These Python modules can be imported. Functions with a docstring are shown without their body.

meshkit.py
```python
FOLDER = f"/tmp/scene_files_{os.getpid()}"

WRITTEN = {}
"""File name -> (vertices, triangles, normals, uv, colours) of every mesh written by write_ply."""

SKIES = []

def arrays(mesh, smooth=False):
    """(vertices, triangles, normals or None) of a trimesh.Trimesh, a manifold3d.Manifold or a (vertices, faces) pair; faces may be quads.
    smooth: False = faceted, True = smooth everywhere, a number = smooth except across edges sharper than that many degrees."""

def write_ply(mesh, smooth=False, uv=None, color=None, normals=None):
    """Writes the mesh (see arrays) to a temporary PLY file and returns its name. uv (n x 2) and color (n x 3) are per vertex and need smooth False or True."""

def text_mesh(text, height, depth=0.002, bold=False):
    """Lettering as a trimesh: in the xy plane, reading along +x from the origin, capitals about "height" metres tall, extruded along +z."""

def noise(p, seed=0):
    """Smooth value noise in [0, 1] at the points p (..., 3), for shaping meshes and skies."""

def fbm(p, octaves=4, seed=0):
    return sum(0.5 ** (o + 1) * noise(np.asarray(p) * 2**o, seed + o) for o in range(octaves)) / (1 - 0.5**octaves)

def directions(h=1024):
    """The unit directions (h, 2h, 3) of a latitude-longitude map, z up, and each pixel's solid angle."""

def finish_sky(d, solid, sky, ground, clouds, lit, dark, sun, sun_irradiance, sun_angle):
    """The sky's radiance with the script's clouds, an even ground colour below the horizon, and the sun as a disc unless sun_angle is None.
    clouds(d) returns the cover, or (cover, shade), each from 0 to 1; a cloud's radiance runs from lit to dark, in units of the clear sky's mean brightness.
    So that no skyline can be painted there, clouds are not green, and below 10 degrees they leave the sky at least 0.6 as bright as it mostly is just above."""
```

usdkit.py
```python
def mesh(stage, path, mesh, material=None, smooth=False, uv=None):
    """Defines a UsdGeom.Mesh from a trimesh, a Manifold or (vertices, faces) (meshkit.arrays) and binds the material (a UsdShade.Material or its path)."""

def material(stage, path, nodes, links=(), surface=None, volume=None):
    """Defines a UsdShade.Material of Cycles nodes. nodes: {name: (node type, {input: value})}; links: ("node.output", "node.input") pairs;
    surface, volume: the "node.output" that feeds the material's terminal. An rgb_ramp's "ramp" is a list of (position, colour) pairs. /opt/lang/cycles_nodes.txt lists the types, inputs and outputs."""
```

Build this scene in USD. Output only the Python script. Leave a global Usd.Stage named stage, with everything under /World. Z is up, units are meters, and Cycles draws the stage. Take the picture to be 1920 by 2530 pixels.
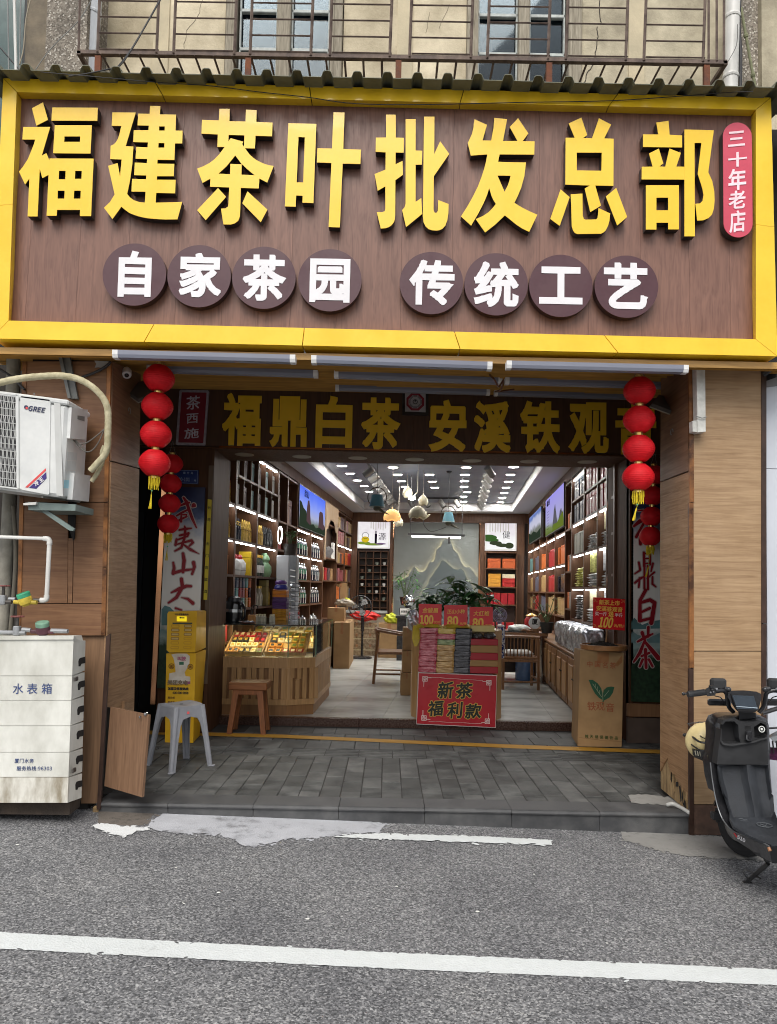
import math,random,glob
import numpy as np,trimesh,usdkit
from pxr import Usd,UsdGeom,UsdLux,UsdShade,Gf,Sdf,Vt
from shapely.geometry import Polygon,MultiPolygon,Point,box as sbox
from shapely.ops import unary_union
from shapely import affinity
stage=Usd.Stage.CreateInMemory()
UsdGeom.SetStageUpAxis(stage,'Z')
UsdGeom.SetStageMetersPerUnit(stage,1.0)
UsdGeom.Xform.Define(stage,'/World')
UsdGeom.Scope.Define(stage,'/World/Looks')
rnd=random.Random(7)
CAM=np.array([0.0,0.0,1.31]);FPX=1774.0;CX,CY=960.0,1369.0
PITCH,ROLL=math.radians(2.8),0.0195
_f=np.array([0,math.cos(PITCH),math.sin(PITCH)])
_u0=np.array([0,-math.sin(PITCH),math.cos(PITCH)]);_r0=np.array([1.0,0,0])
_r=_r0*math.cos(ROLL)+_u0*math.sin(ROLL);_u=_u0*math.cos(ROLL)-_r0*math.sin(ROLL)
cam=UsdGeom.Camera.Define(stage,'/World/camera')
m4=np.eye(4);m4[0,:3],m4[1,:3],m4[2,:3],m4[3,:3]=_r,_u,-_f,CAM
cam.AddTransformOp().Set(Gf.Matrix4d(*m4 .ravel().tolist()))
cam.CreateHorizontalApertureAttr(36.0);cam.CreateVerticalApertureAttr(36.0*1024/777)
cam.CreateFocalLengthAttr(36.0*FPX/1920)
cam.CreateVerticalApertureOffsetAttr((CY-1265.0)*36.0/1920)
cam.CreateExposureAttr(0.70)
SUN_EL,SUN_AZ=math.radians(52),math.radians(190)
SUN_STRENGTH,SKY_STRENGTH=0.34,0.10
sd=np.array([math.sin(SUN_AZ)*math.cos(SUN_EL),math.cos(SUN_AZ)*math.cos(SUN_EL),math.sin(SUN_EL)])
sun=UsdLux.DistantLight.Define(stage,'/World/sun')
sun.CreateIntensityAttr(SUN_STRENGTH);sun.CreateAngleAttr(38.0);sun.CreateNormalizeAttr(True);sun.CreateColorAttr(Gf.Vec3f(1.0,0.955,0.89))
sz=sd;sx=np.cross([0,0,1.0],sz);sx/=np.linalg.norm(sx);sy=np.cross(sz,sx)
ms=np.eye(4);ms[0,:3],ms[1,:3],ms[2,:3]=sx,sy,sz
sun.AddTransformOp().Set(Gf.Matrix4d(*ms.ravel().tolist()))
sky=UsdLux.DomeLight.Define(stage,'/World/sky')
usdkit.material(stage,'/World/Looks/sky_air',{'s':('sky_texture',{'sky_type':'single_scattering','sun_disc':False,'sun_elevation':SUN_EL,'sun_rotation':SUN_AZ,'aerosol_density':3.0,'air_density':1.0}),'hs':('hsv',{'saturation':0.28,'value':1.0}),'b':('background_shader',{'strength':SKY_STRENGTH})},[('s.color','hs.color'),('hs.color','b.color')],surface='b.background')
UsdShade.MaterialBindingAPI.Apply(sky.GetPrim()).Bind(UsdShade.Material.Get(stage,'/World/Looks/sky_air'))
sky.GetPrim().SetCustomDataByKey('kind','structure')
def ray(u,v):
 d=_f+_r*((u-CX)/FPX)-_u*((v-CY)/FPX)
 return d
def P(u,v,Y):
 d=ray(u,v);return CAM+d*(Y/d[1])
def H(u,v,z):
 d=ray(u,v);return CAM+d*((z-CAM[2])/d[2])
def PL(u,v,p0,n):
 d=ray(u,v);n=np.asarray(n,float);return CAM+d*(np.dot(np.asarray(p0)-CAM,n)/np.dot(d,n))
RZ0,RSL=-0.087,-0.0195
def road_z(x):return RZ0+RSL*x
def R(u,v,lift=0.0):return PL(u,v,[0,0,RZ0+lift],[-RSL,0,1])
TH=math.radians(5.57);IA=np.array([math.cos(TH),-math.sin(TH),0]);ID=np.array([math.sin(TH),math.cos(TH),0])
def I(s,t,z):return IA*s+ID*t+np.array([0,0,z])
def IS(u,v,s):
 p=PL(u,v,IA*s,IA);return float(p@ID),float(p[2])
def IT(u,v,t):
 p=PL(u,v,ID*t,ID);return float(p@IA),float(p[2])
def IH(u,v,z):
 p=H(u,v,z);return float(p@IA),float(p@ID)
MI=np.eye(4);MI[:3,0],MI[:3,1]=IA,ID
def C(r,g,b,k=1.0):
 f=lambda c:(c/12.92 if c<=0.04045 else((c+0.055)/1.055)**2.4)
 return tuple(min(0.95,k*f(x/255.0))for x in(r,g,b))
MATS={}
def mul(c,k):return tuple(max(0.0,min(1.0,x*k))for x in c)
def M(name,c=None,rough=0.5,var=0.14,sc=9.0,metal=0.0,spec=0.5,bump=0.0,bsc=60.0,st=(1,1,1),coat=0.0,c2=None,emit=0.0,ecol=None,trans=0.0,lo=0.35,hi=0.68,det=5.0,rvar=0.12,rand=0.0,sub=0.0):
 if name in MATS:return MATS[name]
 n={'g':('geometry',{}),'mp':('mapping',{'scale':st}),'n':('noise_texture',{'scale':sc,'detail':det,'roughness':0.62}),'r':('rgb_ramp',{'ramp':[(lo,mul(c,1-var)),(hi,c2 if c2 else mul(c,1+var))]}),'rr':('map_range',{'from_min':0.3,'from_max':0.7,'to_min':max(0.02,rough-rvar),'to_max':min(1,rough+rvar)}),'p':('principled_bsdf',{'metallic':metal,'specular_ior_level':spec,'coat_weight':coat,'transmission_weight':trans,'emission_strength':emit})}
 if ecol:n['p'][1]['emission_color']=ecol
 if sub:n['p'][1].update({'subsurface_weight':sub,'subsurface_scale':0.02})
 l=[('g.position','mp.vector'),('mp.vector','n.vector'),('n.fac','r.fac'),('n.fac','rr.value'),('rr.result','p.roughness')]
 col='r.color'
 if rand:
  n['oi']=('object_info',{});n['ri']=('map_range',{'to_min':1-rand,'to_max':1+rand});n['hv']=('hsv',{})
  l+=[('oi.random','ri.value'),('ri.result','hv.value'),(col,'hv.color')];col='hv.color'
 l.append((col,'p.base_color'))
 if bump:
  n['bn']=('noise_texture',{'scale':bsc,'detail':4.0,'roughness':0.65});n['b']=('bump',{'strength':bump,'distance':0.01})
  l+=[('mp.vector','bn.vector'),('bn.fac','b.height'),('b.normal','p.normal')]
 MATS[name]=usdkit.material(stage,'/World/Looks/'+name,n,l,surface='p.BSDF')
 return MATS[name]
def WOOD(name,dark,light,axis='x',sc=5.0,stretch=14.0,rough=0.5,dist=0.6,rand=0.10,bump=0.12,coat=0.0,fine=1.0,spec=0.4,dirt=None):
 """Grain drawn out along one axis: broad figure, fine pores and a tone of its own for every piece."""
 if name in MATS:return MATS[name]
 s=[stretch,stretch,stretch];s['xyz'.index(axis)]=1.0
 n={'g':('geometry',{}),'oi':('object_info',{}),'off':('vector_math',{'math_type':'scale','scale':13.7}),'cx':('combine_xyz',{}),'add':('vector_math',{'math_type':'add'}),'mp':('mapping',{'scale':tuple(s)}),'n':('noise_texture',{'scale':sc,'detail':6.0,'roughness':0.6,'distortion':dist}),'mf':('mapping',{'scale':tuple(v*(6 if v>1 else 1.6)for v in s)}),'nf':('noise_texture',{'scale':sc*1.3,'detail':3.0,'roughness':0.7}),'mx':('mix_float',{'fac':0.34*fine}),'r':('rgb_ramp',{'ramp':[(0.30,dark),(0.47,tuple((a+b)/2 for a,b in zip(dark,light))),(0.66,light)]}),'ri':('map_range',{'to_min':1-rand,'to_max':1+rand}),'hv':('hsv',{}),'rr':('map_range',{'from_min':0.3,'from_max':0.7,'to_min':rough+0.1,'to_max':max(0.05,rough-0.1)}),'b':('bump',{'strength':bump,'distance':0.004}),'p':('principled_bsdf',{'specular_ior_level':spec,'coat_weight':coat,'coat_roughness':0.2})}
 l=[('oi.random','cx.x'),('oi.random','cx.z'),('cx.vector','off.vector1'),('g.position','add.vector1'),('off.vector','add.vector2'),('add.vector','mp.vector'),('mp.vector','n.vector'),('add.vector','mf.vector'),('mf.vector','nf.vector'),('n.fac','mx.a'),('nf.fac','mx.b'),('mx.result','r.fac'),('oi.random','ri.value'),('ri.result','hv.value'),('r.color','hv.color'),('mx.result','rr.value'),('rr.result','p.roughness'),('mx.result','b.height'),('b.normal','p.normal')]
 col='hv.color'
 if dirt:
  n['dn']=('noise_texture',{'scale':2.3,'detail':6.0,'roughness':0.7});n['dr']=('rgb_ramp',{'ramp':[(0.42,(1,1,1)),(0.72,dirt)]})
  n['dm']=('mix_color',{'blend_type':'multiply','fac':1.0});l+=[('g.position','dn.vector'),('dn.fac','dr.fac'),(col,'dm.a'),('dr.color','dm.b')];col='dm.result'
 l.append((col,'p.base_color'))
 MATS[name]=usdkit.material(stage,'/World/Looks/'+name,n,l,surface='p.BSDF');return MATS[name]
def EMIT(name,c,s):
 if name not in MATS:
  MATS[name]=usdkit.material(stage,'/World/Looks/'+name,{'e':('emission',{'color':c,'strength':s})},[],surface='e.emission')
 return MATS[name]
def GLASS(name,tint=(1,1,1),rough=0.02,spec=1.0):
 if name not in MATS:
  MATS[name]=usdkit.material(stage,'/World/Looks/'+name,{'t':('transparent_bsdf',{'color':tint}),'g':('glossy_bsdf',{'color':(spec,)*3,'roughness':rough,'distribution':'ggx'}),'f':('fresnel',{'IOR':1.5}),'m':('mix_closure',{})},[('f.fac','m.fac'),('t.BSDF','m.closure1'),('g.BSDF','m.closure2')],surface='m.closure')
 return MATS[name]
USED={}
def numbered(parent,name):
 k=(parent,name);USED[k]=USED.get(k,-1)+1
 return name if USED[k]==0 else '%s_%03d'%(name,USED[k])
def tagp(prim,label=None,cat=None,group=None,kind=None):
 for k,v in(('label',label),('category',cat),('group',group),('kind',kind)):
  if v:prim.SetCustomDataByKey(k,v)
class Thing:
 def __init__(s,name,label=None,cat=None,loc=(0,0,0),group=None,kind=None,rz=0.0,rxyz=None):
  s.kind_name=name;s.path='/World/'+numbered('/World',name);s.x=UsdGeom.Xform.Define(stage,s.path);s.prim=s.x.GetPrim()
  s.loc=np.asarray(loc,float);s.label,s.cat,s.group=label,cat,group
  s.x.AddTranslateOp().Set(Gf.Vec3d(*s.loc.tolist()))
  if rz:s.x.AddRotateZOp().Set(math.degrees(rz))
  if rxyz is not None:s.x.AddRotateXYZOp().Set(Gf.Vec3f(*[float(a)for a in rxyz]))
  s.local=bool(rz)or rxyz is not None
  tagp(s.prim,label,cat,group,kind)
 def part(s,name,mesh,mat,parent=None,smooth=False,label=None,kind=None,local=False):
  base=parent or s.path;path=base+'/'+numbered(base,name)
  mesh=cat_(mesh);v=np.asarray(mesh.vertices)-(0 if(local or s.local)else s.loc)
  usdkit.mesh(stage,path,trimesh.Trimesh(v,mesh.faces,process=False),mat,smooth=smooth)
  tagp(stage.GetPrimAtPath(path),label,None,None,kind)
  return path
 def copy(s,loc,rz=0.0,label=None,group=None,rxyz=None,scale=None):
  path='/World/'+numbered('/World',s.kind_name);x=UsdGeom.Xform.Define(stage,path)
  p=x.GetPrim();p.GetReferences().AddInternalReference(s.path)
  x.ClearXformOpOrder()
  ops=[x.AddTranslateOp(opSuffix='at')];ops[0].Set(Gf.Vec3d(*[float(a)for a in loc]))
  o=x.AddRotateXYZOp(opSuffix='turn');o.Set(Gf.Vec3f(*[float(a)for a in(rxyz or(0,0,math.degrees(rz)))]));ops.append(o)
  if scale:o=x.AddScaleOp(opSuffix='size');o.Set(Gf.Vec3f(*[float(a)for a in scale]));ops.append(o)
  x.SetXformOpOrder(ops)
  tagp(p,label or s.label,s.cat,group or s.group);p.SetInstanceable(True)
  return p
def single(name,mesh,mat,label,cat,group=None,kind=None,smooth=False):
 path='/World/'+numbered('/World',name);mesh=cat_(mesh)
 v=np.asarray(mesh.vertices);c=np.array([v[:,0].mean(),v[:,1].mean(),v[:,2].min()])
 g=usdkit.mesh(stage,path,trimesh.Trimesh(v-c,mesh.faces,process=False),mat,smooth=smooth)
 UsdGeom.Xformable(g).AddTranslateOp().Set(Gf.Vec3d(*c.tolist()))
 tagp(stage.GetPrimAtPath(path),label,cat,group,kind);return path
def struct(name,mesh,mat,smooth=False,kind='structure',label=None):
 path='/World/'+numbered('/World',name);usdkit.mesh(stage,path,cat_(mesh),mat,smooth=smooth)
 tagp(stage.GetPrimAtPath(path),label,None,None,kind);return path
def subpart(parent,name,mesh,mat,smooth=False,label=None,kind=None):
 path=parent+'/'+numbered(parent,name);usdkit.mesh(stage,path,cat_(mesh),mat,smooth=smooth);tagp(stage.GetPrimAtPath(path),label,None,None,kind);return path
def cat_(m):return trimesh.util.concatenate(list(m))if isinstance(m,(list,tuple))else m
def box(x0,x1,y0,y1,z0,z1):
 b=trimesh.creation.box([abs(x1-x0),abs(y1-y0),abs(z1-z0)]);b.apply_translation([(x0+x1)/2,(y0+y1)/2,(z0+z1)/2]);return b
def cbox(x0,x1,y0,y1,z0,z1,c=0.006):
 """a box with its edges taken off"""
 lo=np.array([min(x0,x1),min(y0,y1),min(z0,z1)]);hi=np.array([max(x0,x1),max(y0,y1),max(z0,z1)]);c=min(c,0.45*float((hi-lo).min()))
 pts=[]
 for i in range(8):
  k=np.array([(i>>j)&1 for j in range(3)]);p=np.where(k,hi,lo)
  for a in range(3):
   q=p-np.where(k,c,-c);q[a]=p[a];pts.append(q)
 return trimesh.convex.convex_hull(np.array(pts))
def hull(pts):return trimesh.convex.convex_hull(np.asarray(pts,float))
def slab(pts,vec):
 """a plate: front outline pts (any simple polygon, planar), thickness vec"""
 pts=np.asarray(pts,float);vec=np.asarray(vec,float);n=len(pts)
 c=pts.mean(0);e=pts[1]-pts[0];nn=np.zeros(3)
 for i in range(n):nn+=np.cross(pts[i]-c,pts[(i+1)%n]-c)
 nn/=np.linalg.norm(nn);ex=e/np.linalg.norm(e);ey=np.cross(nn,ex)
 p2=np.stack([(pts-c)@ex,(pts-c)@ey],1)
 v2,f=trimesh.creation.triangulate_polygon(Polygon(p2).buffer(0)if n<3 else Polygon(p2),engine='earcut')
 top=c+v2[:,:1]*ex+v2[:,1:2]*ey;bot=top+vec;k=len(top)
 F=[f if nn@vec<0 else f[:,::-1],(f[:,::-1]if nn@vec<0 else f)+k]
 ring=np.array([int(np.argmin(((top-p)**2).sum(1)))for p in pts]);nx=np.roll(ring,-1)
 q=np.concatenate([np.stack([ring,nx,nx+k],1),np.stack([ring,nx+k,ring+k],1)])
 F.append(q[:,::-1]if nn@vec<0 else q)
 m=trimesh.Trimesh(np.vstack([top,bot]),np.vstack(F),process=False)
 return m
def pxpoly(pts,Y,org=(0,0),s=1.0):
 return Polygon([(lambda p:(p[0],p[2]))(P(org[0]+x/s,org[1]+y/s,Y))for x,y in pts]).buffer(0)
def ext(poly,Yf,depth):
 """a flat shape in the x-z plane, its front at y = Yf, running back by depth"""
 ms=[]
 for g in getattr(poly,'geoms',[poly]):
  if g.is_empty or g.area<1e-9 or g.geom_type!='Polygon':continue
  ms.append(trimesh.creation.extrude_polygon(g,depth,engine='earcut'))
 m=trimesh.util.concatenate(ms);v=m.vertices
 return trimesh.Trimesh(np.stack([v[:,0],Yf+depth-v[:,2],v[:,1]],1),m.faces,process=False)
def plan(poly,z0,z1):
 ms=[trimesh.creation.extrude_polygon(g,z1-z0,engine='earcut')for g in getattr(poly,'geoms',[poly])]
 m=trimesh.util.concatenate(ms);m.apply_translation([0,0,z0]);return m
def tube(pts,r,n=8,closed=False,cap=True):
 pts=np.asarray(pts,float);k=len(pts);r=np.broadcast_to(np.asarray(r,float),(k,))
 t=np.gradient(pts,axis=0)if not closed else np.roll(pts,-1,0)-np.roll(pts,1,0)
 t/=np.maximum(np.linalg.norm(t,axis=1,keepdims=True),1e-9)
 a=np.cross(t[0],[0,0,1.0]);a=a if np.linalg.norm(a)>1e-3 else np.cross(t[0],[1.0,0,0]);a/=np.linalg.norm(a)
 rings=[]
 for i in range(k):
  a=a-t[i]*(a@t[i]);a/=max(np.linalg.norm(a),1e-9);b=np.cross(t[i],a)
  ang=np.linspace(0,2*np.pi,n,endpoint=False)
  rings.append(pts[i]+r[i]*(np.cos(ang)[:,None]*a+np.sin(ang)[:,None]*b))
 return skin(rings,cap=cap and not closed,loop=closed)
def skin(rings,cap=True,loop=False):
 rings=[np.asarray(x,float)for x in rings];k,n=len(rings),len(rings[0]);V=np.vstack(rings);F=[]
 for i in range(k if loop else k-1):
  a,b=i*n,((i+1)%k)*n
  for j in range(n):
   j2=(j+1)%n;F+=[[a+j,a+j2,b+j2],[a+j,b+j2,b+j]]
 if cap:
  V=np.vstack([V,rings[0].mean(0),rings[-1].mean(0)])
  for j in range(n):
   j2=(j+1)%n;F+=[[k*n,j2,j],[k*n+1,(k-1)*n+j,(k-1)*n+j2]]
 m=trimesh.Trimesh(V,F,process=False)
 if m.volume<0:m.invert()
 return m
def smooth_path(pts,n=6):
 pts=np.asarray(pts,float);p=np.vstack([2*pts[0]-pts[1],pts,2*pts[-1]-pts[-2]]);out=[]
 for i in range(1,len(p)-2):
  for t in np.linspace(0,1,n,endpoint=False):
   a,b,c,d=p[i-1],p[i],p[i+1],p[i+2]
   out.append(0.5*(2*b+(c-a)*t+(2*a-5*b+4*c-d)*t*t+(3*b-a-3*c+d)*t**3))
 out.append(p[-2]);return np.array(out)
def lathe(prof,n=18,at=(0,0,0),axis=None):
 """profile of (radius, height) turned about z, or about any axis"""
 ang=np.linspace(0,2*np.pi,n,endpoint=False)
 m=skin([np.stack([max(r,1e-4)*np.cos(ang),max(r,1e-4)*np.sin(ang),np.full(n,z)],1)for r,z in prof])
 if axis is not None:m.apply_transform(trimesh.geometry.align_vectors([0,0,1],np.asarray(axis,float)/np.linalg.norm(axis)))
 m.apply_translation(at);return m
def cyl(p0,p1,r,n=12):return tube([p0,p1],r,n)
def ball(c,r,sub=2,s=(1,1,1)):
 b=trimesh.creation.icosphere(sub,1.0);b.vertices=b.vertices*(np.asarray(s)*r)+np.asarray(c);return b
def moved(m,T):
 m=m.copy();m.apply_transform(T);return m
def rotz(a,at=(0,0,0)):return trimesh.transformations.rotation_matrix(a,[0,0,1],at)
def rot(a,ax,at=(0,0,0)):return trimesh.transformations.rotation_matrix(a,ax,at)
def tl(v):return trimesh.transformations.translation_matrix(v)
from PIL import Image,ImageDraw,ImageFont
_FONT=ImageFont.truetype(glob.glob('/opt/blender-*/*/datafiles/fonts/Noto Sans CJK*')[0],120)
_G={}
def glyph(ch,fat=0.0,mitre=True):
 """outline of a character, em = 1, baseline at 0"""
 if(ch,fat)in _G:return _G[ch,fat]
 x0,y0,x1,y1=_FONT.getbbox(ch,anchor='ls')
 im=Image.new('L',(max(1,x1-x0)+8,max(1,y1-y0)+8));ImageDraw.Draw(im).text((4-x0,4-y0),ch,255,_FONT,anchor='ls')
 on=np.pad(np.asarray(im)>127,((0,0),(1,1))).astype(np.int8)
 rows,st=np.nonzero(np.diff(on,axis=1)==1);en=np.nonzero(np.diff(on,axis=1)==-1)[1]
 g=unary_union([sbox(a,-r-1,b,-r)for a,b,r in zip(st,en,rows)]).buffer(0.6).buffer(-0.6).simplify(0.8)
 g=affinity.affine_transform(g,[1/120,0,0,1/120,(x0-4)/120,(4-y0)/120])
 if fat:g=g.buffer(fat,join_style=2 if mitre else 1,mitre_limit=2.0).simplify(0.004)
 _G[ch,fat]=g;return g
def fit(g,x0,y0,x1,y1):
 a,b,c,d=g.bounds;return affinity.translate(affinity.scale(g,(x1-x0)/(c-a),(y1-y0)/(d-b),origin=(a,b)),x0-a,y0-b)
def line_of(text,size,fat=0.0,gap=0.0,slant=0.0,narrow=1.0):
 x,out=0.0,[]
 for ch in text:
  if ch!=' ':
   g=glyph(ch,fat);out.append(affinity.translate(g,x,0))
  x+=(_FONT.getlength(ch)/120)+gap
 g=affinity.scale(unary_union(out),size*narrow,size,origin=(0,0))
 return affinity.skew(g,xs=slant,origin=(0,0))if slant else g
def flat(poly,o,right,up,depth=0.0015,lift=0.001):
 """the shape laid on a surface at o, standing off by lift, depth thick"""
 ms=[trimesh.creation.extrude_polygon(g,depth,engine='earcut')for g in getattr(poly,'geoms',[poly])if g.geom_type=='Polygon' and g.area>1e-9]
 m=trimesh.util.concatenate(ms);r=np.asarray(right,float);u=np.asarray(up,float);r=r/np.linalg.norm(r);u=u/np.linalg.norm(u);nn=np.cross(r,u)
 T=np.eye(4);T[:3,0],T[:3,1],T[:3,2],T[:3,3]=r,u,nn,np.asarray(o,float)+nn*lift
 m.apply_transform(T);return m
def words(text,o,size,right=(1,0,0),up=(0,0,1),fat=0.02,centre=True,depth=0.0015,lift=0.001,gap=0.0,slant=0.0,narrow=1.0):
 g=line_of(text,size,fat,gap,slant,narrow);a,b,c,d=g.bounds
 if centre:g=affinity.translate(g,-(a+c)/2,-(b+d)/2)
 return flat(g,o,right,up,depth,lift)
def brush(strokes):
 """strokes of (x, y, width) points -> outline"""
 parts=[]
 for st in strokes:
  d=[Point(x,y).buffer(w/2,5)for x,y,w in st]
  parts+=[d[i].union(d[i+1]).convex_hull for i in range(len(d)-1)]
 return unary_union(parts)
def to_plane(g,Y,org,s):
 from shapely import transform
 def f(a):return np.array([(lambda p:(p[0],p[2]))(P(org[0]+x/s,org[1]+y/s,Y))for x,y in a])
 return transform(g,f).buffer(0)
def jag(pts,step,amp,r,close=True):
 """an outline with a worn, uneven edge"""
 pts=[np.asarray(p,float)for p in pts];out=[]
 for i in range(len(pts)if close else len(pts)-1):
  a,b=pts[i],pts[(i+1)%len(pts)];L=np.linalg.norm(b-a);n=max(1,int(L/step))
  for k in range(n):
   q=a+(b-a)*(k/n);out.append(q+np.array([r.uniform(-amp,amp)for _ in range(len(q))])*(0 if k==0 else 1))
 return out
# ================================================================ the street and the pavement
r1=random.Random(11)
usdkit.material(stage,'/World/Looks/asphalt',{'g':('geometry',{}),'v':('voronoi_texture',{'scale':150.0,'randomness':1.0}),'v2':('voronoi_texture',{'scale':78.0}),'n':('noise_texture',{'scale':1.1,'detail':7.0,'roughness':0.66}),'n2':('noise_texture',{'scale':62.0,'detail':4.0,'roughness':0.75}),'sp':('separate_color',{}),'r1':('rgb_ramp',{'ramp':[(0.05,(0.085,0.087,0.090)),(0.45,(0.19,0.192,0.197)),(0.80,(0.29,0.29,0.295)),(0.98,(0.46,0.46,0.455))]}),'rp':('rgb_ramp',{'ramp':[(0.30,(0.66,0.66,0.68)),(0.42,(0.86,0.86,0.87)),(0.52,(1,1,1)),(0.70,(1.12,1.11,1.09))]}),'rn':('rgb_ramp',{'ramp':[(0.34,(0.66,0.66,0.67)),(0.62,(1,1,1))]}),'m1':('mix_color',{'blend_type':'multiply','fac':1.0}),'m2':('mix_color',{'blend_type':'multiply','fac':1.0}),'b':('bump',{'strength':0.7,'distance':0.006}),'b2':('bump',{'strength':0.5,'distance':0.008}),'p':('principled_bsdf',{'roughness':0.86,'specular_ior_level':0.35})},[('g.position','v.vector'),('g.position','v2.vector'),('g.position','n.vector'),('g.position','n2.vector'),('v.color','sp.color'),('sp.r','r1.fac'),('n.fac','rp.fac'),('n2.fac','rn.fac'),('r1.color','m1.a'),('rp.color','m1.b'),('m1.result','m2.a'),('rn.color','m2.b'),('m2.result','p.base_color'),('v2.distance','b.height'),('n2.fac','b2.height'),('b.normal','b2.normal'),('b2.normal','p.normal')],surface='p.BSDF')
ASPH='/World/Looks/asphalt'
gx,gy=np.linspace(-40,40,41),np.concatenate([np.linspace(-60,0,7),np.linspace(0.5,4.5,17),[5.2]])
gv=np.array([[x,y,road_z(x)]for y in gy for x in gx]);nx_=len(gx)
gf=[[j*nx_+i,j*nx_+i+1,(j+1)*nx_+i+1,(j+1)*nx_+i]for j in range(len(gy)-1)for i in range(nx_-1)]
struct('road',trimesh.Trimesh(*[(lambda a:a)(x)for x in(gv,np.vstack([np.array(gf)[:,[0,1,2]],np.array(gf)[:,[0,2,3]]]))],process=False),ASPH)
def sheet(pts3):
 pts3=np.asarray(pts3);v2,f=trimesh.creation.triangulate_polygon(Polygon(pts3[:,:2]).buffer(0),engine='earcut')
 def lift(p):return[p[0],p[1],road_z(p[0])]
 z=pts3[:,2]-np.array([road_z(x)for x in pts3[:,0]])
 v=np.array([[p[0],p[1],road_z(p[0])+z.mean()]for p in v2]);m=trimesh.Trimesh(v,f,process=False)
 if m.face_normals[0][2]<0:m.invert()
 return m
def road_patch(px,lift,step,amp,bits=0):
 g=Polygon(jag(px,step,amp,r1)).buffer(0)
 if bits:
  ln_=g.exterior
  for k in range(bits):
   p=ln_.interpolate(r1 .random(),normalized=True);e=affinity.scale(Point(p.x+r1 .gauss(0,5),p.y+r1 .gauss(0,2.5)).buffer(1,3),r1 .uniform(1.5,9),r1 .uniform(0.6,2.4));e=affinity.rotate(e,r1 .uniform(-20,20))
   g=g.difference(e)if r1 .random()<0.55 else g.union(e)
  g=g.simplify(0.25)
 return cat_([sheet([R(u,v,lift)for u,v in list(q.exterior.coords)[:-1]])for q in getattr(g,'geoms',[g])if q.area>1.5])
def worn(name,c,rough,chips,sc=26.0,under=(0.085,0.086,0.088)):
 if name in MATS:return MATS[name]
 MATS[name]=usdkit.material(stage,'/World/Looks/'+name,{'g':('geometry',{}),'n':('noise_texture',{'scale':sc,'detail':7.0,'roughness':0.72}),'k':('noise_texture',{'scale':3.0,'detail':5.0,'roughness':0.7}),'v':('voronoi_texture',{'scale':120.0}),'ad':('math',{'math_type':'multiply_add','value2':0.55}),'r':('rgb_ramp',{'ramp':[(chips,under),(chips+0.06,mul(c,0.72)),(chips+0.16,mul(c,0.95)),(1.0,mul(c,1.05))]}),'b':('bump',{'strength':0.45,'distance':0.004}),'p':('principled_bsdf',{'roughness':rough})},[('g.position','n.vector'),('g.position','k.vector'),('g.position','v.vector'),('k.fac','ad.value1'),('n.fac','ad.value3'),('ad.value','r.fac'),('r.color','p.base_color'),('v.distance','b.height'),('b.normal','p.normal')],surface='p.BSDF')
 return MATS[name]
LINE=worn('road_paint',(0.66,0.69,0.685),0.62,0.46);CEM=worn('cement_smear',(0.47,0.48,0.51),0.8,0.60,9.0,(0.24,0.24,0.25));CEM2=worn('old_concrete',(0.27,0.265,0.25),0.88,0.54,16.0,(0.14,0.14,0.135))
MUD=worn('dirt',(0.15,0.13,0.11),0.9,0.60,18.0,(0.06,0.055,0.05));PAINT2=worn('thick_paint',(0.74,0.76,0.76),0.6,0.50,20.0,(0.20,0.20,0.20))
k3=0.57176
def z3(pts):return[(x*k3,1940+y*k3)for x,y in pts]
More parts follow.
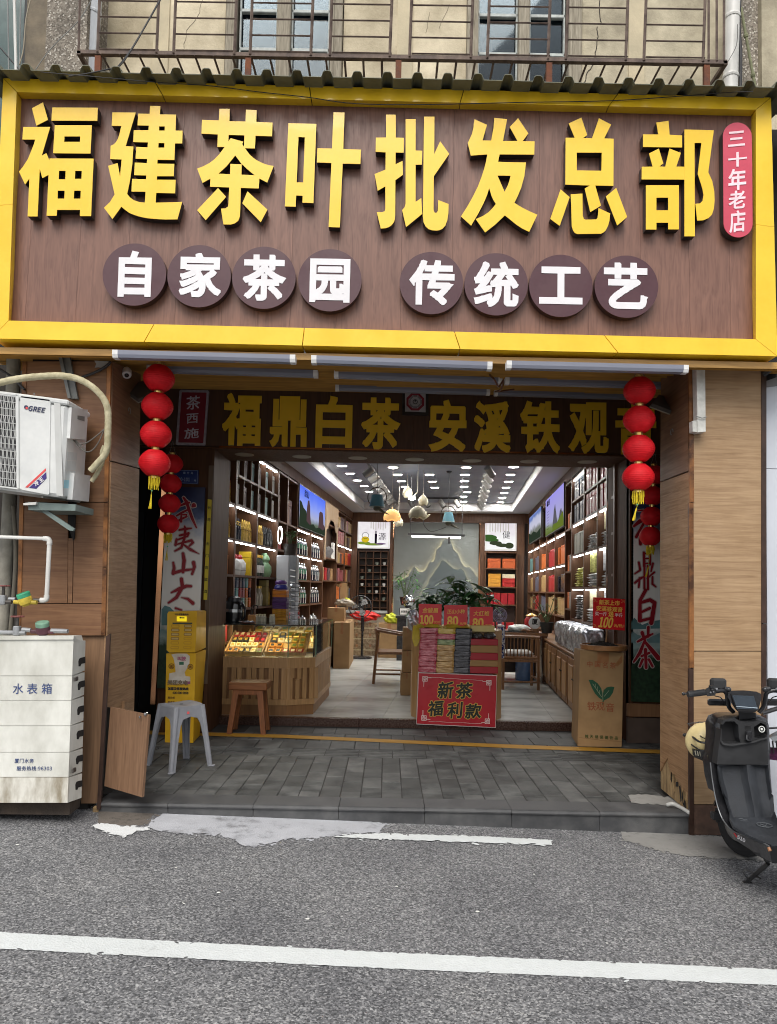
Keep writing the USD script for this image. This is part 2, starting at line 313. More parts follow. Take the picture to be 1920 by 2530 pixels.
def z4(pts):return[(960+x*k3,1940+y*k3)for x,y in pts]
struct('dirt_patch',road_patch(z3([(425,92),(560,92),(700,100),(660,130),(640,170),(560,175),(425,168)]),0.0015,6,1.8,60),MUD)
struct('cement_patch',road_patch(z3([(636,185),(650,160),(700,125),(770,98),(860,97),(1000,100),(1150,116),(1400,116),(1560,140),(1672,165),(1640,200),(1500,213),(1380,225),(1240,232),(1130,262),(1060,263),(1000,232),(930,210),(800,205),(700,200)]),0.003,8,2.2,190),CEM)
struct('concrete_patch',road_patch(z4([(1000,192),(1290,206),(1440,222),(1700,300),(1700,330),(1590,322),(1350,315),(1180,287),(1080,255),(1010,232)]),0.003,7,1.8,150),CEM2)
struct('road_line',road_patch([(-120,2298),(0,2303),(960,2353),(1920,2395),(2050,2401),(2050,2440),(1920,2434),(960,2393),(0,2344),(-120,2338)],0.003,9,0.9,110),LINE)
struct('road_line',road_patch(z4([(-240,222),(-150,212),(0,208),(390,221),(700,235),(708,259),(390,247),(0,233),(-160,228)]),0.006,8,1.2,60),LINE)
struct('paint_splash',road_patch(z3([(400,172),(440,163),(520,176),(640,182),(640,194),(590,196),(570,212),(540,221),(470,210),(450,196),(410,184)]),0.006,6,1.6,40),PAINT2)
lit=[tl(np.array(R(u,v,0.004)))for u,v in[(43,2087),(435,2143),(455,2232),(452,2229),(600,2120),(1290,2032),(1544,2090),(1320,2160),(540,2205),(1180,2252),(760,2270),(1500,2330),(980,2190)]]
for T in lit:
 b=ball((0,0,0),0.003+0.003*r1 .random(),1,(1.5,1,0.4));struct('litter_scrap',moved(b,T),M('scrap_white',(0.7,0.7,0.66),0.7),kind='stuff')
STONE=M('kerb_stone',C(66,67,69),0.6,0.26,7.0,bump=0.25,bsc=220,rand=0.10,c2=C(86,86,86));STONE_DK=M('kerb_face',C(88,86,84),0.7,0.28,6.0,bump=0.3,bsc=150,rand=0.10)
PAVE=M('paver_stone',C(66,67,66),0.66,0.34,6.0,bump=0.35,bsc=160,rand=0.30,c2=C(100,100,98));JOINT=M('paver_joint',C(54,52,50),0.9,0.3,30.0,bump=0.4,bsc=120)
KY0,KY1=4.36,4.57
kl,kr=P(238,1972,KY0)[0],P(1706,2009,KY0)[0]
pv=Thing('pavement',kind='structure')
pv.part('bed',[box(-2.6,2.6,KY1-0.004,6.95,-0.28,-0.006),box(-3.2,2.6,6.0,9,-0.28,-0.012)],JOINT)
kb=Thing('kerb',kind='structure');jx=[kl]+[P(u,1990,KY0)[0]for u in(414,625,837,1050,1265,1483)]+[kr]
for a,b in zip(jx[:-1],jx[1:]):
 dz=r1 .uniform(-0.002,0.002);a2,b2=a+0.0015,b-0.0015
 prof=[(KY0+0.012,-0.36),(KY0+0.012,-0.022),(KY0+0.002,-0.018),(KY0,-0.010),(KY0+0.006,0.002),(KY0+0.02,0.005),(KY1,0.003),(KY1,-0.36)]
 top=skin([np.array([[x,y,z+dz]for y,z in prof])for x in(a2,b2)]);kb.part('kerb_stone',top,STONE)
def paver(x0,x1,y0,y1,ridged=0,along='x'):
 g=0.0032;dz=r1 .uniform(-0.003,0.0024);z=0.0+dz
 x0,x1,y0,y1=x0+g,x1-g,y0+g,y1-g
 if not ridged:return cbox(x0,x1,y0,y1,-0.02,z,0.0025)
 ms=[box(x0,x1,y0,y1,-0.02,z-0.007)];w=(y1-y0)/ridged
 for k in range(ridged):ms.append(box(x0,x1,y0+w*(k+0.16),y0+w*(k+0.70),z-0.0075,z))
 return cat_(ms)
cw,n_p=0.131,0
x=-1.98
col=0
while x<2.02:
 y=KY1+0.002-(0.125 if col%2 else 0.0);k=0
 while y<5.62:
  y0,y1=max(y,KY1+0.002),min(y+0.25,5.655)
  if y1-y0>0.03:
   u_=960+FPX*x/y0
   if not(x<-1.72 and y0<4.85)and not(x+cw>1.86 and y0<4.85):
    fine=(k==(1 if col%2 else 0))and r1 .random()<0.8
    pv.part('paver',paver(x,x+cw,y0,y1,9 if fine else 0),PAVE);n_p+=1
  y+=0.25;k+=1
 x+=cw;col+=1
x=-2.35
while x<2.3:
 pv.part('grooved_paver',paver(x,x+0.268,5.66,5.93,5),PAVE);x+=0.268
for j in range(3):
 x=-2.3+(j%2)*0.10
 while x<2.35:
  if not(j==2 and x<-1.3):pv.part('small_paver',paver(x,x+0.205,5.935+j*0.30,5.935+j*0.30+0.298),PAVE)
  x+=0.205
yl=[H(u,v,0.004)for u,v in[(330,1804),(700,1815),(1010,1829),(1300,1841),(1640,1853),(1640,1862),(1300,1850),(1010,1837),(700,1823),(330,1813)]]
yl=np.array(yl);v2,f2=trimesh.creation.triangulate_polygon(Polygon(yl[:,:2]),engine='earcut');yt=trimesh.Trimesh(np.c_[v2,np.full(len(v2),0.004)],f2,process=False)
if yt.face_normals[0][2]<0:yt.invert()
struct('boundary_line',yt,worn('ochre_paint',C(178,132,40),0.7,0.40,20.0,C(95,85,65)))
cp=[H(u,v,0.006)for u,v in jag([(1552,1965),(1600,1963),(1668,1972),(1700,1984),(1702,1998),(1640,1990),(1560,1984)],8,2,r1)]
v2,f2=trimesh.creation.triangulate_polygon(Polygon(np.array(cp)[:,:2]).buffer(0),engine='earcut');ct=trimesh.Trimesh(np.c_[v2,np.full(len(v2),0.0075)],f2,process=False)
if ct.face_normals[0][2]<0:ct.invert()
struct('mortar_patch',ct,CEM2)
# ================================================================ the old building above
PLASTER=M('plaster',C(188,174,144),0.88,0.26,2.4,bump=0.35,bsc=60,c2=C(224,212,184),det=9.0);PLASTER_G=M('plaster_grey',C(170,160,136),0.9,0.28,3.5,bump=0.35,bsc=60,c2=C(204,194,168),det=9.0)
usdkit.material(stage,'/World/Looks/pebbledash',{'g':('geometry',{}),'v':('voronoi_texture',{'scale':105.0}),'n':('noise_texture',{'scale':3.0,'detail':6.0}),'s':('separate_color',{}),'r':('rgb_ramp',{'ramp':[(0.0,(0.13,0.11,0.085)),(0.55,(0.27,0.235,0.19)),(0.88,(0.36,0.32,0.26)),(0.96,(0.66,0.62,0.54))]}),'rn':('rgb_ramp',{'ramp':[(0.35,(0.6,0.6,0.6)),(0.6,(1,1,1))]}),'m':('mix_color',{'blend_type':'multiply','fac':1.0}),'b':('bump',{'strength':0.5,'distance':0.004}),'p':('principled_bsdf',{'roughness':0.85})},[('g.position','v.vector'),('g.position','n.vector'),('v.color','s.color'),('s.g','r.fac'),('n.fac','rn.fac'),('r.color','m.a'),('rn.color','m.b'),('m.result','p.base_color'),('v.distance','b.height'),('b.normal','p.normal')],surface='p.BSDF')
PEB='/World/Looks/pebbledash'
WY=4.95
ab=Thing('apartment_building','old plastered building front with wooden windows above the shop sign','building',(0,WY,3.6))
def pxrect(u0,v0,u1,v1,Y):a,b=P(u0,(v0+v1)/2,Y),P(u1,(v0+v1)/2,Y);c,d=P((u0+u1)/2,v0,Y),P((u0+u1)/2,v1,Y);return a[0],b[0],d[2],c[2]
Z0,Z1=4.05,7.2
win=[(555,848),(1152,1438)]
edges=[P(250,120,WY)[0],P(win[0][0],120,WY)[0],P(win[0][1],120,WY)[0],P(win[1][0],120,WY)[0],P(win[1][1],120,WY)[0],P(1800,120,WY)[0]]
for i in(0,2,4):ab.part('wall',box(edges[i],edges[i+1],WY,WY+0.30,Z0,Z1),PLASTER if i<4 else PLASTER_G)
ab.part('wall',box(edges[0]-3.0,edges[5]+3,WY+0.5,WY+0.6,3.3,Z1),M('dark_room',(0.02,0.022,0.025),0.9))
for i in(1,3):ab.part('wall',box(edges[i],edges[i+1],WY+0.02,WY+0.28,Z0-0.4,Z0+0.1),PLASTER)
for u in(398,1000,1572):x=P(u,120,WY)[0];ab.part('rendered_band',box(x-0.055,x+0.055,WY-0.012,WY+0.01,Z0,Z1),M('plaster_light',C(190,178,150),0.85,0.15,4.0,bump=0.2))
OLDW=WOOD('old_window_wood',C(96,88,74),C(168,160,142),'z',7.0,16.0,0.8,0.5,0.08,0.4);WGL=GLASS('old_window_glass',(0.62,0.72,0.78),0.03,0.42);SASH=M('sash_paint',C(176,182,178),0.6,0.25,20.0)
for(ua,ub),ins in zip(win,[((558,583),(589,684),(684,718),(718,813),(817,846)),((1153,1180),(1181,1280),(1280,1307),(1308,1398),(1402,1436))]):
 fr=[]
 for q in(0,2,4):a,b=P(ins[q][0],110,WY)[0],P(ins[q][1],110,WY)[0];fr.append(cbox(a,b,WY-0.03,WY+0.10,Z0,Z1,0.006));
 for q in(0,4):a,b=P(ins[q][0],110,WY)[0],P(ins[q][1],110,WY)[0];w_=(b-a)*0.3;fr.append(cbox(b-w_ if q==0 else a,b if q==0 else a+w_,WY-0.042,WY-0.02,Z0,Z1,0.004))
 w=ab.part('window',fr,OLDW)
 for q in(1,3):
  a,b=P(ins[q][0],110,WY)[0],P(ins[q][1],110,WY)[0]
  zz=[Z0]+[P(700,v,WY)[2]for v in(117,21)]+[P(700,-75,WY)[2],P(700,-170,WY)[2],Z1]
  if q:zz=[z+(0.01 if ua>1000 else 0)*0 for z in zz]
  for z0,z1 in zip(zz[:-1],zz[1:]):
   subpart(w,'pane',moved(box(a,b,WY+0.055,WY+0.059,z0,z1),tl([-0,-WY,-3.6])),WGL)
   subpart(w,'sash',moved(cat_([cbox(a,b,WY+0.02,WY+0.05,z0-0.012,z0+0.014,0.004)]),tl([-0,-WY,-3.6])),SASH)
  subpart(w,'sash',moved(cat_([cbox(a,a+0.012,WY+0.02,WY+0.05,Z0,Z1,0.003),cbox(b-0.012,b,WY+0.02,WY+0.05,Z0,Z1,0.003)]),tl([-0,-WY,-3.6])),SASH)
pa,pb,pc=P(62,120,4.75)[0],P(112,120,4.62)[0],P(205,120,4.62)[0]
ab.part('pebbledash_pier',[box(pb,pc+0.02,4.62,5.0,3.6,Z1)],PEB);ab.part('pebbledash_pier',[box(pa,pb,4.75,5.1,3.6,Z1)],M('pier_side',C(118,108,92),0.9,0.3,8.0,bump=0.4))
qa,qb,qc=P(1826,120,4.75)[0],P(1873,120,4.75)[0],P(2100,120,4.7)[0]
ab.part('pebbledash_pier',[box(qa,qb,4.75,5.1,3.6,Z1)],PEB);ab.part('wall',[box(qb,qc,4.70,5.1,3.6,Z1)],PLASTER_G)
CRK=M('crack_dark',(0.05,0.042,0.035),0.9)
for path in([(1482,0),(1481,40),(1486,55)],[(1476,66),(1478,90),(1471,130),(1466,160),(1452,180),(1443,205)],[(500,0),(488,40),(462,75),(455,120)],[(1110,10),(1085,70)],[(1062,30),(1052,82)]):
 w_=0.0035 if path[0][0]>1400 else 0.0012
 pp=smooth_path([P(u,v,WY-0.001)for u,v in path],4);pp[1:-1,0]+=np.array([r1 .uniform(-0.006,0.006)for _ in pp[1:-1]]);ab.part('crack',tube(pp,w_,5),CRK)
PVCW=M('white_pvc',C(205,204,198),0.42,0.10,3.0,c2=C(222,221,216));PVCG=M('grey_pvc',C(150,152,152),0.5,0.12,4.0)
def pipe_px(name,uvs,r,Y,mat,label,cat='pipe',clips=2,group=None):
 t=Thing(name,label,cat,P(uvs[-1][0],uvs[-1][1],Y),group=group);pts=[P(u,v,Y)for u,v in uvs];t.part('tube',tube(smooth_path(pts,3)if len(pts)>2 else pts,r,14),mat,smooth=40)
 for k in range(clips):
  a=pts[0]+(pts[-1]-pts[0])*(k+0.7)/clips;t.part('clip',lathe([(r+0.004,-0.012),(r+0.007,0),(r+0.004,0.012)],14,a,pts[-1]-pts[0]),mat)
pipe_px('rain_pipe',[(236,-80),(214,250)],0.056,4.72,M('silver_pipe',C(196,200,204),0.4,0.08,4.0),'silver grey rain pipe beside the left pebbledash pier')
pipe_px('rain_pipe',[(1812,-60),(1804,235)],0.048,4.68,PVCW,'white rain pipe on the right wall beyond the window cage')
pipe_px('moss_stained_pipe',[(1831,20),(1866,215)],0.009,4.66,M('mossy',C(120,122,92),0.8,0.3,20),'thin green stained pipe slanting down the right pebbledash pier')
pipe_px('cable_run',[(1830,-40),(1826,60),(1830,130),(1829,220)],0.011,4.66,M('black_rubber',(0.025,0.025,0.027),0.6),'black cable running down between white pipe and pebbledash','cable',0)
nw=Thing('neighbour_window','green glazed neighbour window with white bars at upper left','window',P(30,200,4.75))
nw.part('glass',box(-3.6,pa-0.03,4.85,4.86,3.9,7.0),M('green_glass',C(44,70,66),0.12,0.4,1.5,spec=0.8))
nw.part('frame',[cbox(P(60,100,4.8)[0],P(70,100,4.8)[0],4.78,4.9,3.9,7.0,0.005),cbox(-3.6,pa,4.8,4.88,4.12,4.17,0.004)],M('dark_frame',C(40,42,42),0.5))
for u0,u1 in((34,40),(18,22),(52,48)):nw.part('bar',tube([P(u0,-60,4.7),P(u1,190,4.7)],0.010 if u0==34 else 0.005,8),PVCW if u0==34 else M('bar_grey',C(120,122,120),0.5))
nw.part('bar',tube([P(-10,105,4.7),P(50,175,4.7)],0.006,6),M('dark_frame'))
RUST=M('rusty_iron',C(92,74,66),0.75,0.35,14.0,bump=0.2,c2=C(120,104,94));RUSTB=M('rust_brown',C(106,62,40),0.85,0.35,18.0,bump=0.3)
GY=4.30
cg=Thing('window_cage','rusty iron window cage with bar panels over the wooden windows','window grille',P(990,140,GY))
def bar(u0,v0,u1,v1,Y0=GY,Y1=GY,w=0.009):return tube([P(u0,v0,Y0),P(u1,v1,Y1)],w,4)
cg.part('bottom_rail',hull(np.vstack([P(u,v,GY)+np.array([0,dy,0])for u,v in((190,122),(190,131),(1797,147),(1797,157))for dy in(0,0.03)])),RUST)
for u in(246,392,434,584,623,773,820,968,1017,1168,1209,1359,1403,1551,1596,1742):cg.part('upright',bar(u+6,-150,u-5,128+(u-200)*0.0155,w=0.0095),RUST)
for u in(198,1748,1768,1786):cg.part('upright',bar(u+3,-150,u-4 if u<900 else u+3,126+(u-200)*0.0155,w=0.008),RUST)
pan=[(246,392),(434,584),(623,773),(820,968),(1017,1168),(1209,1359),(1403,1551),(1596,1742)]
for a,b in pan:
 for k in range(-3,3):
  v=41+40*k+(a-246)*0.0145;cg.part('crossbar',bar(a,v,b,v+(b-a)*0.016,w=0.0062),RUST)
u=249
while u<1735:
 a=P(u,130+(u-200)*0.0155,GY);cg.part('floor_bar',tube([a,[a[0],WY,a[2]+0.01]],0.0072,4),RUST);u+=46.3
for u in(194,1794):a=P(u,130+(u-200)*0.0155,GY);cg.part('floor_bar',hull(np.vstack([[a[0]+dx,y,a[2]+dz]for dx in(-0.012,0.012)for dz in(-0.01,0.014)for y in(GY,WY)])),RUST)
for u in(241,613,985,1358,1748):a=P(u,133+(u-200)*0.0155,GY);cg.part('post',box(a[0]-0.018,a[0]+0.018,GY+0.004,GY+0.028,4.05,a[2]-0.004),RUSTB)
BLK=M('black_rubber')
def wire(name,pts,r,mat,label,cat='wire'):single(name,tube(smooth_path(pts,6),r,6),mat,label,cat,smooth=True)
wire('hanging_wire',[P(402,-10,4.24),P(362,60,4.2),P(330,115,4.16),P(296,162,4.05),P(262,172,3.98),P(215,182,3.92),P(170,189,3.88)],0.004,BLK,'black wires hanging in front of the cage down to awning edge')
wire('hanging_wire',[P(394,0,4.25),P(350,78,4.2),P(318,130,4.15),P(292,163,4.05)],0.003,BLK,'thinner dark wire beside the black wires in front of the cage')
wire('slack_wire',[P(232,-10,4.5),P(195,50,4.5),P(140,105,4.5),P(110,140,4.5),P(88,172,4.5)],0.0025,M('bar_grey'),'thin grey wire across the left pebbledash pier')
wire('slack_wire',[P(100,178,3.87),P(240,190,3.87),P(385,203,4.05),P(520,212,4.08),P(640,227,4.09),P(760,240,4.09),P(880,256,4.09),P(1060,258,4.09),P(1280,253,4.09),P(1500,249,4.09),P(1660,239,4.08),P(1790,229,4.04),P(1860,226,3.9)],0.0024,BLK,'long black wire sagging along the top of yellow sign frame')
wire('slack_wire',[P(75,0,4.6),P(64,50,4.6),P(58,120,4.6),P(48,160,4.6)],0.004,M('wire_pale',C(150,140,120),0.6),'pale wire dropping beside the green neighbour window')
wire('slack_wire',[P(1822,60,4.6),P(1820,110,4.6),P(1800,150,4.6),P(1783,178,4.6)],0.002,BLK,'thin black wire hanging by the right white rain pipe')
# ================================================================ awning over the sign
AY0,AY1=3.985,4.36
zl,zr=P(0,172,AY0)[2],P(1920,216,AY0)[2];xl,xr=-2.75,2.75
xa_,xb_=P(0,172,AY0)[0],P(1920,216,AY0)[0]
def awz(x):return zl+(zr-zl)*(x-xa_)/(xb_-xa_)
AWN=M('awning_sheet',C(98,100,84),0.6,0.22,5.0,bump=0.15,c2=C(122,124,106));AWN2=M('awning_edge',C(70,70,60),0.6,0.2,5.0)
aw=Thing('corrugated_awning','grey green corrugated sheet awning along the sign top','awning',(0,AY0,zl))
rib=0.1735;sl=0.17
x=xl;sheets=[];cur=[]
off=P(62,170,AY0)[0]
xs_=[]
k0=int((xl-off)/rib)-1
for k in range(k0,k0+36):
 c=off+k*rib
 xs_+=[(c-0.034,0),(c-0.022,0.032),(c-0.012,0.037),(c+0.012,0.037),(c+0.022,0.032),(c+0.034,0)]
for sN in range(5):
 seg=xs_[sN*42:sN*42+43]
 if len(seg)<4:break
 th=0.0035;wob=r1 .uniform(-0.004,0.004)
 rings=[]
 for(px_,h)in seg:
  z=awz(px_)+h+wob*(0.5+0.5*math.sin(px_*3));rings.append(np.array([[px_,AY0,z],[px_,AY1,z+sl*(AY1-AY0)],[px_,AY1,z+sl*(AY1-AY0)+th],[px_,AY0,z+th]]))
 aw.part('sheet',skin(rings),AWN)
# ================================================================ the sign
SY,BY=4.10,4.165
YEL=M('sign_yellow',(0.88,0.555,0.018),0.30,0.05,3.0,coat=0.25,bump=0.04,bsc=25,c2=(0.92,0.60,0.025));YELD=M('sign_yellow_letter',(0.88,0.56,0.018),0.30,0.03,3.0,coat=0.35)
BLKP=M('letter_side_black',(0.016,0.015,0.014),0.35,0.2,6.0)
SIGNW=WOOD('sign_board_wood',C(96,66,57),C(137,101,86),'z',3.6,9.0,0.38,1.6,0.05,0.05)
sg=Thing('shop_sign','large brown shop sign with yellow frame and big yellow characters','shop sign',P(960,870,SY))
O_=dict(tl=(8,193),tr=(1905,241),bl=(-22,836),br=(1921,880));Mi=dict(tl=(41,227),tr=(1868,271),bl=(21,792),br=(1868,838));In=dict(tl=(50,241),tr=(1860,284),bl=(14,800),br=(1872,846))
def lerp(a,b,t):return(a[0]+(b[0]-a[0])*t,a[1]+(b[1]-a[1])*t)
def frame_seg(ao,bo,am,bm,ai,bi,cuts,name='frame_segment'):
 ts=[0]+cuts+[1]
 for t0,t1 in zip(ts[:-1],ts[1:]):
  e=0.0006;t0+=e;t1-=e
  q=[P(*lerp(ao,bo,t0),SY),P(*lerp(ao,bo,t1),SY),P(*lerp(am,bm,t1),SY),P(*lerp(am,bm,t0),SY),P(*lerp(ai,bi,t0),BY),P(*lerp(ai,bi,t1),BY)]
  back=np.array([0,0.16,0]);pts=np.vstack(q+[q[0]+back,q[1]+back,q[4]+[0,0.1,0],q[5]+[0,0.1,0]])
  sg.part(name,hull(pts),YEL)
fx=lambda us,a,b:[(u-a[0])/(b[0]-a[0])for u in us]
frame_seg(O_['tl'],O_['tr'],Mi['tl'],Mi['tr'],In['tl'],In['tr'],fx((383,764,1146,1527),O_['tl'],O_['tr']))
frame_seg(O_['bl'],O_['br'],Mi['bl'],Mi['br'],In['bl'],In['br'],fx((356,747,1137,1527),O_['bl'],O_['br']))
frame_seg(O_['tl'],O_['bl'],Mi['tl'],Mi['bl'],In['tl'],In['bl'],[0.49]);frame_seg(O_['tr'],O_['br'],Mi['tr'],Mi['br'],In['tr'],In['br'],[0.5])
cuts=[20,72,195,317,438,552,640,720,833,990,1115,1240,1330,1452,1580,1700,1800,1890]
for a,b in zip(cuts[:-1],cuts[1:]):
 t0,t1=(a-20)/1852,(b-20)/1852
 T0,T1=lerp((48,236),(1866,280),t0),lerp((48,236),(1866,280),t1);B0,B1=lerp((8,808),(1880,852),t0),lerp((8,808),(1880,852),t1)
 q=[P(*p,BY)for p in(T0,T1,B1,B0)];q[1][0]-=0.0012;q[2][0]-=0.0012
 sg.part('board_panel',slab(q,(0,0.02,0)),SIGNW)
sg.part('backing',slab([P(*p,BY+0.03)for p in((12,205),(1900,250),(1916,870),(-15,828))],(0,0.12,0)),M('dark_metal',(0.03,0.03,0.03),0.6))
LET={'fu':((40,240),6.913,[([(268,188),(457,88),(542,385),(345,485)],[]),([(120,508),(580,508),(435,1000),(515,955),(568,1085),(568,1046),(1322,1050),(1278,2030),(1088,2030),(1090,1925),(697,1925),(690,2025),(520,2025),(552,1325),(447,1382),(403,1225),(400,1240),(365,2035),(195,2035),(225,1385),(152,1490),(48,1272),(120,1180),(200,1055),(300,810),(325,722),(105,722)],[[(732,1257),(845,1257),(838,1402),(725,1402)],[(1008,1258),(1122,1258),(1115,1395),(1002,1395)],[(710,1597),(828,1597),(822,1733),(707,1733)],[(990,1597),(1105,1597),(1098,1733),(983,1733)]]),([(615,175),(1395,180),(1385,403),(603,400)],[]),([(660,477),(1293,477),(1268,962),(630,955)],[[(823,668),(1093,668),(1088,763),(818,763)]])]),'jian':((250,240),6.913,[([(190,258),(590,262),(418,835),(550,842),(530,1150),(490,1430),(443,1650),(490,1710),(560,1760),(650,1790),(745,1800),(758,1615),(518,1612),(528,1395),(765,1400),(770,1335),(562,1330),(575,1118),(780,1125),(785,1055),(588,1050),(600,848),(793,855),(800,770),(547,765),(558,562),(808,562),(815,485),(622,480),(632,280),(828,285),(835,148),(1010,150),(1003,292),(1280,297),(1270,570),(1390,572),(1383,788),(1262,788),(1250,1072),(962,1068),(958,1135),(1247,1140),(1240,1348),(955,1348),(950,1410),(1272,1412),(1262,1640),(940,1635),(930,1802),(1383,1788),(1303,2085),(1100,2088),(900,2078),(760,2062),(640,2035),(550,2005),(480,1975),(410,1925),(345,1870),(192,2080),(48,1888),(150,1790),(230,1660),(120,1172),(280,1125),(322,1360),(350,1062),(152,1055),(163,830),(215,805),(250,770),(285,710),(310,640),(345,490),(180,488)],[[(990,497),(1088,497),(1085,570),(988,570)],[(980,782),(1080,782),(1078,862),(975,862)]])]),'cha':((470,250),6.913,[([(498,130),(677,130),(668,340),(945,345),(952,145),(1135,150),(1128,352),(1407,365),(1397,597),(1115,590),(1105,805),(935,800),(1010,905),(1070,960),(1130,1003),(1200,1040),(1270,1070),(1345,1092),(1425,1105),(1315,1388),(1180,1320),(1172,1488),(865,1480),(850,1960),(820,2040),(760,2085),(690,2105),(567,2102),(525,1832),(600,1830),(645,1800),(655,1740),(665,1470),(337,1460),(345,1320),(210,1395),(120,1150),(220,1112),(330,1055),(420,985),(500,900),(590,780),(463,778),(472,565),(192,553),(202,318),(490,325)],[[(655,575),(925,580),(918,780),(888,730),(905,690),(690,630),(652,690)],[(770,925),(870,1060),(980,1165),(1100,1262),(875,1255),(880,1075),(685,1070),(680,1245),(480,1238),(620,1110)]]),([(475,1482),(612,1632),(265,2030),(118,1860)],[]),([(978,1538),(1318,1850),(1205,2065),(890,1742)],[])]),'ye':((680,260),6.913,[([(225,305),(703,318),(653,1670),(465,1662),(470,1545),(358,1540),(350,1732),(165,1725)],[[(397,540),(507,545),(478,1318),(367,1315)]]),([(995,118),(1185,122),(1163,745),(1468,758),(1455,1003),(1153,995),(1105,2085),(913,2078),(960,985),(712,975),(720,732),(970,738)],[])]),'pi':((900,270),6.913,[([(372,90),(540,92),(540,483),(678,487),(675,740),(538,735),(535,940),(655,880),(663,1115),(532,1210),(528,1820),(522,1880),(505,1930),(465,1980),(420,2010),(370,2028),(283,2035),(215,1755),(310,1755),(350,1740),(360,1700),(360,1315),(230,1390),(178,1105),(362,1030),(368,733),(195,725),(200,483),(372,480)],[]),([(708,165),(880,165),(878,703),(990,707),(985,945),(878,945),(878,1580),(975,1515),(990,1785),(715,2010),(648,1720),(690,1670),(707,1610)],[]),([(1022,125),(1200,125),(1195,765),(1297,545),(1452,760),(1190,1140),(1185,1720),(1200,1760),(1220,1770),(1240,1762),(1258,1730),(1262,1548),(1442,1618),(1436,1780),(1420,1890),(1385,1985),(1340,2035),(1290,2062),(1240,2070),(1160,2065),(1100,2045),(1050,2000),(1015,1930),(1002,1830)],[])]),'fa':((1120,270),6.913,[([(362,168),(577,265),(500,530),(648,533),(690,300),(700,145),(920,168),(850,540),(1098,540),(965,302),(1108,150),(1283,410),(1185,542),(1390,545),(1383,772),(793,768),(765,897),(1243,907),(1215,1140),(1160,1340),(1105,1475),(1045,1595),(1120,1645),(1200,1690),(1310,1745),(1437,1800),(1297,2092),(1180,2035),(1080,1970),(883,1810),(720,1965),(545,2102),(385,1875),(500,1825),(600,1760),(670,1690),(728,1615),(690,1555),(655,1480),(615,1345),(575,1470),(520,1600),(430,1775),(305,1985),(132,1828),(240,1660),(330,1500),(420,1320),(480,1160),(530,1010),(560,890),(583,770),(300,788),(248,575),(320,420),(345,310),(352,240)],[[(755,1130),(980,1135),(960,1215),(935,1290),(877,1408)]])]),'zong':((1340,270),6.913,[([(452,240),(668,140),(767,437),(700,490),(850,492),(968,152),(1177,260),(1058,495),(1220,503),(1215,1308),(905,1300),(1002,1645),(820,1755),(725,1352),(815,1300),(393,1285),(400,485),(555,487)],[[(590,738),(1018,740),(1010,1050),(590,1042)]]),([(313,1365),(468,1500),(298,1990),(137,1870)],[]),([(487,1450),(685,1440),(692,1820),(710,1870),(740,1885),(920,1880),(945,1850),(952,1800),(958,1685),(1160,1778),(1148,1900),(1125,1985),(1085,2065),(1050,2100),(1000,2125),(600,2130),(560,2112),(530,2075),(505,2000)],[]),([(1263,1342),(1450,1838),(1280,1982),(1087,1488)],[])]),'bu':((1560,270),5.247,[([(325,172),(483,148),(497,330),(658,337),(658,493),(152,487),(152,323),(350,325)],[]),([(230,572),(357,508),(415,700),(365,740),(440,745),(495,508),(643,565),(583,742),(688,745),(688,910),(135,907),(137,745),(278,743)],[]),([(190,983),(618,983),(618,1555),(478,1555),(478,1470),(325,1470),(325,1558),(190,1557)],[[(325,1145),(478,1145),(478,1308),(325,1308)]]),([(689,262),(1070,270),(998,815),(1050,930),(1075,1060),(1080,1180),(1070,1290),(1045,1365),(1000,1410),(930,1438),(855,1442),(832,1225),(890,1220),(925,1185),(937,1110),(925,1040),(905,970),(862,840),(885,640),(910,435),(820,435),(825,1645),(689,1645)],[])])}
LY=SY+0.006
for key,(org,s,polys)in LET.items():
 face=[]
 for outer,holes in polys:
  g=pxpoly(outer,LY,org,s)
  for h in holes:g=g.difference(pxpoly(h,LY,org,s))
  face.append(g)
 g=unary_union(face);lp=sg.part('letter',ext(g,LY,0.003),YELD)
 subpart(lp,'letter_side',moved(ext(g.buffer(-0.0004),LY+0.0032,0.046),tl(-sg.loc)),BLKP)
PUR=M('disc_maroon',C(70,30,38),0.34,0.06,4.0,coat=0.2);WHT=M('sign_white',C(226,224,226),0.45,0.04,6.0)
def glyph_px(ch,u0,v0,u1,v1,Y,fat=0.03):
 a,b=P(u0,v1,Y),P(u1,v0,Y);return fit(glyph(ch,fat),a[0],a[2],b[0],b[2])
DISC=[('自',332,678,290,620,376,733),('家',492,682,441,626,548,733),('茶',652,686,598,630,709,742),('园',815,692,764,640,866,746),('传',1066,699,1010,643,1124,752),('统',1226,702,1170,647,1283,757),('工',1386,706,1332,660,1440,750),('艺',1548,708,1492,650,1602,762)]
for ch,u,v,u0,v0,u1,v1 in DISC:
 c=P(u,v,LY);dp=sg.part('disc',ext(Point(c[0],c[2]).buffer(80/FPX*LY,24),LY,0.004),PUR)
 subpart(dp,'disc_side',moved(ext(Point(c[0],c[2]).buffer(79.5/FPX*LY,24),LY+0.0042,0.044),tl(-sg.loc)),M('disc_side_dark',C(40,24,26),0.4))
 subpart(dp,'character',moved(ext(glyph_px(ch,u0,v0,u1,v1,LY-0.003,0.034),LY-0.003,0.0028),tl(-sg.loc)),WHT)
a,b=P(1560+1376/5.247,270+352/5.247,LY),P(1560+1385/5.247,270+1475/5.247,LY);rr_=193/5.247/FPX*LY
from shapely.geometry import LineString
cap=LineString([(a[0],a[2]),(b[0],b[2])]).buffer(rr_,20);PINK=M('pill_red',C(200,66,88),0.36,0.05,3.0,coat=0.2)
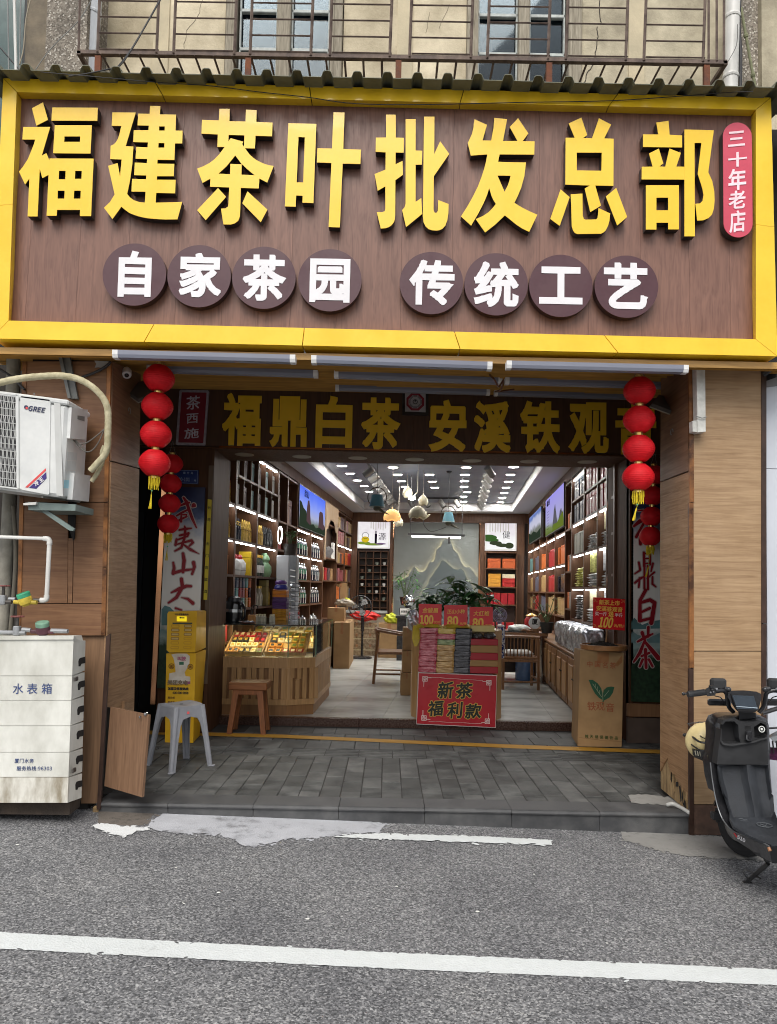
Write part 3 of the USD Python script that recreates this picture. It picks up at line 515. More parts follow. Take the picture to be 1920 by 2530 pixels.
dp=sg.part('year_plaque',ext(cap,LY,0.004),PINK);subpart(dp,'plaque_side',moved(ext(cap.buffer(-0.0005),LY+0.0042,0.045),tl(-sg.loc)),BLKP)
for ch,v0,v1,u0,u1 in(('三',285,475,1255,1472),('十',555,740,1258,1500),('年',770,1045,1260,1488),('老',1055,1285,1265,1480),('店',1315,1590,1272,1478)):
 g=glyph_px(ch,1560+u0/5.247,270+v0/5.247,1560+u1/5.247,270+v1/5.247,LY-0.003,0.02);g=affinity.skew(g,ys=7,origin='center')
 subpart(dp,'character',moved(ext(g,LY-0.003,0.0028),tl(-sg.loc)),M('pill_white',C(245,214,220),0.5))
# ================================================================ soffit, tubes, pillars
SP0=np.array([0,4.15,2.655]);SPS=0.191;SPN=np.array([0,-SPS,1.0])
def SOF(u,v,d=0.0):return PL(u,v,SP0-np.array([0,0,d]),SPN)
SOFW=WOOD('soffit_wood',C(142,104,48),C(200,156,84),'x',3.2,13.0,0.34,0.8,0.07,0.05,coat=0.2)
sf=Thing('entrance_soffit','sloping plank ceiling under the sign above the entrance','ceiling',SP0)
y=4.15;k=0
while y<6.38:
 y1=min(y+0.115,6.39);z0,z1=2.655+(y-4.15)*SPS,2.655+(y1-4.15)*SPS;g=0.004;lp=0.016
 xa,xb=(-2.62,2.42)if k<2 else((-2.62,2.42)if y<4.9 else(-2.7,2.7))
 sf.part('plank',hull([[x,yy,zz]for x in(xa,xb)for yy,zz in((y+g,z0-lp*0.6),(y1-g,z1+0.004),(y+g,z0+0.03),(y1-g,z1+0.03))]),SOFW);y+=0.115;k+=1
TUBEW=M('tube_diffuser',C(122,125,138),0.45,0.05,3.0);TUBEC=M('tube_cap',C(214,214,212),0.45)
def tube_light(u0,v0,u1,v1,label,sag=0.012):
 a,b=SOF(u0,v0,0.03),SOF(u1,v1,0.03);d=(b-a)/np.linalg.norm(b-a);t=Thing('tube_light',label,'light fitting',(a+b)/2,group='unlit tubes under the sign')
 def seg(p,q,w,h):
  return hull([x+np.array([0,dy,dz])for x in(p,q)for dy,dz in((-w,0.02),(-w,-h*0.2),(-w*0.7,-h),(w*0.7,-h),(w,-h*0.2),(w,0.02))])
 t.part('diffuser',seg(a+d*0.03,b-d*0.03,0.030,0.020),TUBEW);t.part('end_cap',seg(a,a+d*0.03,0.031,0.022),TUBEC);t.part('end_cap',seg(b-d*0.03,b,0.031,0.022),TUBEC)
tube_light(282,877,731,889,'unlit tube light at left of the front row under the sign');tube_light(770,890,1215,906,'unlit tube light in the middle of the front row');tube_light(1250,903,1697,914,'unlit tube light at right of the front row, behind the right lantern hook')
tube_light(366,912,786,925,'unlit tube light behind the topmost left lantern, second row');tube_light(826,926,1240,943,'unlit tube light in the middle of the second row');tube_light(1247,942,1665,954,'unlit tube light behind the topmost right lantern, second row')
tube_light(829,959,1210,970,'unlit tube light above the trigram plaque, rear row');tube_light(1221,971,1575,982,'unlit tube light at right end of rear row above yellow characters')
COP=M('copper_wire',C(92,52,30),0.5)
wire('loose_wires',[SOF(1210,926,0.05),SOF(1222,938,0.09),SOF(1232,955,0.12),SOF(1243,940,0.06),SOF(1238,962,0.1),SOF(1225,968,0.07),SOF(1270,962,0.06)],0.006,COP,'tangle of brown wires between the tube lights','wire')
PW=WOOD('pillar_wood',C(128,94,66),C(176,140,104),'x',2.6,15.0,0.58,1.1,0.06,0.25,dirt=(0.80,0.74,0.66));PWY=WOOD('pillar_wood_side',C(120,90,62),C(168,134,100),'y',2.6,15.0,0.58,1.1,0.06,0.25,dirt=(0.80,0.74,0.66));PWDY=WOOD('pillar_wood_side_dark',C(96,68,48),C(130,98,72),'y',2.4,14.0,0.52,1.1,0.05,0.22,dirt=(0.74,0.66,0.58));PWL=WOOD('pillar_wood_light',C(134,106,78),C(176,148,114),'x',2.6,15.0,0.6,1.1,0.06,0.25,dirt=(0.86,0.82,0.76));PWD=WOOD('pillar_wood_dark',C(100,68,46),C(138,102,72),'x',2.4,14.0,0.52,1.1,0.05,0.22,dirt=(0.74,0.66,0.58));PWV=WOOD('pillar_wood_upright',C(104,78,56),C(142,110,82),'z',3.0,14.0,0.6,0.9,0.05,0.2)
CORN=M('corner_metal',C(96,62,40),0.42,0.45,7.0,metal=0.35,c2=C(168,112,62),det=7.0);CORND=M('corner_dark',C(62,44,36),0.4,0.35,6.0,metal=0.2);DARK=M('dark_gap',(0.015,0.013,0.012),0.9)
RAW=M('rotten_board',C(150,122,84),0.95,0.35,22.0,bump=0.8,bsc=90,c2=C(190,160,116),st=(1,1,0.25))
PY,PB=4.36,4.84
def quad(ps,Y,th):return slab([P(u,v,Y)for u,v in ps],(0,th,0))
lp_=Thing('entrance_pillar','wood clad pillar behind the outdoor air conditioner, left of the entrance','pillar',P(160,2000,PY))
xi=P(273,1400,PY)[0]
lp_.part('core',box(P(50,1400,PY)[0],xi-0.10,PY+0.04,PB-0.01,-0.1,2.72),DARK)
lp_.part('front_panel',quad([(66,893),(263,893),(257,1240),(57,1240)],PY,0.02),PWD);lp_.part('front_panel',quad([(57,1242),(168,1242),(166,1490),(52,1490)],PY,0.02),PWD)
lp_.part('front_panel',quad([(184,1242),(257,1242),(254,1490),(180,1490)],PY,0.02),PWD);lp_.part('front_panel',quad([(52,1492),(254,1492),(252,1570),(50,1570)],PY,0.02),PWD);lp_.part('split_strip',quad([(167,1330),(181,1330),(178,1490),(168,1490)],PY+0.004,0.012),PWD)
lp_.part('edge_strip',quad([(55,893),(66,893),(50,1570),(41,1570)],PY-0.006,0.02),CORN)
lp_.part('lower_panel',quad([(196,1572),(262,1572),(243,1985),(200,1985)],PY+0.02,0.02),PWV);lp_.part('lower_strip',quad([(262,1572),(272,1566),(248,2000),(239,2000)],PY-0.002,0.02),CORND)
for v0,v1 in((893,1020),(1022,1240),(1242,1400),(1402,1570)):
 f=lambda v,o:276+o-(v-893)*0.0215
 lp_.part('corner_strip',quad([(f(v0,-12),v0),(f(v0,-2),v0),(f(v1,-2),v1),(f(v1,-12),v1)],PY-0.005,0.018),CORN)
def side(ps,th):return slab([P(u,v,Y)for u,v,Y in ps],(th,0,0))
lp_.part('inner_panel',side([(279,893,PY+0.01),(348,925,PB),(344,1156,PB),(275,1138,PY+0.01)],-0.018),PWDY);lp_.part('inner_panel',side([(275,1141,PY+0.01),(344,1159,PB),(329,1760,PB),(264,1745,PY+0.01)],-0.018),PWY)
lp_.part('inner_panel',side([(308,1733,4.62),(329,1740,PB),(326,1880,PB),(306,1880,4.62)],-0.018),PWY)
lp_.part('rot',[cbox(P(232,1900,PY)[0],P(246,1900,PY)[0],PY-0.004,PY+0.03,-0.11,-0.02,0.01),cbox(P(226,1950,PY)[0],P(243,1950,PY)[0],PY-0.008,PY+0.03,-0.115,-0.06,0.01)],RAW)
rp_=Thing('entrance_pillar','wood clad pillar with rotten chipped base, behind the scooter','pillar',P(1790,2060,PY))
xr_=P(1704,1500,PY)[0]
rp_.part('core',box(xr_+0.05,P(1888,1500,PY)[0],PY+0.03,PB,-0.12,2.72),DARK)
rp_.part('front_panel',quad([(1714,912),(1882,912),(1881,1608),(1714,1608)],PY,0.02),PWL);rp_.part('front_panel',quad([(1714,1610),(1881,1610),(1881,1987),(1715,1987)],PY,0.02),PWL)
rp_.part('base_board',quad([(1715,1989),(1881,1989),(1881,2066),(1715,2062)],PY+0.004,0.02),M('stained_board',C(84,62,50),0.7,0.45,9.0,bump=0.2))
for v0,v1 in((905,1240),(1242,1650),(1652,2063)):rp_.part('corner_strip',quad([(1703,v0),(1714,v0),(1715,v1),(1704,v1)],PY-0.006,0.02),CORND if v0>1300 else CORN)
for v0,v1 in((912,1540),(1542,2066)):rp_.part('edge_strip',quad([(1882,v0),(1894,v0),(1894,v1),(1882,v1)],PY-0.006,0.02),CORND)
rp_.part('inner_panel',side([(1702,905,PY+0.01),(1633,935,PB),(1630,1190,PB),(1702,1163,PY+0.01)],0.018),PWDY)
edge=jag([(1702,1980),(1690,1955),(1672,1925),(1655,1900),(1650,1872),(1640,1885)],5,3,r1,False)
xpl=P(1703,1500,PY)[0]
def onX(u,v,X=xpl):return PL(u,v,[X,0,0],[1,0,0])
rp_.part('inner_panel',slab([onX(1702,1166),onX(1631,1192),onX(1631,1905)]+[onX(u,v)for u,v in edge[::-1]],(0.012,0,0)),PWY)
rp_.part('exposed_board',slab([onX(1703,1900,xpl+0.010),onX(1632,1850,xpl+0.010),onX(1633,1948,xpl+0.010),onX(1704,2008,xpl+0.010)],(0.012,0,0)),RAW)
for k in range(9):
 t=r1 .random();p=onX(1640+58*t,1905+75*t+r1 .uniform(-14,14),xpl);hgt=r1 .uniform(0.02,0.07)
 rp_.part('splinter',hull([p+np.array([r1 .uniform(-0.006,0.012),r1 .uniform(-0.012,0.012),r1 .uniform(-hgt,hgt)])for _ in range(7)]),RAW if k%2 else DARK)
pipe_px2=smooth_path([H(1648,1989,0.02),H(1662,1986,0.035),H(1680,1994,0.02),H(1704,2008,0.012)],5)
single('white_hose',tube(pipe_px2,0.0115,10),PVCW,'short white hose poking out by the rotten pillar base','hose',smooth=True)
nb=Thing('neighbour_shopfront','pale panelled neighbour wall at the right edge','wall',P(1910,2000,4.40))
PANW=M('panel_white',C(196,200,208),0.42,0.05,2.0)
nb.part('panel',box(P(1895,1400,4.39)[0],4.0,4.39,4.44,P(1905,1158,4.39)[2]+0.002,P(1905,950,4.39)[2]),PANW);nb.part('panel',box(P(1895,1400,4.39)[0],4.0,4.39,4.44,-0.3,P(1905,1158,4.39)[2]-0.002),PANW)
nb.part('dark_backing',box(P(1893,1400,4.45)[0],4.2,4.46,4.7,-0.3,4.3),DARK)
nb.part('trim',slab([P(u,v,4.38)for u,v in((1886,944),(1925,930),(1925,952),(1889,957))],(0,0.1,0)),M('trim_grey',C(122,122,124),0.5))
nb.part('bracket',tube([P(1885,925,4.36),P(1930,892,4.3)],0.02,8),M('dark_metal'))
mp_=Thing('bracket_post','white painted steel stub hanging at the right pillar top','bracket',P(1735,1068,4.31))
mp_.part('tube',quad([(1721,903),(1742,904),(1744,1066),(1724,1068)],4.29,0.06),M('flaking_white',C(196,196,190),0.6,0.2,14.0));mp_.part('plate',quad([(1711,1040),(1723,1038),(1725,1068),(1712,1066)],4.30,0.05),M('flaking_white'));mp_.part('tie',tube([P(1719,1028,4.28),P(1735,1033,4.28),P(1746,1030,4.28)],0.003,5),M('bar_grey'))
FLG=M('flood_face',C(150,142,126),0.35,0.08,5.0)
def flood(ps,Ys,label,brk):
 c=np.mean([P(u,v,y)for(u,v),y in zip(ps,Ys)],0);t=Thing('floodlight',label,'floodlight',c)
 q=[P(u,v,y)for(u,v),y in zip(ps,Ys)];n=np.cross(q[1]-q[0],q[2]-q[0]);n/=np.linalg.norm(n);n=n if n[2]>0 else-n
 t.part('face',slab(q,n*0.006),FLG);q2=[c+(p-c)*0.97+n*0.0065 for p in q];t.part('housing',slab(q2,n*0.022),M('flood_body',C(70,66,62),0.5));t.part('bracket',tube([P(*brk[0],brk[2]),P(*brk[1],brk[2])],0.009,6),TUBEC);t.part('bracket',tube([P(brk[0][0],brk[0][1],brk[2]),P(brk[0][0],brk[0][1]-14,brk[2])],0.009,6),TUBEC)
flood([(297,964),(360,948),(396,975),(342,995)],(4.72,4.86,4.78,4.62),'white square floodlight behind the left front lanterns',((318,957),(352,946),4.83))
flood([(1604,1007),(1622,984),(1688,999),(1652,1028)],(4.62,4.80,4.86,4.66),'white square floodlight under the soffit behind the right front lanterns',((1637,983),(1670,982),4.84))
cm=Thing('security_camera','small white dome security camera under the left soffit corner','camera',P(313,920,4.55));c=P(313,919,4.55)
cm.part('body',lathe([(0.0,-0.03),(0.022,-0.028),(0.030,-0.012),(0.031,0.02),(0.028,0.035),(0,0.036)],16,c,(0.25,-0.6,-0.75)),TUBEC,smooth=40);cm.part('lens',lathe([(0.0,0.0),(0.015,0.001),(0.012,0.008),(0,0.010)],12,c+np.array([0.25,-0.6,-0.75])*0.036,(0.25,-0.6,-0.75)),M('black_gloss',(0.01,0.01,0.011),0.12))
for uv,X,nm in(((320,1015),xi+0.002,'left'),((1660,1067),xpl-0.002,'right')):
 p=onX(uv[0],uv[1],X);a=np.linspace(0.3,5.0,12);single('wall_hook',tube([p+np.array([0,0.02*math.sin(t),0.02*math.cos(t)*-1])for t in a],0.0025,5),M('bar_grey'),'small wire hook on the inner face of the %s entrance pillar'%nm,'hook')
# ================================================================ lanterns
RED=M('lantern_cloth',C(205,20,30),0.55,0.10,14.0,spec=0.25,c2=C(222,34,44),sub=0.0);GOLD=M('gold_foil',C(222,176,84),0.28,0.25,30.0,metal=0.75,c2=C(250,226,150));TAS=M('tassel_yellow',C(226,202,40),0.7,0.2,40.0)
RED_BACK=RED
def lantern_mesh(r,h,n=30,ribs=13):
 prof=[]
 for i in range(ribs*4+1):
  t=i/(ribs*4.0);a=(t-0.5)*math.pi*0.88;rad=r*(0.24+0.76*math.cos(a)**0.75)if abs(a)<1.52 else r*0.24
  prof.append((rad*(1.0+(0.014 if i%4==0 else(-0.006 if i%4==2 else 0.002))),-h+2*h*t))
 return lathe([(0.001,-h)]+prof+[(0.001,h)],n)
def lantern_string(uvs,Y,r,hook,tass,label):
 cs=[P(u,v,Y)for u,v in uvs];t=Thing('lantern_string',label,'lantern',cs[0]+np.array([0,0,r]),group=None)
 h=r*0.82
 for i,c in enumerate(cs):
  lean=cs[0]-cs[-1];m=moved(lantern_mesh(r,h),trimesh.geometry.align_vectors([0,0,1],lean/np.linalg.norm(lean)));m.apply_transform(tl(c));m.vertices+=0
  lp=t.part('lantern',m,RED,smooth=50)
 for i,c in enumerate(cs):
  up=c+np.array([0,0,h+0.007])if i==0 else(cs[i-1]+c)/2
  t.part('gold_band',lathe([(0.001,-0.013),(r*0.27,-0.013),(r*0.25,-0.010),(r*0.25,0.010),(r*0.27,0.013),(0.001,0.013)],14,up),GOLD)
 low=cs[-1]+np.array([0,0,-h-0.008]);t.part('gold_band',lathe([(0.001,-0.010),(r*0.33,-0.010),(r*0.30,0.010),(0.001,0.010)],14,low),GOLD)
 fr=[]
 for k in range(26):
  a=k/26*2*math.pi;b=low+np.array([math.cos(a),math.sin(a),0])*r*(0.34 if k%2 else 0.22);L=r*r1 .uniform(0.62,0.88);fr.append(tube([b,b+[r1 .uniform(-.004,.004),0,-L*0.5],b+np.array([r1 .uniform(-.008,.008),r1 .uniform(-.006,.006),-L])],[0.003,0.0034,0.0026],4))
 t.part('tassel',fr,TAS)
 tp=[low+[0,0,-r*0.3]]+[P(u,v,Y)for u,v in tass];t.part('tassel',tube(smooth_path(tp,4),0.0016,5),TAS);mid=tp[1];t.part('bead',ball(mid,0.006,1),M('bead_green',C(120,200,150),0.3))
 t.part('tassel',[tube([tp[-2]+[r1 .uniform(-.003,.003),0,0],tp[-1]+[r1 .uniform(-.012,.012),r1 .uniform(-.005,.005),0]],[0.0022,0.0018],4)for _ in range(9)],TAS)
 top=cs[0]+np.array([0,0,h+0.02]);hk=P(hook[0],hook[1],Y);t.part('hanger',tube(smooth_path([top+[-r*0.45,0,-0.025],top+[-r*0.2,0,0.02],hk,top+[r*0.2,0,0.02],top+[r*0.45,0,-0.025]],5),0.0016,5),M('bar_grey'))
 return t
lantern_string([(393,935),(389,1004),(385.5,1074),(382,1144)],4.50,0.0975,(395,872),[(375,1212),(374,1222),(371,1257)],'string of four bright red lanterns hanging by the left pillar, nearer of the two there')
lantern_string([(1580,966),(1579,1037),(1578,1109),(1577,1179)],4.50,0.0985,(1578,905),[(1575,1247),(1573,1256),(1566,1286)],'string of four bright red lanterns in front of the right floodlight')
lantern_string([(425,1146),(421.5,1195),(419,1244),(416,1294.5)],6.22,0.0945,(427,1090),[(414,1350),(413,1360),(411,1385)],'shaded red lantern string in front of the left mountain banner')
lantern_string([(1616,1174),(1612.5,1225),(1610,1276),(1607,1325)],6.22,0.0945,(1618,1120),[(1603,1395),(1602,1402),(1597,1425)],'shaded red lantern string in front of the white tea banner at right')
# ================================================================ the left corner: pipes, air conditioner, water meters
r2=random.Random(23)
LRB=Thing('side_recess','dark recess between the buildings left of the clad pillar','wall',(-2.9,5.2,0))
LRB.part('back_wall',box(-4.5,P(52,1300,PB)[0]+0.05,5.3,5.4,-0.3,3.4),M('recess_wall',C(52,48,44),0.9,0.3,5.0));LRB.part('beam',slab([P(u,v,4.5)for u,v in((-60,868),(272,872),(272,889),(-60,886))],(0,0.05,0)),M('dark_metal'))
LRB.part('steel_post',slab([P(u,v,4.33)for u,v in((142,862),(168,862),(192,985),(170,985))],(0,0.02,0)),M('steel_grey',C(98,100,98),0.5,0.25,10.0));LRB.part('steel_post',slab([P(u,v,4.325)for u,v in((142,862),(151,862),(177,985),(170,985))],(0,-0.015,0)),M('steel_grey'))
LRB.part('torn_paper',slab([P(u,v,4.352)for u,v in((233,891),(270,893),(272,903),(255,910),(243,907),(234,908),(238,899))],(0,0.004,0)),M('paper_grey',C(150,150,148),0.8))
pipe_px('drain_pipe',[(34,870),(26,1200),(8,1500),(0,1640)],0.042,4.5,M('drain_grey',C(150,146,134),0.75,0.28,9.0,bump=0.2),'thick stained grey drain pipe behind the air conditioner',clips=0)
pipe_px('thin_drain_pipe',[(33,1250),(39,1350),(36,1440),(26,1560)],0.013,4.44,M('drain_dark',C(110,104,92),0.8,0.2,9.0),'thin dull pipe beside the thick drain pipe',clips=0)
BKW=M('black_rubber')
for pts in([(0,912),(30,932),(60,962)],[(200,933),(235,920),(262,905),(274,893)]):single('recess_cable',tube(smooth_path([P(u,v,4.34)for u,v in pts],6),0.008,6),BKW,'black cable %s the air conditioner hose'%('left of' if pts[0][0]==0 else 'above the right bend of'),'cable',smooth=True)
AY=4.0
ACW=M('ac_white',C(206,208,206),0.42,0.07,5.0,c2=C(220,221,218));ACG=M('ac_shade',C(190,191,188),0.5,0.06,6.0);DKG=M('grille_dark',(0.03,0.03,0.032),0.7)
A_,B_=P(168,988,AY),P(152.5,1229,AY);ex=A_-P(0,966,AY);ex/=np.linalg.norm(ex);ez=(A_-B_);hA=np.linalg.norm(ez);ez/=hA
def acp(x,y,z):return B_+ex*x+np.array([0,1.0,0])*y+ez*z
def acbox(x0,x1,y0,y1,z0,z1,c=0.006):
 b=cbox(x0,x1,y0,y1,z0,z1,c);v=b.vertices;b.vertices=B_+v[:,:1]*ex+v[:,1:2]*np.array([0,1.0,0])+v[:,2:]*ez;return b
def aloc(u,v,Y=AY):p=P(u,v,Y)-B_;return float(p@ex),float(p@ez)
ac=Thing('air_conditioner','white outdoor air conditioner unit bracketed on the left pillar','air conditioner',B_)
ac.part('casing',[acbox(-0.84,0,0,0.29,0.0,hA-0.028,0.018)],ACW);ac.part('top_cover',acbox(-0.85,0.006,-0.006,0.296,hA-0.03,hA,0.008),ACW)
s4=4.9167
def z4a(x,y):return aloc(x/s4,850+y/s4)
def plate(pts,y0,th):return slab([acp(*(lambda q:(q[0],y0,q[1]))(z4a(x,y)))for x,y in pts],(0,th,0))
ac.part('front_panel',[plate([(362,690),(700,702),(718,722),(602,1835),(588,1846),(270,1815),(256,1798),(346,706)],-0.006,0.02)],ACW)
ac.part('front_ridge',[plate([(760,720),(835,735),(768,1850),(690,1845)],-0.003,0.01)],ACG)
gr=ac.part('grille_opening',plate([(-700,640),(300,682),(318,700),(222,1790),(205,1800),(-800,1760)],-0.002,0.01),DKG)
rim=[plate([(296,676),(330,690),(232,1806),(208,1800)],-0.008,0.01),plate([(-700,625),(330,672),(318,690),(-700,645)],-0.008,0.01),plate([(-800,1765),(232,1798),(226,1815),(-800,1780)],-0.008,0.01)]
ac.part('grille_rim',rim,ACW)
for k in range(26):
 xt=288-k*25;pts=[]
 for j in range(15):
  f=j/14;pts.append(acp(*(lambda q:(q[0]+0.0035*math.sin(j*1.9+(k%2)*math.pi),-0.005,q[1]))(z4a(xt-84*f,690+1095*f))))
 ac.part('grille_bar',tube(pts,0.0022,4),ACG)
for k in range(12):f=(k+1)/13;a,b=z4a(295-84*f,690+1100*f),z4a(-700-84*f,650+1100*f);ac.part('grille_ring',tube([acp(a[0],-0.0045,a[1]),acp(b[0],-0.0045,b[1])],0.002,4),ACG)
q=z4a(545,832);q0=z4a(412,820)
ac.part('logo',words('GREE',acp(q[0],-0.007,q[1]),0.036,ex,ez,0.03,slant=14,gap=0.04),M('logo_navy',C(40,44,78),0.4));ac.part('logo',[flat(Point(0,0).buffer(0.0118,16).difference(Point(0.004,-0.004).buffer(0.0075,12)),acp(q0[0],-0.007,q0[1]),ex,ez,0.001)],M('logo_navy'));ac.part('logo',flat(Point(0.004,-0.004).buffer(0.0068,12),acp(q0[0],-0.0072,q0[1]),ex,ez,0.001),M('logo_red',C(208,74,74),0.4))
ac.part('stripe',plate([(590,1530),(590,1560),(345,1785),(312,1782)],-0.0075,0.001),M('logo_red'));ac.part('stripe',plate([(590,1578),(590,1650),(450,1788),(358,1785)],-0.0075,0.001),M('stripe_navy',C(52,36,110),0.4))
a45=z4a(492,1700);rt=P(0,0,1)*0;ur=(ex*0.74+ez*0.67);uu=(-ex*0.67+ez*0.74)
ac.part('stripe_text',words('冷王',acp(a45[0],-0.0082,a45[1]),0.026,ur,uu,0.03,gap=0.25),M('sign_white'))
def sidept(u,v,lift=0.0):n=np.cross(np.array([0,1.0,0]),ez);return PL(u,v,B_+n*lift,n)
def splate(pts,lift,th):n=np.cross(np.array([0,1.0,0]),ez);return slab([sidept(x/s4,850+y/s4,lift)for x,y in pts],-n*th)
ac.part('handle_cover',splate([(872,770),(1068,800),(1045,1165),(850,1145)],0.018,0.018),ACW);ac.part('handle_slot',splate([(945,868),(1030,880),(1028,940),(943,912)],0.0195,0.003),M('slot_grey',C(120,120,116),0.6))
ac.part('valve_cover',splate([(905,1565),(1100,1600),(1080,1915),(878,1890)],0.028,0.03),ACW)
for y0,y1,c in((1310,1410,0),(1418,1525,0),(1535,1640,0),(1650,1750,1),(1760,1848,0)):
 f=(y0-1300)/550.0;ac.part('rating_label',splate([(822-62*f,y0),(940-55*f,y0+8),(935-55*f,y1+6),(815-62*f,y1)],0.001,0.001),M('label_cyan',C(150,200,214),0.5)if c else M('label_pale',C(200,206,206),0.5))
for x,y in((525,648),(508,1882)):ac.part('screw',plate([(x-9,y-9),(x+9,y-9),(x+9,y+9),(x-9,y+9)],-0.0075 if y<700 else-0.002,0.002),M('screw',C(110,108,104),0.4,metal=0.6))
bk=Thing('ac_bracket','grey green angle iron bracket carrying the air conditioner','bracket',P(150,1290,4.1));BRG=M('bracket_green',C(112,126,122),0.55,0.2,8.0)
bk.part('arm',slab([P(u,v,4.05)for u,v in((69,1240),(187,1246),(186,1262),(70,1260))],(0,0.25,0)),BRG);bk.part('brace',slab([P(u,v,4.07)for u,v in((100,1262),(118,1262),(183,1306),(180,1312),(170,1310))],(0,0.02,0)),BRG)
bk.part('clip',slab([P(u,v,4.03)for u,v in((57,1243),(90,1240),(88,1247),(58,1248))],(0,0.05,0)),PVCW);bk.part('upright',slab([P(u,v,4.34)for u,v in((168,1240),(187,1240),(183,1330),(180,1335),(168,1300))],(0,0.014,0)),DARK)
HOSE=M('hose_tape',C(178,168,132),0.7,0.2,22.0,bump=0.3,c2=C(200,192,160))
def hose(pts,r,Y0,Y1,label):
 n=len(pts);pp=smooth_path([P(x/s4,850+y/s4,Y0+(Y1-Y0)*i/(n-1))for i,(x,y)in enumerate(pts)],8);rr=[r*(1+0.06*(i%3==0))for i in range(len(pp))]
 single('insulated_hose',tube(pp,rr,10),HOSE,label,'hose',smooth=60)
hose([(-250,560),(0,470),(250,418),(500,393),(740,385),(950,425),(1120,520),(1240,640),(1300,760),(1315,900),(1310,1060),(1305,1230),(1275,1340),(1200,1430),(1100,1540)],0.0185,3.98,4.12,'thick cream wrapped hose looping over the air conditioner')
hose([(1270,1235),(1240,1320),(1245,1420),(1180,1570),(1112,1670)],0.0125,4.16,4.16,'thinner cream hose crossing behind the wrapped hose bend')
for pts in([(890,1165),(960,1215),(1060,1195),(1180,1110),(1265,1035)],[(905,1170),(960,1250),(1040,1305),(1120,1290),(1205,1180),(1268,1030)],[(920,1170),(990,1240),(1040,1310)]):
 single('ac_cable',tube(smooth_path([P(x/s4,850+y/s4,4.1)for x,y in pts],6),0.0035,6),M('cable_grey',C(96,92,86),0.6),('taut grey cable rising to the hose from the air conditioner side' if len(pts)==5 else 'slack grey cable looping below the air conditioner side cover' if len(pts)==6 else 'short grey cable end below the air conditioner side cover'),'cable',smooth=True)
s5=5.2469
def z5p(x,y,Y=4.14):return P(x/s5,1280+y/s5,Y)
pp=Thing('water_pipe','white plastic water pipe with two elbows on the left pillar','pipe',z5p(600,1060))
pp.part('tube',tube([z5p(-300,235),z5p(575,265)],0.0105,12),PVCW,smooth=40);pp.part('tube',tube([z5p(641,335),z5p(607,1010)],0.0125,12),PVCW,smooth=40)
pp.part('elbow',tube(smooth_path([z5p(565,265),z5p(620,270),z5p(642,300),z5p(641,345)],5),0.0150,12),PVCW,smooth=40);pp.part('elbow',tube(smooth_path([z5p(605,1000),z5p(602,1050),z5p(570,1065),z5p(525,1066)],5),0.0150,12),PVCW,smooth=40)
BRASS=M('fitting_dark',C(84,80,76),0.5,0.3,20.0,metal=0.4);ZINC=M('zinc',C(150,152,154),0.5,0.2,14.0,metal=0.4);MYEL=M('meter_yellow',C(196,172,62),0.6,0.35,16.0,bump=0.2);MGRN=M('meter_green',C(58,150,112),0.55,0.2,16.0);MGRN2=M('meter_green_dull',C(112,148,126),0.6,0.25,16.0);MPUR=M('meter_purple',C(88,52,62),0.6,0.3,12.0);VRED=M('valve_red',C(120,66,62),0.7,0.35,18.0)
def meter(c,tilt,body,lid,label,pips,r=0.02):
 t=Thing('water_meter',label,'water meter',c);ax=np.array([tilt,-0.25,1.0]);ax/=np.linalg.norm(ax)
 t.part('body',lathe([(0.0,-0.034),(0.022,-0.032),(0.036,-0.018),(0.038,0.012),(0.033,0.02),(0,0.02)],18,c,ax),body,smooth=40);t.part('body_end',[tube([c+[-0.065,0,-0.012],c+[0.065,0,-0.012]],[0.012,0.012],10)],body,smooth=40)
 l=t.part('lid',lathe([(0.0,0.018),(0.036,0.018),(0.037,0.040),(0.033,0.045),(0.03,0.0445),(0.03,0.0425),(0,0.0425)],20,c,ax),lid,smooth=30);return t
c1=z5p(330,1065,4.12);m1=meter(c1,-0.32,MYEL,MGRN,'yellow water meter with bright green lid, upper of the two meters',None)
m1 .part('union',tube([z5p(435,1062),z5p(525,1066)],0.0105,8),BRASS);m1 .part('union',tube([z5p(115,1048),z5p(200,1052)],0.0115,8),ZINC)
c2_=z5p(555,1445,4.08);m2=meter(c2_,0.0,MPUR,MGRN2,'purple brown water meter with dull green lid above the meter box',None)
m2 .part('union',tube([z5p(290,1445,4.08),z5p(400,1455,4.08)],0.0125,8),ZINC);m2 .part('union',tube([z5p(665,1462,4.08),z5p(880,1466,4.08)],[0.0135,0.0125],10),ZINC)
def valve(x,y,Y,body,label):
 c=z5p(x,y,Y);t=Thing('gate_valve',label,'valve',c);t.part('stem',tube([c+[0,0,-0.075],c],0.009,8),BRASS);t.part('body',cbox(c[0]-0.018,c[0]+0.018,c[1]-0.018,c[1]+0.018,c[2]-0.105,c[2]-0.05,0.006),ZINC)
 ang=np.linspace(0,2*np.pi,24,endpoint=False);t.part('hand_wheel',[tube([c+[0.032*math.cos(a)*(1+0.12*math.cos(6*a)),0.032*math.sin(a),0.003]for a in ang],0.0048,6,closed=True)]+[tube([c,c+[0.028*math.cos(a),0.028*math.sin(a),0.003]],0.0035,5)for a in np.linspace(0,2*np.pi,5)[:4]],VRED)
 t.part('pipe',tube([c+[-0.30,0,-0.088],c+[0.05,0,-0.088]],0.0125,10),body);return t
valve(48,886,4.13,BRASS,'upper gate valve with rusty red hand wheel at the left edge');valve(228,1283,4.08,ZINC,'lower gate valve with red hand wheel left of purple meter')
wz=2.998
def w4(x,y):return(x/wz,1480+y/wz)
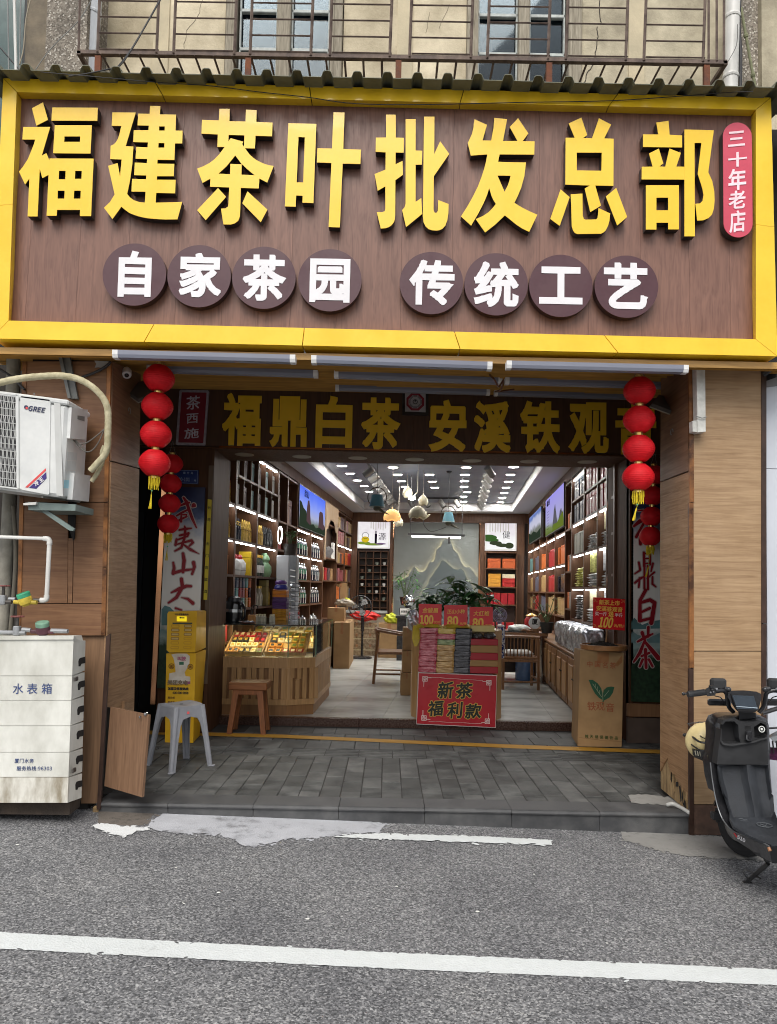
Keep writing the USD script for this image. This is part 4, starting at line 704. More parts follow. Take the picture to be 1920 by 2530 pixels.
WB=M('meter_box_white',C(198,197,186),0.55,0.16,4.5,bump=0.15,bsc=40,c2=C(222,222,214),det=10.0,st=(1,1,0.6));WBD=M('meter_box_stained',C(172,160,136),0.6,0.35,9.0,bump=0.12,c2=C(216,214,204),st=(1,1,0.3),lo=0.38,hi=0.60,det=10.0)
YB=4.05
mb=Thing('meter_box','white water meter box with blue lettering at the left','meter box',P(100,1985,YB))
cour=[300,570,750,940,1135,1320,1512]
fl,fr=lambda y:-330,lambda y:545-(y-275)*0.0365
bkx=lambda y:632-(y-355)*0.0245
for i,(a,b)in enumerate(zip(cour[:-1],cour[1:])):
 e=2.0;A4=[P(*w4(-330,a+e),YB),P(*w4(fr(a),a+e),YB),P(*w4(fr(b),b-e),YB),P(*w4(-330,b-e),YB)]
 S4=[P(*w4(bkx(a),a-28+(0 if i else 36)),YB*1.039),P(*w4(bkx(b),b-40),YB*1.039)]
 mb.part('course',hull(np.vstack([A4,S4,S4-np.array([0.9,0,0])])),WBD if i==5 else WB)
 xm=(a+b)/2+6-i*6
 if True:
  yv=(455,630,815,995,1180,1370)[i];bx=bkx(yv);q=[(bx-40,yv-14),(bx-30,yv-20),(bx+4,yv-28),(bx+4,yv+18),(bx-26,yv+26),(bx-34,yv+44),(bx-46,yv+44),(bx-48,yv+6)]
  nrm=np.cross(np.array([0,1,0.0]),[0,0,1.0]);pa2=A4[1];pb2=S4[0];sn=np.cross(pb2-pa2,A4[2]-pa2);sn/=np.linalg.norm(sn);sn=sn if sn[0]>0 else-sn
  mb.part('vent_notch',slab([PL(*w4(x,y),pa2+sn*0.002,sn)for x,y in q],-sn*0.004),DARK)
mb.part('lid',hull([P(*w4(-330,277),YB-0.008),P(*w4(547,272),YB-0.008),P(*w4(543,300),YB-0.008),P(*w4(-330,304),YB-0.008),P(*w4(604,268),YB*1.039),P(*w4(628,350),YB*1.039),P(*w4(-330,268),YB*1.04)]),WB)
for x,y in((560,592),(545,1268)):
 sn=np.array([0.9,-0.43,0]);p=PL(*w4(x,y),P(*w4(540,600),YB)+np.array([0.012,0.02,0]),[1.0,-0.12,0]);mb.part('latch',[cbox(p[0]-0.004,p[0]+0.008,p[1]-0.02,p[1]+0.02,p[2]-0.012,p[2]+0.012,0.003)],BRASS)
BLU=M('stencil_blue',C(62,78,122),0.6,0.25,60.0)
rdir=P(*w4(385,668),YB)-P(*w4(100,668),YB)
for ch,x in zip('水表箱',(135,240,348)):mb.part('lettering',words(ch,P(*w4(x,664),YB),0.062,rdir,(0,0,1),0.004),BLU)
mb.part('lettering',words('厦门水务',P(*w4(180,1198),YB),0.026,rdir,(0,0,1),0.002,gap=0.05),BLU);mb.part('lettering',words('服务热线:96303',P(*w4(255,1254),YB),0.026,rdir,(0,0,1),0.002,gap=0.06),BLU)
mb.part('plinth',hull([P(*w4(x,y),Y)for x,y,Y in((-330,1514,4.16),(520,1510,4.16),(515,1600,4.14),(-330,1590,4.14),(600,1475,4.3),(590,1540,4.3),(-330,1540,4.3))]),M('plinth_dark',C(70,60,52),0.9,0.35,9.0,bump=0.4))
WALN=WOOD('walnut_board',C(92,66,48),C(136,106,82),'z',4.5,16.0,0.45,0.5,0.05,0.12)
tp=[P(273,1747,4.37),P(367,1767,4.22),P(350,1970,4.22),P(258,1942,4.37)]
dn=np.cross(tp[1]-tp[0],tp[3]-tp[0]);dn/=np.linalg.norm(dn);dn=dn if dn[1]>0 else-dn
wd=Thing('access_door','small walnut access door hanging open at the left pillar foot','door',tp[3]);wd.part('leaf',slab(tp,dn*0.018),WALN);
pk=P(347,1772,4.235)-dn*0.001;wd.part('lock',lathe([(0,0),(0.008,0),(0.007,0.006),(0,0.008)],12,pk,-dn),M('chrome',C(190,190,190),0.2,metal=1.0));wd.part('hinge',cbox(tp[1][0]-0.03,tp[1][0]-0.012,tp[1][1],tp[1][1]+0.03,tp[1][2]-0.004,tp[1][2]+0.012,0.003),M('chrome'))
# ================================================================ shop front: lintel board, side banners
FY=6.40
FASW=WOOD('fascia_wood',C(62,42,30),C(88,62,46),'z',3.4,10.0,0.42,0.9,0.03,0.06);JAMB=WOOD('jamb_wood',C(62,40,26),C(92,62,41),'z',3.6,13.0,0.62,0.8,0.05,0.1,spec=0.2);MIRR=M('bronze_mirror',C(190,140,104),0.08,0.12,6.0,metal=1.0)
fs=Thing('lintel_board','dark wood lintel board with yellow tea characters over the doorway','sign board',(0,FY,2.54))
for a,b in zip((-2.7,-1.9,-1.45,-0.55,0.2,1.2,2.1),(-1.9,-1.45,-0.55,0.2,1.2,2.1,2.8)):fs.part('board_panel',box(a+0.001,b-0.001,FY,FY+0.02,2.565,3.12),FASW)
fs.part('beam',[box(-2.7,2.8,FY+0.02,7.02,2.545,3.12),box(-2.7,2.8,FY-0.001,FY+0.03,2.54,2.552)],JAMB);fs.part('mirror_trim',box(P(541,1109,FY)[0],P(1470,1124,FY)[0],FY-0.006,FY+0.02,2.552,2.566),MIRR)
YELF=M('yellow_acrylic',(0.80,0.50,0.025),0.35,0.05,3.0)
k6,k7=0.41096,0.45265
FL=[('福',270+675*k6,850+297*k6,270+918*k6,850+610*k6),('鼎',270+960*k6,850+315*k6,270+1193*k6,850+620*k6),('白',270+1237*k6,850+313*k6,270+1465*k6,850+623*k6),('茶',891,983,991,1109),('安',960+217*k7,850+305*k7,960+428*k7,850+587*k7),('溪',960+465*k7,850+312*k7,960+670*k7,850+592*k7),('铁',960+718*k7,850+312*k7,960+937*k7,850+595*k7),('观',960+981*k7,850+320*k7,960+1204*k7,850+596*k7),('音',960+1238*k7,850+322*k7,960+1462*k7,850+602*k7)]
for ch,u0,v0,u1,v1 in FL:
 g=glyph_px(ch,u0,v0,u1,v1,FY-0.016,0.036);lp=fs.part('letter',ext(g,FY-0.016,0.004),YELF);subpart(lp,'letter_side',moved(ext(g.buffer(-0.0006),FY-0.0118,0.0118),tl(-fs.loc)),BLKP)
GOFF=M('unlit_disc',C(150,140,124),0.5)
for u,v in((462,1120),(604,1123),(745.5,1128),(884,1131.5),(1024.7,1135),(1166,1138),(1308.5,1140),(1451,1141),(1607,1144)):
 c=H(u,v,2.545);fs.part('downlight',[lathe([(0,-0.004),(0.082,-0.004),(0.09,-0.002),(0.09,0.001),(0,0.001)],22,(c[0],c[1],2.5445))],GOFF)
def plaque_px(t,ps,Y,th):return quad(ps,Y,th)
pq=Thing('red_plaque','red plaque with white border and three white characters by the left lanterns','plaque',P(472,1098,FY-0.02))
z6=lambda x,y:(270+x*k6,850+y*k6)
def rrect(x0,y0,x1,y1,Y,r):a,b=P(x0,y1,Y),P(x1,y0,Y);return sbox(a[0]+r,a[2]+r,b[0]-r,b[2]-r).buffer(r,5)
pq.part('board',ext(affinity.skew(rrect(*z6(405,278),*z6(593,606),FY-0.02,0.014),xs=2,origin='center'),FY-0.02,0.02),M('plaque_border',C(158,150,158),0.5,0.2,30.0));pq.part('field',ext(affinity.skew(rrect(*z6(420,292),*z6(580,592),FY-0.0215,0.006),xs=2,origin='center'),FY-0.0215,0.0015),M('plaque_red',C(122,24,42),0.45,0.1,20.0))
for ch,y0,y1,x0,x1 in(('茶',312,392,462,548),('西',418,476,463,535),('施',505,566,450,540)):g=affinity.skew(glyph_px(ch,*z6(x0,y0),*z6(x1,y1),FY-0.023,0.012),ys=6,origin='center');pq.part('character',ext(g,FY-0.023,0.0015),M('char_pale',C(196,190,200),0.5))
z7=lambda x,y:(960+x*k7,850+y*k7)
tg=Thing('trigram_plaque','small framed square plaque with red octagon emblem between the two yellow phrases','plaque',P(1026,1020,FY-0.03));YT=FY-0.03
tg.part('frame',quad([z7(75,248),z7(218,252),z7(218,388),z7(75,384)],YT,0.03),M('frame_black',(0.02,0.017,0.015),0.4));tg.part('panel',quad([z7(90,258),z7(203,262),z7(203,372),z7(90,368)],YT-0.002,0.002),M('plaque_white',C(168,164,166),0.45))
tc=P(*z7(146,315),YT-0.004);oc=lambda r:Polygon([(tc[0]+r*math.cos(math.pi/8+k*math.pi/4),tc[2]+r*math.sin(math.pi/8+k*math.pi/4))for k in range(8)])
tg.part('emblem',ext(oc(0.086).difference(oc(0.064)),YT-0.004,0.001),M('emblem_red',C(128,26,44),0.5));tg.part('emblem',ext(unary_union([affinity.rotate(sbox(tc[0]-0.018,tc[2]+0.044+0.008*j,tc[0]+0.018,tc[2]+0.048+0.008*j),45*k,origin=(tc[0],tc[2]))for k in range(8)for j in range(2)]),YT-0.0045,0.001),M('emblem_black',(0.03,0.03,0.03),0.5))
tg.part('emblem',ext(Point(tc[0],tc[2]).buffer(0.022).difference(Point(tc[0],tc[2]).buffer(0.016)).union(Point(tc[0],tc[2]+0.008).buffer(0.008)),YT-0.0045,0.001),M('emblem_black'))
BY_=FY+0.03
lw=Thing('doorway_surround','dark wood surround left of the doorway behind the yellow cabinet','door frame',(-1.9,FY,0));dz=2.54
lw.part('panel',box(P(395,1500,BY_)[0],P(515,1400,BY_)[0],BY_,BY_+0.06,0.0,dz),JAMB);lw.part('mirror_strip',slab([P(u,v,FY)for u,v in((399,1205),(411,1205),(383,1740),(371,1740))],(0,0.03,0)),MIRR)
jl0,jl1=P(516,1400,FY)[0],P(541,1400,FY+0.3)[0]
lw.part('jamb',box(jl0-0.01,jl1,FY,7.05,0.0,dz),JAMB);lw.part('metal_post',slab([P(u,v,FY-0.012)for u,v in((516,1150),(527,1150),(512,1690),(501,1690))],(0,0.012,0)),M('post_bronze',C(96,78,60),0.4,0.2,5.0))
rw=Thing('doorway_surround','dark wood surround right of the doorway behind the kraft carton','door frame',(2.1,FY,0))
jr0,jr1=P(1513,1400,7.0)[0],P(1556,1400,FY)[0]
rw.part('jamb',box(jr0,jr1,FY,7.05,0.0,dz),JAMB);rw.part('panel',box(jr1,jr1+0.5,BY_,BY_+0.06,0.0,dz),JAMB);rw.part('base_board',quad([(1550,1738),(1640,1741),(1640,1772),(1550,1770)],FY-0.006,0.03),WOOD('base_wood',C(110,78,52),C(138,102,72),'z',3.4,13,0.5));rw.part('base_board',box(P(1550,1800,FY)[0],jr1+0.5,FY-0.008,FY+0.03,0.0,P(1590,1774,FY)[2]),M('base_slate',C(84,70,62),0.5,0.2,6.0))
alley=Thing('side_passage','dark passage wall between the left pillar and the banner','wall',(-2.4,6.9,0));alley.part('wall',box(-3.3,P(396,1400,6.6)[0],6.9,7.0,-0.02,3.1),M('passage_dark',C(34,32,32),0.8,0.3,3.0));alley.part('door',box(-3.0,-2.35,6.86,6.9,0.0,2.0),M('passage_door',C(30,34,36),0.5,0.2,3.0));alley.part('wall',box(-3.3,-3.2,4.84,6.9,-0.02,3.2),M('passage_dark'));alley.part('wall',box(2.85,2.95,4.84,7.0,-0.02,3.2),M('passage_dark'))
def bannermat(name,z0,z1):
 usdkit.material(stage,'/World/Looks/'+name,{'g':('geometry',{}),'s':('separate_xyz',{}),'mr':('map_range',{'from_min':z0,'from_max':z1,'clamp':True}),'n':('noise_texture',{'scale':5.0,'detail':6.0,'roughness':0.6}),'ad':('math',{'math_type':'multiply_add','value2':0.22}),'sb':('math',{'math_type':'subtract','value2':0.11}),'r':('rgb_ramp',{'ramp':[(0.0,C(40,66,34)),(0.06,C(62,92,48)),(0.13,C(22,40,26)),(0.20,C(40,66,46)),(0.25,C(160,180,176)),(0.30,C(122,152,152)),(0.36,C(238,235,228)),(0.74,C(238,235,230)),(0.82,C(168,178,196)),(0.86,C(84,100,136)),(0.93,C(34,46,86)),(1.0,C(26,34,66))]}),'p':('principled_bsdf',{'roughness':0.45})},[('g.position','s.vector'),('s.z','mr.value'),('g.position','n.vector'),('n.fac','ad.value1'),('mr.result','ad.value3'),('ad.value','sb.value1'),('sb.value','r.fac'),('r.color','p.base_color')],surface='p.BSDF');return '/World/Looks/'+name
BRED=M('banner_red',C(148,18,34),0.45,0.08,10.0);BOUT=M('banner_outline',C(196,184,178),0.5)
STL=[[[(360,450,30),(400,510,45)],[(300,570,20),(390,530,40),(440,520,30)],[(400,500,40),(430,600,45),(480,740,42),(540,870,22)],[(480,580,20),(503,557,62),(522,572,24)],[(265,705,24),(330,665,32),(440,610,25)],[(330,660,22),(325,785,36)],[(270,785,36),(330,750,30),(405,715,28)],[(350,690,20),(400,690,26)]],[[(375,850,20),(385,890,46)],[(300,905,26),(380,890,42),(470,880,20)],[(310,980,30),(430,950,36),(415,990,30),(280,1040,26)],[(262,1035,34),(248,1112,40)],[(250,1110,22),(470,1050,36),(490,1080,36),(440,1130,25)],[(385,900,36),(372,1020,36),(330,1150,36),(240,1198,26)],[(355,1105,22),(460,1180,42),(575,1238,9)]],[[(352,1235,42),(368,1330,52),(352,1490,46)],[(215,1362,30),(228,1440,44),(215,1510,52)],[(215,1508,46),(350,1470,42),(490,1455,30)],[(500,1362,52),(512,1420,46),(480,1520,34)]],[[(190,1782,20),(300,1730,52),(400,1690,46),(462,1692,38)],[(330,1590,48),(345,1700,52),(260,1850,46),(150,1925,28)],[(330,1850,10),(420,1870,36),(490,1930,50)]],[[(250,2000,30),(330,2025,24)],[(240,2080,26),(330,2060,20)]]]
STR=[[[(95,545,20),(150,500,38),(192,500,10)],[(180,525,22),(118,640,26)],[(150,600,26),(155,705,26)],[(135,405,14),(180,400,12)]],[[(185,780,20),(190,905,25)],[(185,790,16),(245,790,16)],[(240,790,20),(240,890,20)],[(190,835,12),(240,832,12)],[(190,880,13),(240,878,13)],[(140,870,20),(152,935,20)],[(105,1052,20),(160,1010,22),(200,992,16)],[(105,970,14),(150,940,18)],[(147,1010,19),(140,1092,18)],[(190,900,20),(190,1105,21)],[(220,900,20),(222,1110,20)],[(265,880,22),(250,950,15)],[(215,1012,16),(278,958,18)],[(262,1000,19),(262,1062,20),(292,1088,14)]],[[(200,1120,32),(150,1212,30),(150,1392,36)],[(150,1232,26),(240,1205,32),(282,1232,36),(252,1412,40)],[(170,1312,22),(238,1280,26)],[(160,1392,26),(250,1370,26)]],[[(130,1580,20),(200,1540,30),(265,1510,16)],[(170,1500,32),(195,1572,22)],[(226,1450,26),(224,1535,22)],[(190,1578,22),(150,1680,32),(95,1762,18)],[(200,1588,26),(260,1660,38),(316,1728,42)],[(165,1710,22),(235,1680,22)],[(200,1650,30),(205,1812,28)],[(175,1740,24),(148,1802,22)],[(230,1740,24),(263,1802,22)]]]
MTN=M('banner_teal',C(92,132,134),0.5,0.2,6.0);MTG=M('banner_green',C(34,58,36),0.55,0.5,30.0)
def banner(name_l,quadpx,strokes,org,s,mts,label,bname):
 t=Thing('vertical_banner',label,'banner',P(*quadpx[3],FY));zz=P(*quadpx[3],FY)[2],P(*quadpx[0],FY)[2]
 t.part('sheet',quad(quadpx,FY,0.02),bannermat(bname,*zz))
 for k,(m,mt)in enumerate(mts):t.part('print',ext(pxpoly(m,FY-0.001-0.0006*k).intersection(pxpoly(quadpx,FY)),FY-0.001-0.0006*k,0.0006),mt)
 lim=pxpoly([(quadpx[0][0]-20,quadpx[0][1]),quadpx[1],quadpx[2],(quadpx[3][0]-20,quadpx[3][1])],FY)
 for st in strokes:
  g=to_plane(brush(st),FY-0.004,org,s).intersection(lim);t.part('outline',ext(g.buffer(0.007),FY-0.0032,0.0006),BOUT);t.part('character',ext(g,FY-0.004,0.0008),BRED)
banner('l',[(413,1203),(507,1204),(486,1703),(388,1700)],STL,(390,1150),5.671,[([(399,1506),(407,1496),(420,1500),(432,1512),(440,1545),(399,1545)],MTN),([(392,1640),(410,1620),(440,1600),(470,1620),(490,1610),(490,1703),(388,1703)],MTG)],'left vertical banner with red brush characters, partly behind yellow cabinet','banner_print_left')
k8=3.629
zb=lambda x,y:(1540+x/k8,1150+y/k8)
banner('r',[(1561,1206),(1660,1208),(1656,1736),(1559,1733)],STR,(1540,1150),k8,[([zb(72,1405),zb(100,1365),zb(130,1395),zb(170,1430),zb(240,1400),zb(330,1385),zb(400,1400),zb(400,1460),zb(72,1470)],MTN),([zb(72,1500),zb(90,1490),zb(130,1520),zb(250,1540),zb(330,1500),zb(400,1520),zb(400,1590),zb(72,1590)],M('banner_mist',C(110,140,142),0.5,0.15,8.0)),([zb(72,1800),zb(120,1740),zb(200,1700),zb(280,1730),zb(400,1690),zb(400,2120),zb(70,2115)],MTG)],'right vertical banner with red brush characters above printed tea hills','banner_print_right')
ys=Thing('yellow_strip','narrow yellow vertical strip with small dark characters on left door jamb','sign',P(508,1482,FY-0.014));zc=lambda x,y:(390+x/5.671,1150+y/5.671)
ys.part('strip',quad([zc(700,470),zc(755,482),zc(690,1885),zc(640,1880)],FY-0.014,0.002),M('strip_yellow',C(206,184,40),0.5,0.06,5.0))
for i,ch in enumerate('台湾·金门高粱酒'):
 y=590+i*168;x=722-(y-590)*0.046;ys.part('character',words(ch,P(*zc(x,y),FY-0.014),0.032,fat=0.01),M('ink_olive',C(70,66,20),0.6))
dp_=Thing('door_plate','blue street number plate half behind the rear left lanterns','sign',P(463,1196,FY-0.004));BLUP=M('plate_blue',C(26,52,112),0.35,0.08,5.0);PALE=M('plate_pale',C(150,168,200),0.5)
dp_.part('plate',quad([(430,1160.5),(490.5,1161.5),(489.6,1196),(429,1194)],FY+0.012,0.012),BLUP)
dp_.part('border',[tube([P(*a,FY+0.011),P(*b,FY+0.011)],0.0018,4)for a,b in(((432,1162.5),(489,1163.3)),((489,1163.3),(488,1194.3)),((488,1194.3),(431,1192.3)))],PALE)
dp_.part('lettering',words('横 竹 路',P(465,1168.5,FY+0.012),0.022,fat=0.02,gap=0.18),PALE);dp_.part('lettering',words('80-101',P(455,1184.5,FY+0.012),0.042,fat=0.02,narrow=0.8),PALE);dp_.part('lettering',words('号',P(482,1187.5,FY+0.012),0.020,fat=0.02),PALE)
# ================================================================ things standing in the entrance
s8=6.144
def c8(x,y):return(380+x/s8,1480+y/s8)
Y0,Y1=6.05,6.35
YC=M('cabinet_yellow',C(214,164,24),0.42,0.06,4.0,c2=C(222,174,34));INK=M('ink_black',(0.03,0.026,0.02),0.6)
pb_=Thing('power_bank_cabinet','yellow power bank cabinet behind the grey stool','vending machine',(P(*c8(400,2000),Y0)[0],Y0,0))
def solid(front,back_r):f=[P(*c8(x,y),Y0)for x,y in front];b=[P(*c8(x,y),Y1)for x,y in back_r];return hull(np.vstack([f,b,[f[0]+[0,Y1-Y0,0],f[-1]+[0,Y1-Y0,0]]]))
up_=pb_.part('upper_body',solid([(205,225),(225,190),(655,182),(640,640),(622,812),(235,812),(195,775)],[(770,168),(795,185),(790,735),(760,755)]),YC)
lo=solid([(190,828),(638,822),(600,2080),(172,2068)],[(795,768),(700,2010)]);lo.vertices[:,2]=np.where(lo.vertices[:,2]<0.08,0.0,lo.vertices[:,2]);pb_.part('lower_body',lo,YC)
for y in(410,470,535,600,665,735):
 for xa,xb in((265,390),(460,580)):
  sh=(y-410)*0.03;a,b=P(*c8(xa-sh,y+22),Y0-0.001),P(*c8(xb-sh,y-20),Y0-0.001);g=sbox(a[0]+0.008,a[2]+0.008,b[0]-0.008,b[2]-0.008).buffer(0.008,4)
  lit_=(y,xa)in((410,460),(470,265),(470,460),(535,265),(535,460),(600,265));pb_.part('slot',ext(g.difference(g.buffer(-0.0045)),Y0-0.003,0.004),M('slot_rim',C(150,104,20),0.5)if lit_ else M('slot_rim_light',C(200,150,30),0.5))
  if lit_:pb_.part('power_bank',ext(g.buffer(-0.0045),Y0-0.0015,0.002),M('bank_pale',C(200,172,110),0.4))
pb_.part('screen',ext(pxpoly([(350,263),(500,263),(500,340),(350,338)],Y0-0.002,(380,1480),s8),Y0-0.002,0.002),EMIT('screen_glow',C(250,220,40),0.55));pb_.part('lettering',words('●美团',P(*c8(428,284),Y0-0.003),0.014,fat=0.03),INK)
pb_.part('lettering',words('24小时智能充电',P(*c8(425,232),Y0),0.0165,fat=0.02),INK);pb_.part('strip',ext(pxpoly([(285,358),(582,358),(582,382),(285,380)],Y0-0.002,(380,1480),s8),Y0-0.002,0.002),M('strip_dark',C(70,74,60),0.5))
PAPR=M('torn_paper',C(206,190,166),0.7,0.12,8.0,c2=C(222,216,206))
pb_.part('torn_paper',ext(pxpoly([(265,840),(360,828),(500,830),(548,870),(540,980),(500,1060),(470,1110),(480,1170),(553,1180),(553,1285),(450,1290),(380,1285),(300,1290),(225,1255),(235,1130),(330,1110),(320,1000),(300,900)],Y0-0.001,(380,1480),s8),Y0-0.001,0.001),PAPR)
pb_.part('lettering',words('叫按',P(*c8(425,905),Y0-0.002),0.036,fat=0.03),M('ink_magenta',C(176,92,118),0.6));pb_.part('sticker',ext(pxpoly([(385,955),(455,955),(455,1000),(385,1000)],Y0-0.002,(380,1480),s8),Y0-0.002,0.001),M('sticker_green',C(60,112,84),0.6));pb_.part('sticker',ext(pxpoly([(440,1262),(553,1248),(553,1290),(455,1295)],Y0-0.002,(380,1480),s8),Y0-0.002,0.001),M('sticker_purple',C(150,84,112),0.6))
pb_.part('lettering',words('美团充电',P(*c8(362,1268),Y0-0.002),0.043,fat=0.03),M('ink_faded',C(120,104,80),0.6));pb_.part('lettering',words('加盟及客服热线',P(*c8(372,1362),Y0),0.0245,fat=0.05),INK);pb_.part('lettering',words('400 000 5658',P(*c8(405,1425),Y0),0.025,fat=0.035,narrow=0.88),INK)
for tx,y in(('高分成',1497),('低成本',1565),('投放易',1632)):pb_.part('lettering',words(tx,P(*c8(266,y),Y0),0.0195,fat=0.03),M('ink_brown',C(120,84,20),0.6))
for x,y in((268,1022),(555,1028)):c=P(*c8(x,y),Y0-0.002);pb_.part('badge',ext(Point(c[0],c[2]).buffer(0.0235,14).difference(Point(c[0],c[2]).buffer(0.0185,14)),Y0-0.0022,0.001),M('badge_brown',C(112,62,20),0.6));pb_.part('badge',words('送',c,0.024,fat=0.03),M('badge_brown'))
STG=M('stool_grey',C(142,144,150),0.36,0.05,6.0,c2=C(150,152,158));ft=[H(u,v,0.0)for u,v in((424,1911),(514,1894),(463,1872),(370,1892))]
cc=np.mean(ft,0);st=Thing('plastic_stool','grey plastic stool in front of the yellow cabinet','stool',(cc[0],cc[1],0));Ht=0.455
fe=[]
for p in ft:d=p-cc;d[2]=0;fe.append(d/np.linalg.norm(d))
ang=[math.atan2(d[1],d[0])for d in fe];a0=ang[0]
dirs=[np.array([math.cos(a0+k*math.pi/2),math.sin(a0+k*math.pi/2),0])for k in range(4)]
RB,RT=0.235,0.165
bot=[cc+d*RB for d in dirs];top=[cc+d*RT+[0,0,Ht-0.012]for d in dirs]
def spt(i,a,h):
 j=(i+1)%4;lo_=bot[i]*(1-a)+bot[j]*a;hi_=top[i]*(1-a)+top[j]*a;return lo_*(1-h)+hi_*h
for i in range(4):
 ms_=[]
 for(sd,fl_)in((i,0),((i-1)%4,1)):
  ol=[(0.0,0.0),(0.105,0.0),(0.14,0.45),(0.19,0.70),(0.27,0.80),(0.5,0.835),(0.5,1.0),(0.035,1.0)]
  o3=[spt(sd,(1-a if fl_ else a),h)for a,h in ol];nn=np.cross(bot[(sd+1)%4]-bot[sd],[0,0,1.0]);nn/=np.linalg.norm(nn);ms_.append(slab(o3 if not fl_ else o3[::-1],-nn*0.0045))
 e0,e1=bot[i],top[i];dd=dirs[i]
 ms_.append(skin([np.array([c_+dd*0.004+np.array([math.cos(t),math.sin(t),0])*rr for t in np.linspace(0,2*math.pi,10,endpoint=False)])for c_,rr in((e0-dd*0.012,0.012),(e0*0.5+e1*0.5-dd*0.017,0.017),(e1-dd*0.022,0.022))]));ms_.append(cbox(e0[0]-0.02,e0[0]+0.02,e0[1]-0.02,e0[1]+0.02,0.0,0.010,0.004))
 st.part('leg',ms_,STG)
gs=20;V=[];
for j in range(gs+1):
 for i in range(gs+1):
  a,b=i/gs*2-1,j/gs*2-1;p=cc+(dirs[0]+dirs[1])*0+(dirs[0]*(a+b)/2+dirs[1]*(b-a)/2)*RT*1.03
  edge_=max(abs(a),abs(b));cor=max(0,abs(a)+abs(b)-1.55);z=Ht-0.010*(edge_>0.93)-0.016*max(0,edge_-0.93)/0.07-0.02*cor+0.016*(a*a*(1-b*b*0.4))-0.012;V.append([p[0],p[1],z])
F=[[j*(gs+1)+i,j*(gs+1)+i+1,(j+1)*(gs+1)+i+1,(j+1)*(gs+1)+i]for j in range(gs)for i in range(gs)];F=np.array(F)
sm=trimesh.Trimesh(V,np.vstack([F[:,[0,1,2]],F[:,[0,2,3]]]),process=False)
if sm.face_normals[0][2]<0:sm.invert()
st.part('seat',sm,STG,smooth=40);st.part('finger_hole',lathe([(0,0.0),(0.014,0.0),(0.014,0.0005),(0,0.0005)],14,cc+[0,0,Ht-0.0105]),M('hole_dark',(0.05,0.05,0.055),0.8))
pS=spt(0,0.42,0.90);st.part('sticker',words('■',pS,0.022,bot[1]-bot[0],(0,0,1),0.0,lift=0.002),M('sticker_pink',C(236,96,96),0.5))
WST=WOOD('stool_wood',C(96,56,32),C(146,92,54),'z',3.6,12.0,0.5,0.9,0.04,0.15);q5=lambda x,y:(500+x/2.764,1100+y/2.764)
fA,fB=H(*q5(185,1975),0),H(*q5(415,1975),0);cw=(fA+fB)/2+np.array([0,0.12,0]);wst=Thing('wooden_stool','brown wooden stool with splayed legs in front of the glass counter','stool',(cw[0],cw[1],0))
hw,zt=0.172,0.455;yS=cw[1]-0.125
wst.part('seat',cbox(cw[0]-hw,cw[0]+hw,yS,cw[1]+0.125,zt-0.068,zt,0.008),WOOD('stool_seat',C(110,66,38),C(156,102,62),'x',3.6,12.0,0.45))
for sx_ in(-1,1):
 for sy_ in(-1,1):
  t0=np.array([cw[0]+sx_*0.105,cw[1]+sy_*0.085,zt-0.066]);b0=np.array([cw[0]+sx_*0.152,cw[1]+sy_*0.115,0.0])
  wst.part('leg',hull([p+np.array([dx,dy,0])for p,w in((t0,0.026),(b0,0.021))for dx in(-w,w)for dy in(-w,w)]),WST)
for sy_ in(-1,1):wst.part('stretcher',cbox(cw[0]-0.11,cw[0]+0.11,cw[1]+sy_*0.1-0.012,cw[1]+sy_*0.1+0.012,zt-0.11,zt-0.066,0.004),WST)
KR=M('kraft',C(150,118,78),0.8,0.10,5.0,c2=C(164,132,92),det=8.0);KRD=M('kraft_shadow',C(132,100,64),0.8,0.1,8.0);TAPE=M('kraft_tape',C(150,104,66),0.35,0.1,8.0)
Yk=6.18
kq=[P(1434,1606,Yk),P(1541,1613,Yk),P(1536.5,1841,Yk),P(1427,1833,Yk)];kq[2][2]=max(0.0,kq[2][2]);kz=0.006
kx=Thing('kraft_carton','tall kraft carton with green leaf print under the bamboo tray','carton',(kq[3][0],Yk,0))
kx.part('body',hull(np.vstack([kq,[q+np.array([0.01 if q[0]<1.8 else-0.01,0.24,0])for q in kq],[[kq[3][0]+0.004,Yk,kz],[kq[2][0]-0.004,Yk,kz]]])),KR)
kp=lambda x,y:P(1270+x/5.79,1420+y/5.79,Yk-0.001);kr=kq[1]-kq[0]
kpoly=lambda pts,off=0.0:pxpoly([(1270+x/5.79,1420+y/5.79)for x,y in pts],Yk-0.001-off)
kx.part('tape',ext(kpoly([(1195,1105),(1360,1115),(1355,1270),(1190,1258)]),Yk-0.001,0.001),TAPE);kx.part('tape',ext(kpoly([(1440,1290),(1545,1150),(1550,1250),(1480,1315)]),Yk-0.001,0.001),TAPE)
KINK=M('kraft_red_ink',C(148,84,52),0.8,0.15,40.0);LEAF_I=M('leaf_ink',C(32,78,52),0.7,0.1,30.0)
for ch,x,y in(('中',1085,1278),('国',1195,1283),('名',1300,1295),('茶',1415,1298)):kx.part('lettering',words(ch,kp(x,y),0.055,kr,(0,0,1),0.012),KINK)
kx.part('leaf_print',ext(kpoly([(1068,1505),(1130,1505),(1200,1555),(1245,1620),(1265,1690),(1270,1795),(1215,1760),(1160,1700),(1115,1620)]),Yk-0.001,0.001),LEAF_I);kx.part('leaf_print',ext(kpoly([(1437,1608),(1415,1690),(1370,1755),(1300,1795),(1285,1800),(1282,1860),(1266,1860),(1268,1790),(1270,1720),(1285,1650),(1330,1610),(1390,1600)]),Yk-0.0012,0.001),LEAF_I)
VEIN=M('vein_pale',C(150,160,130),0.7)
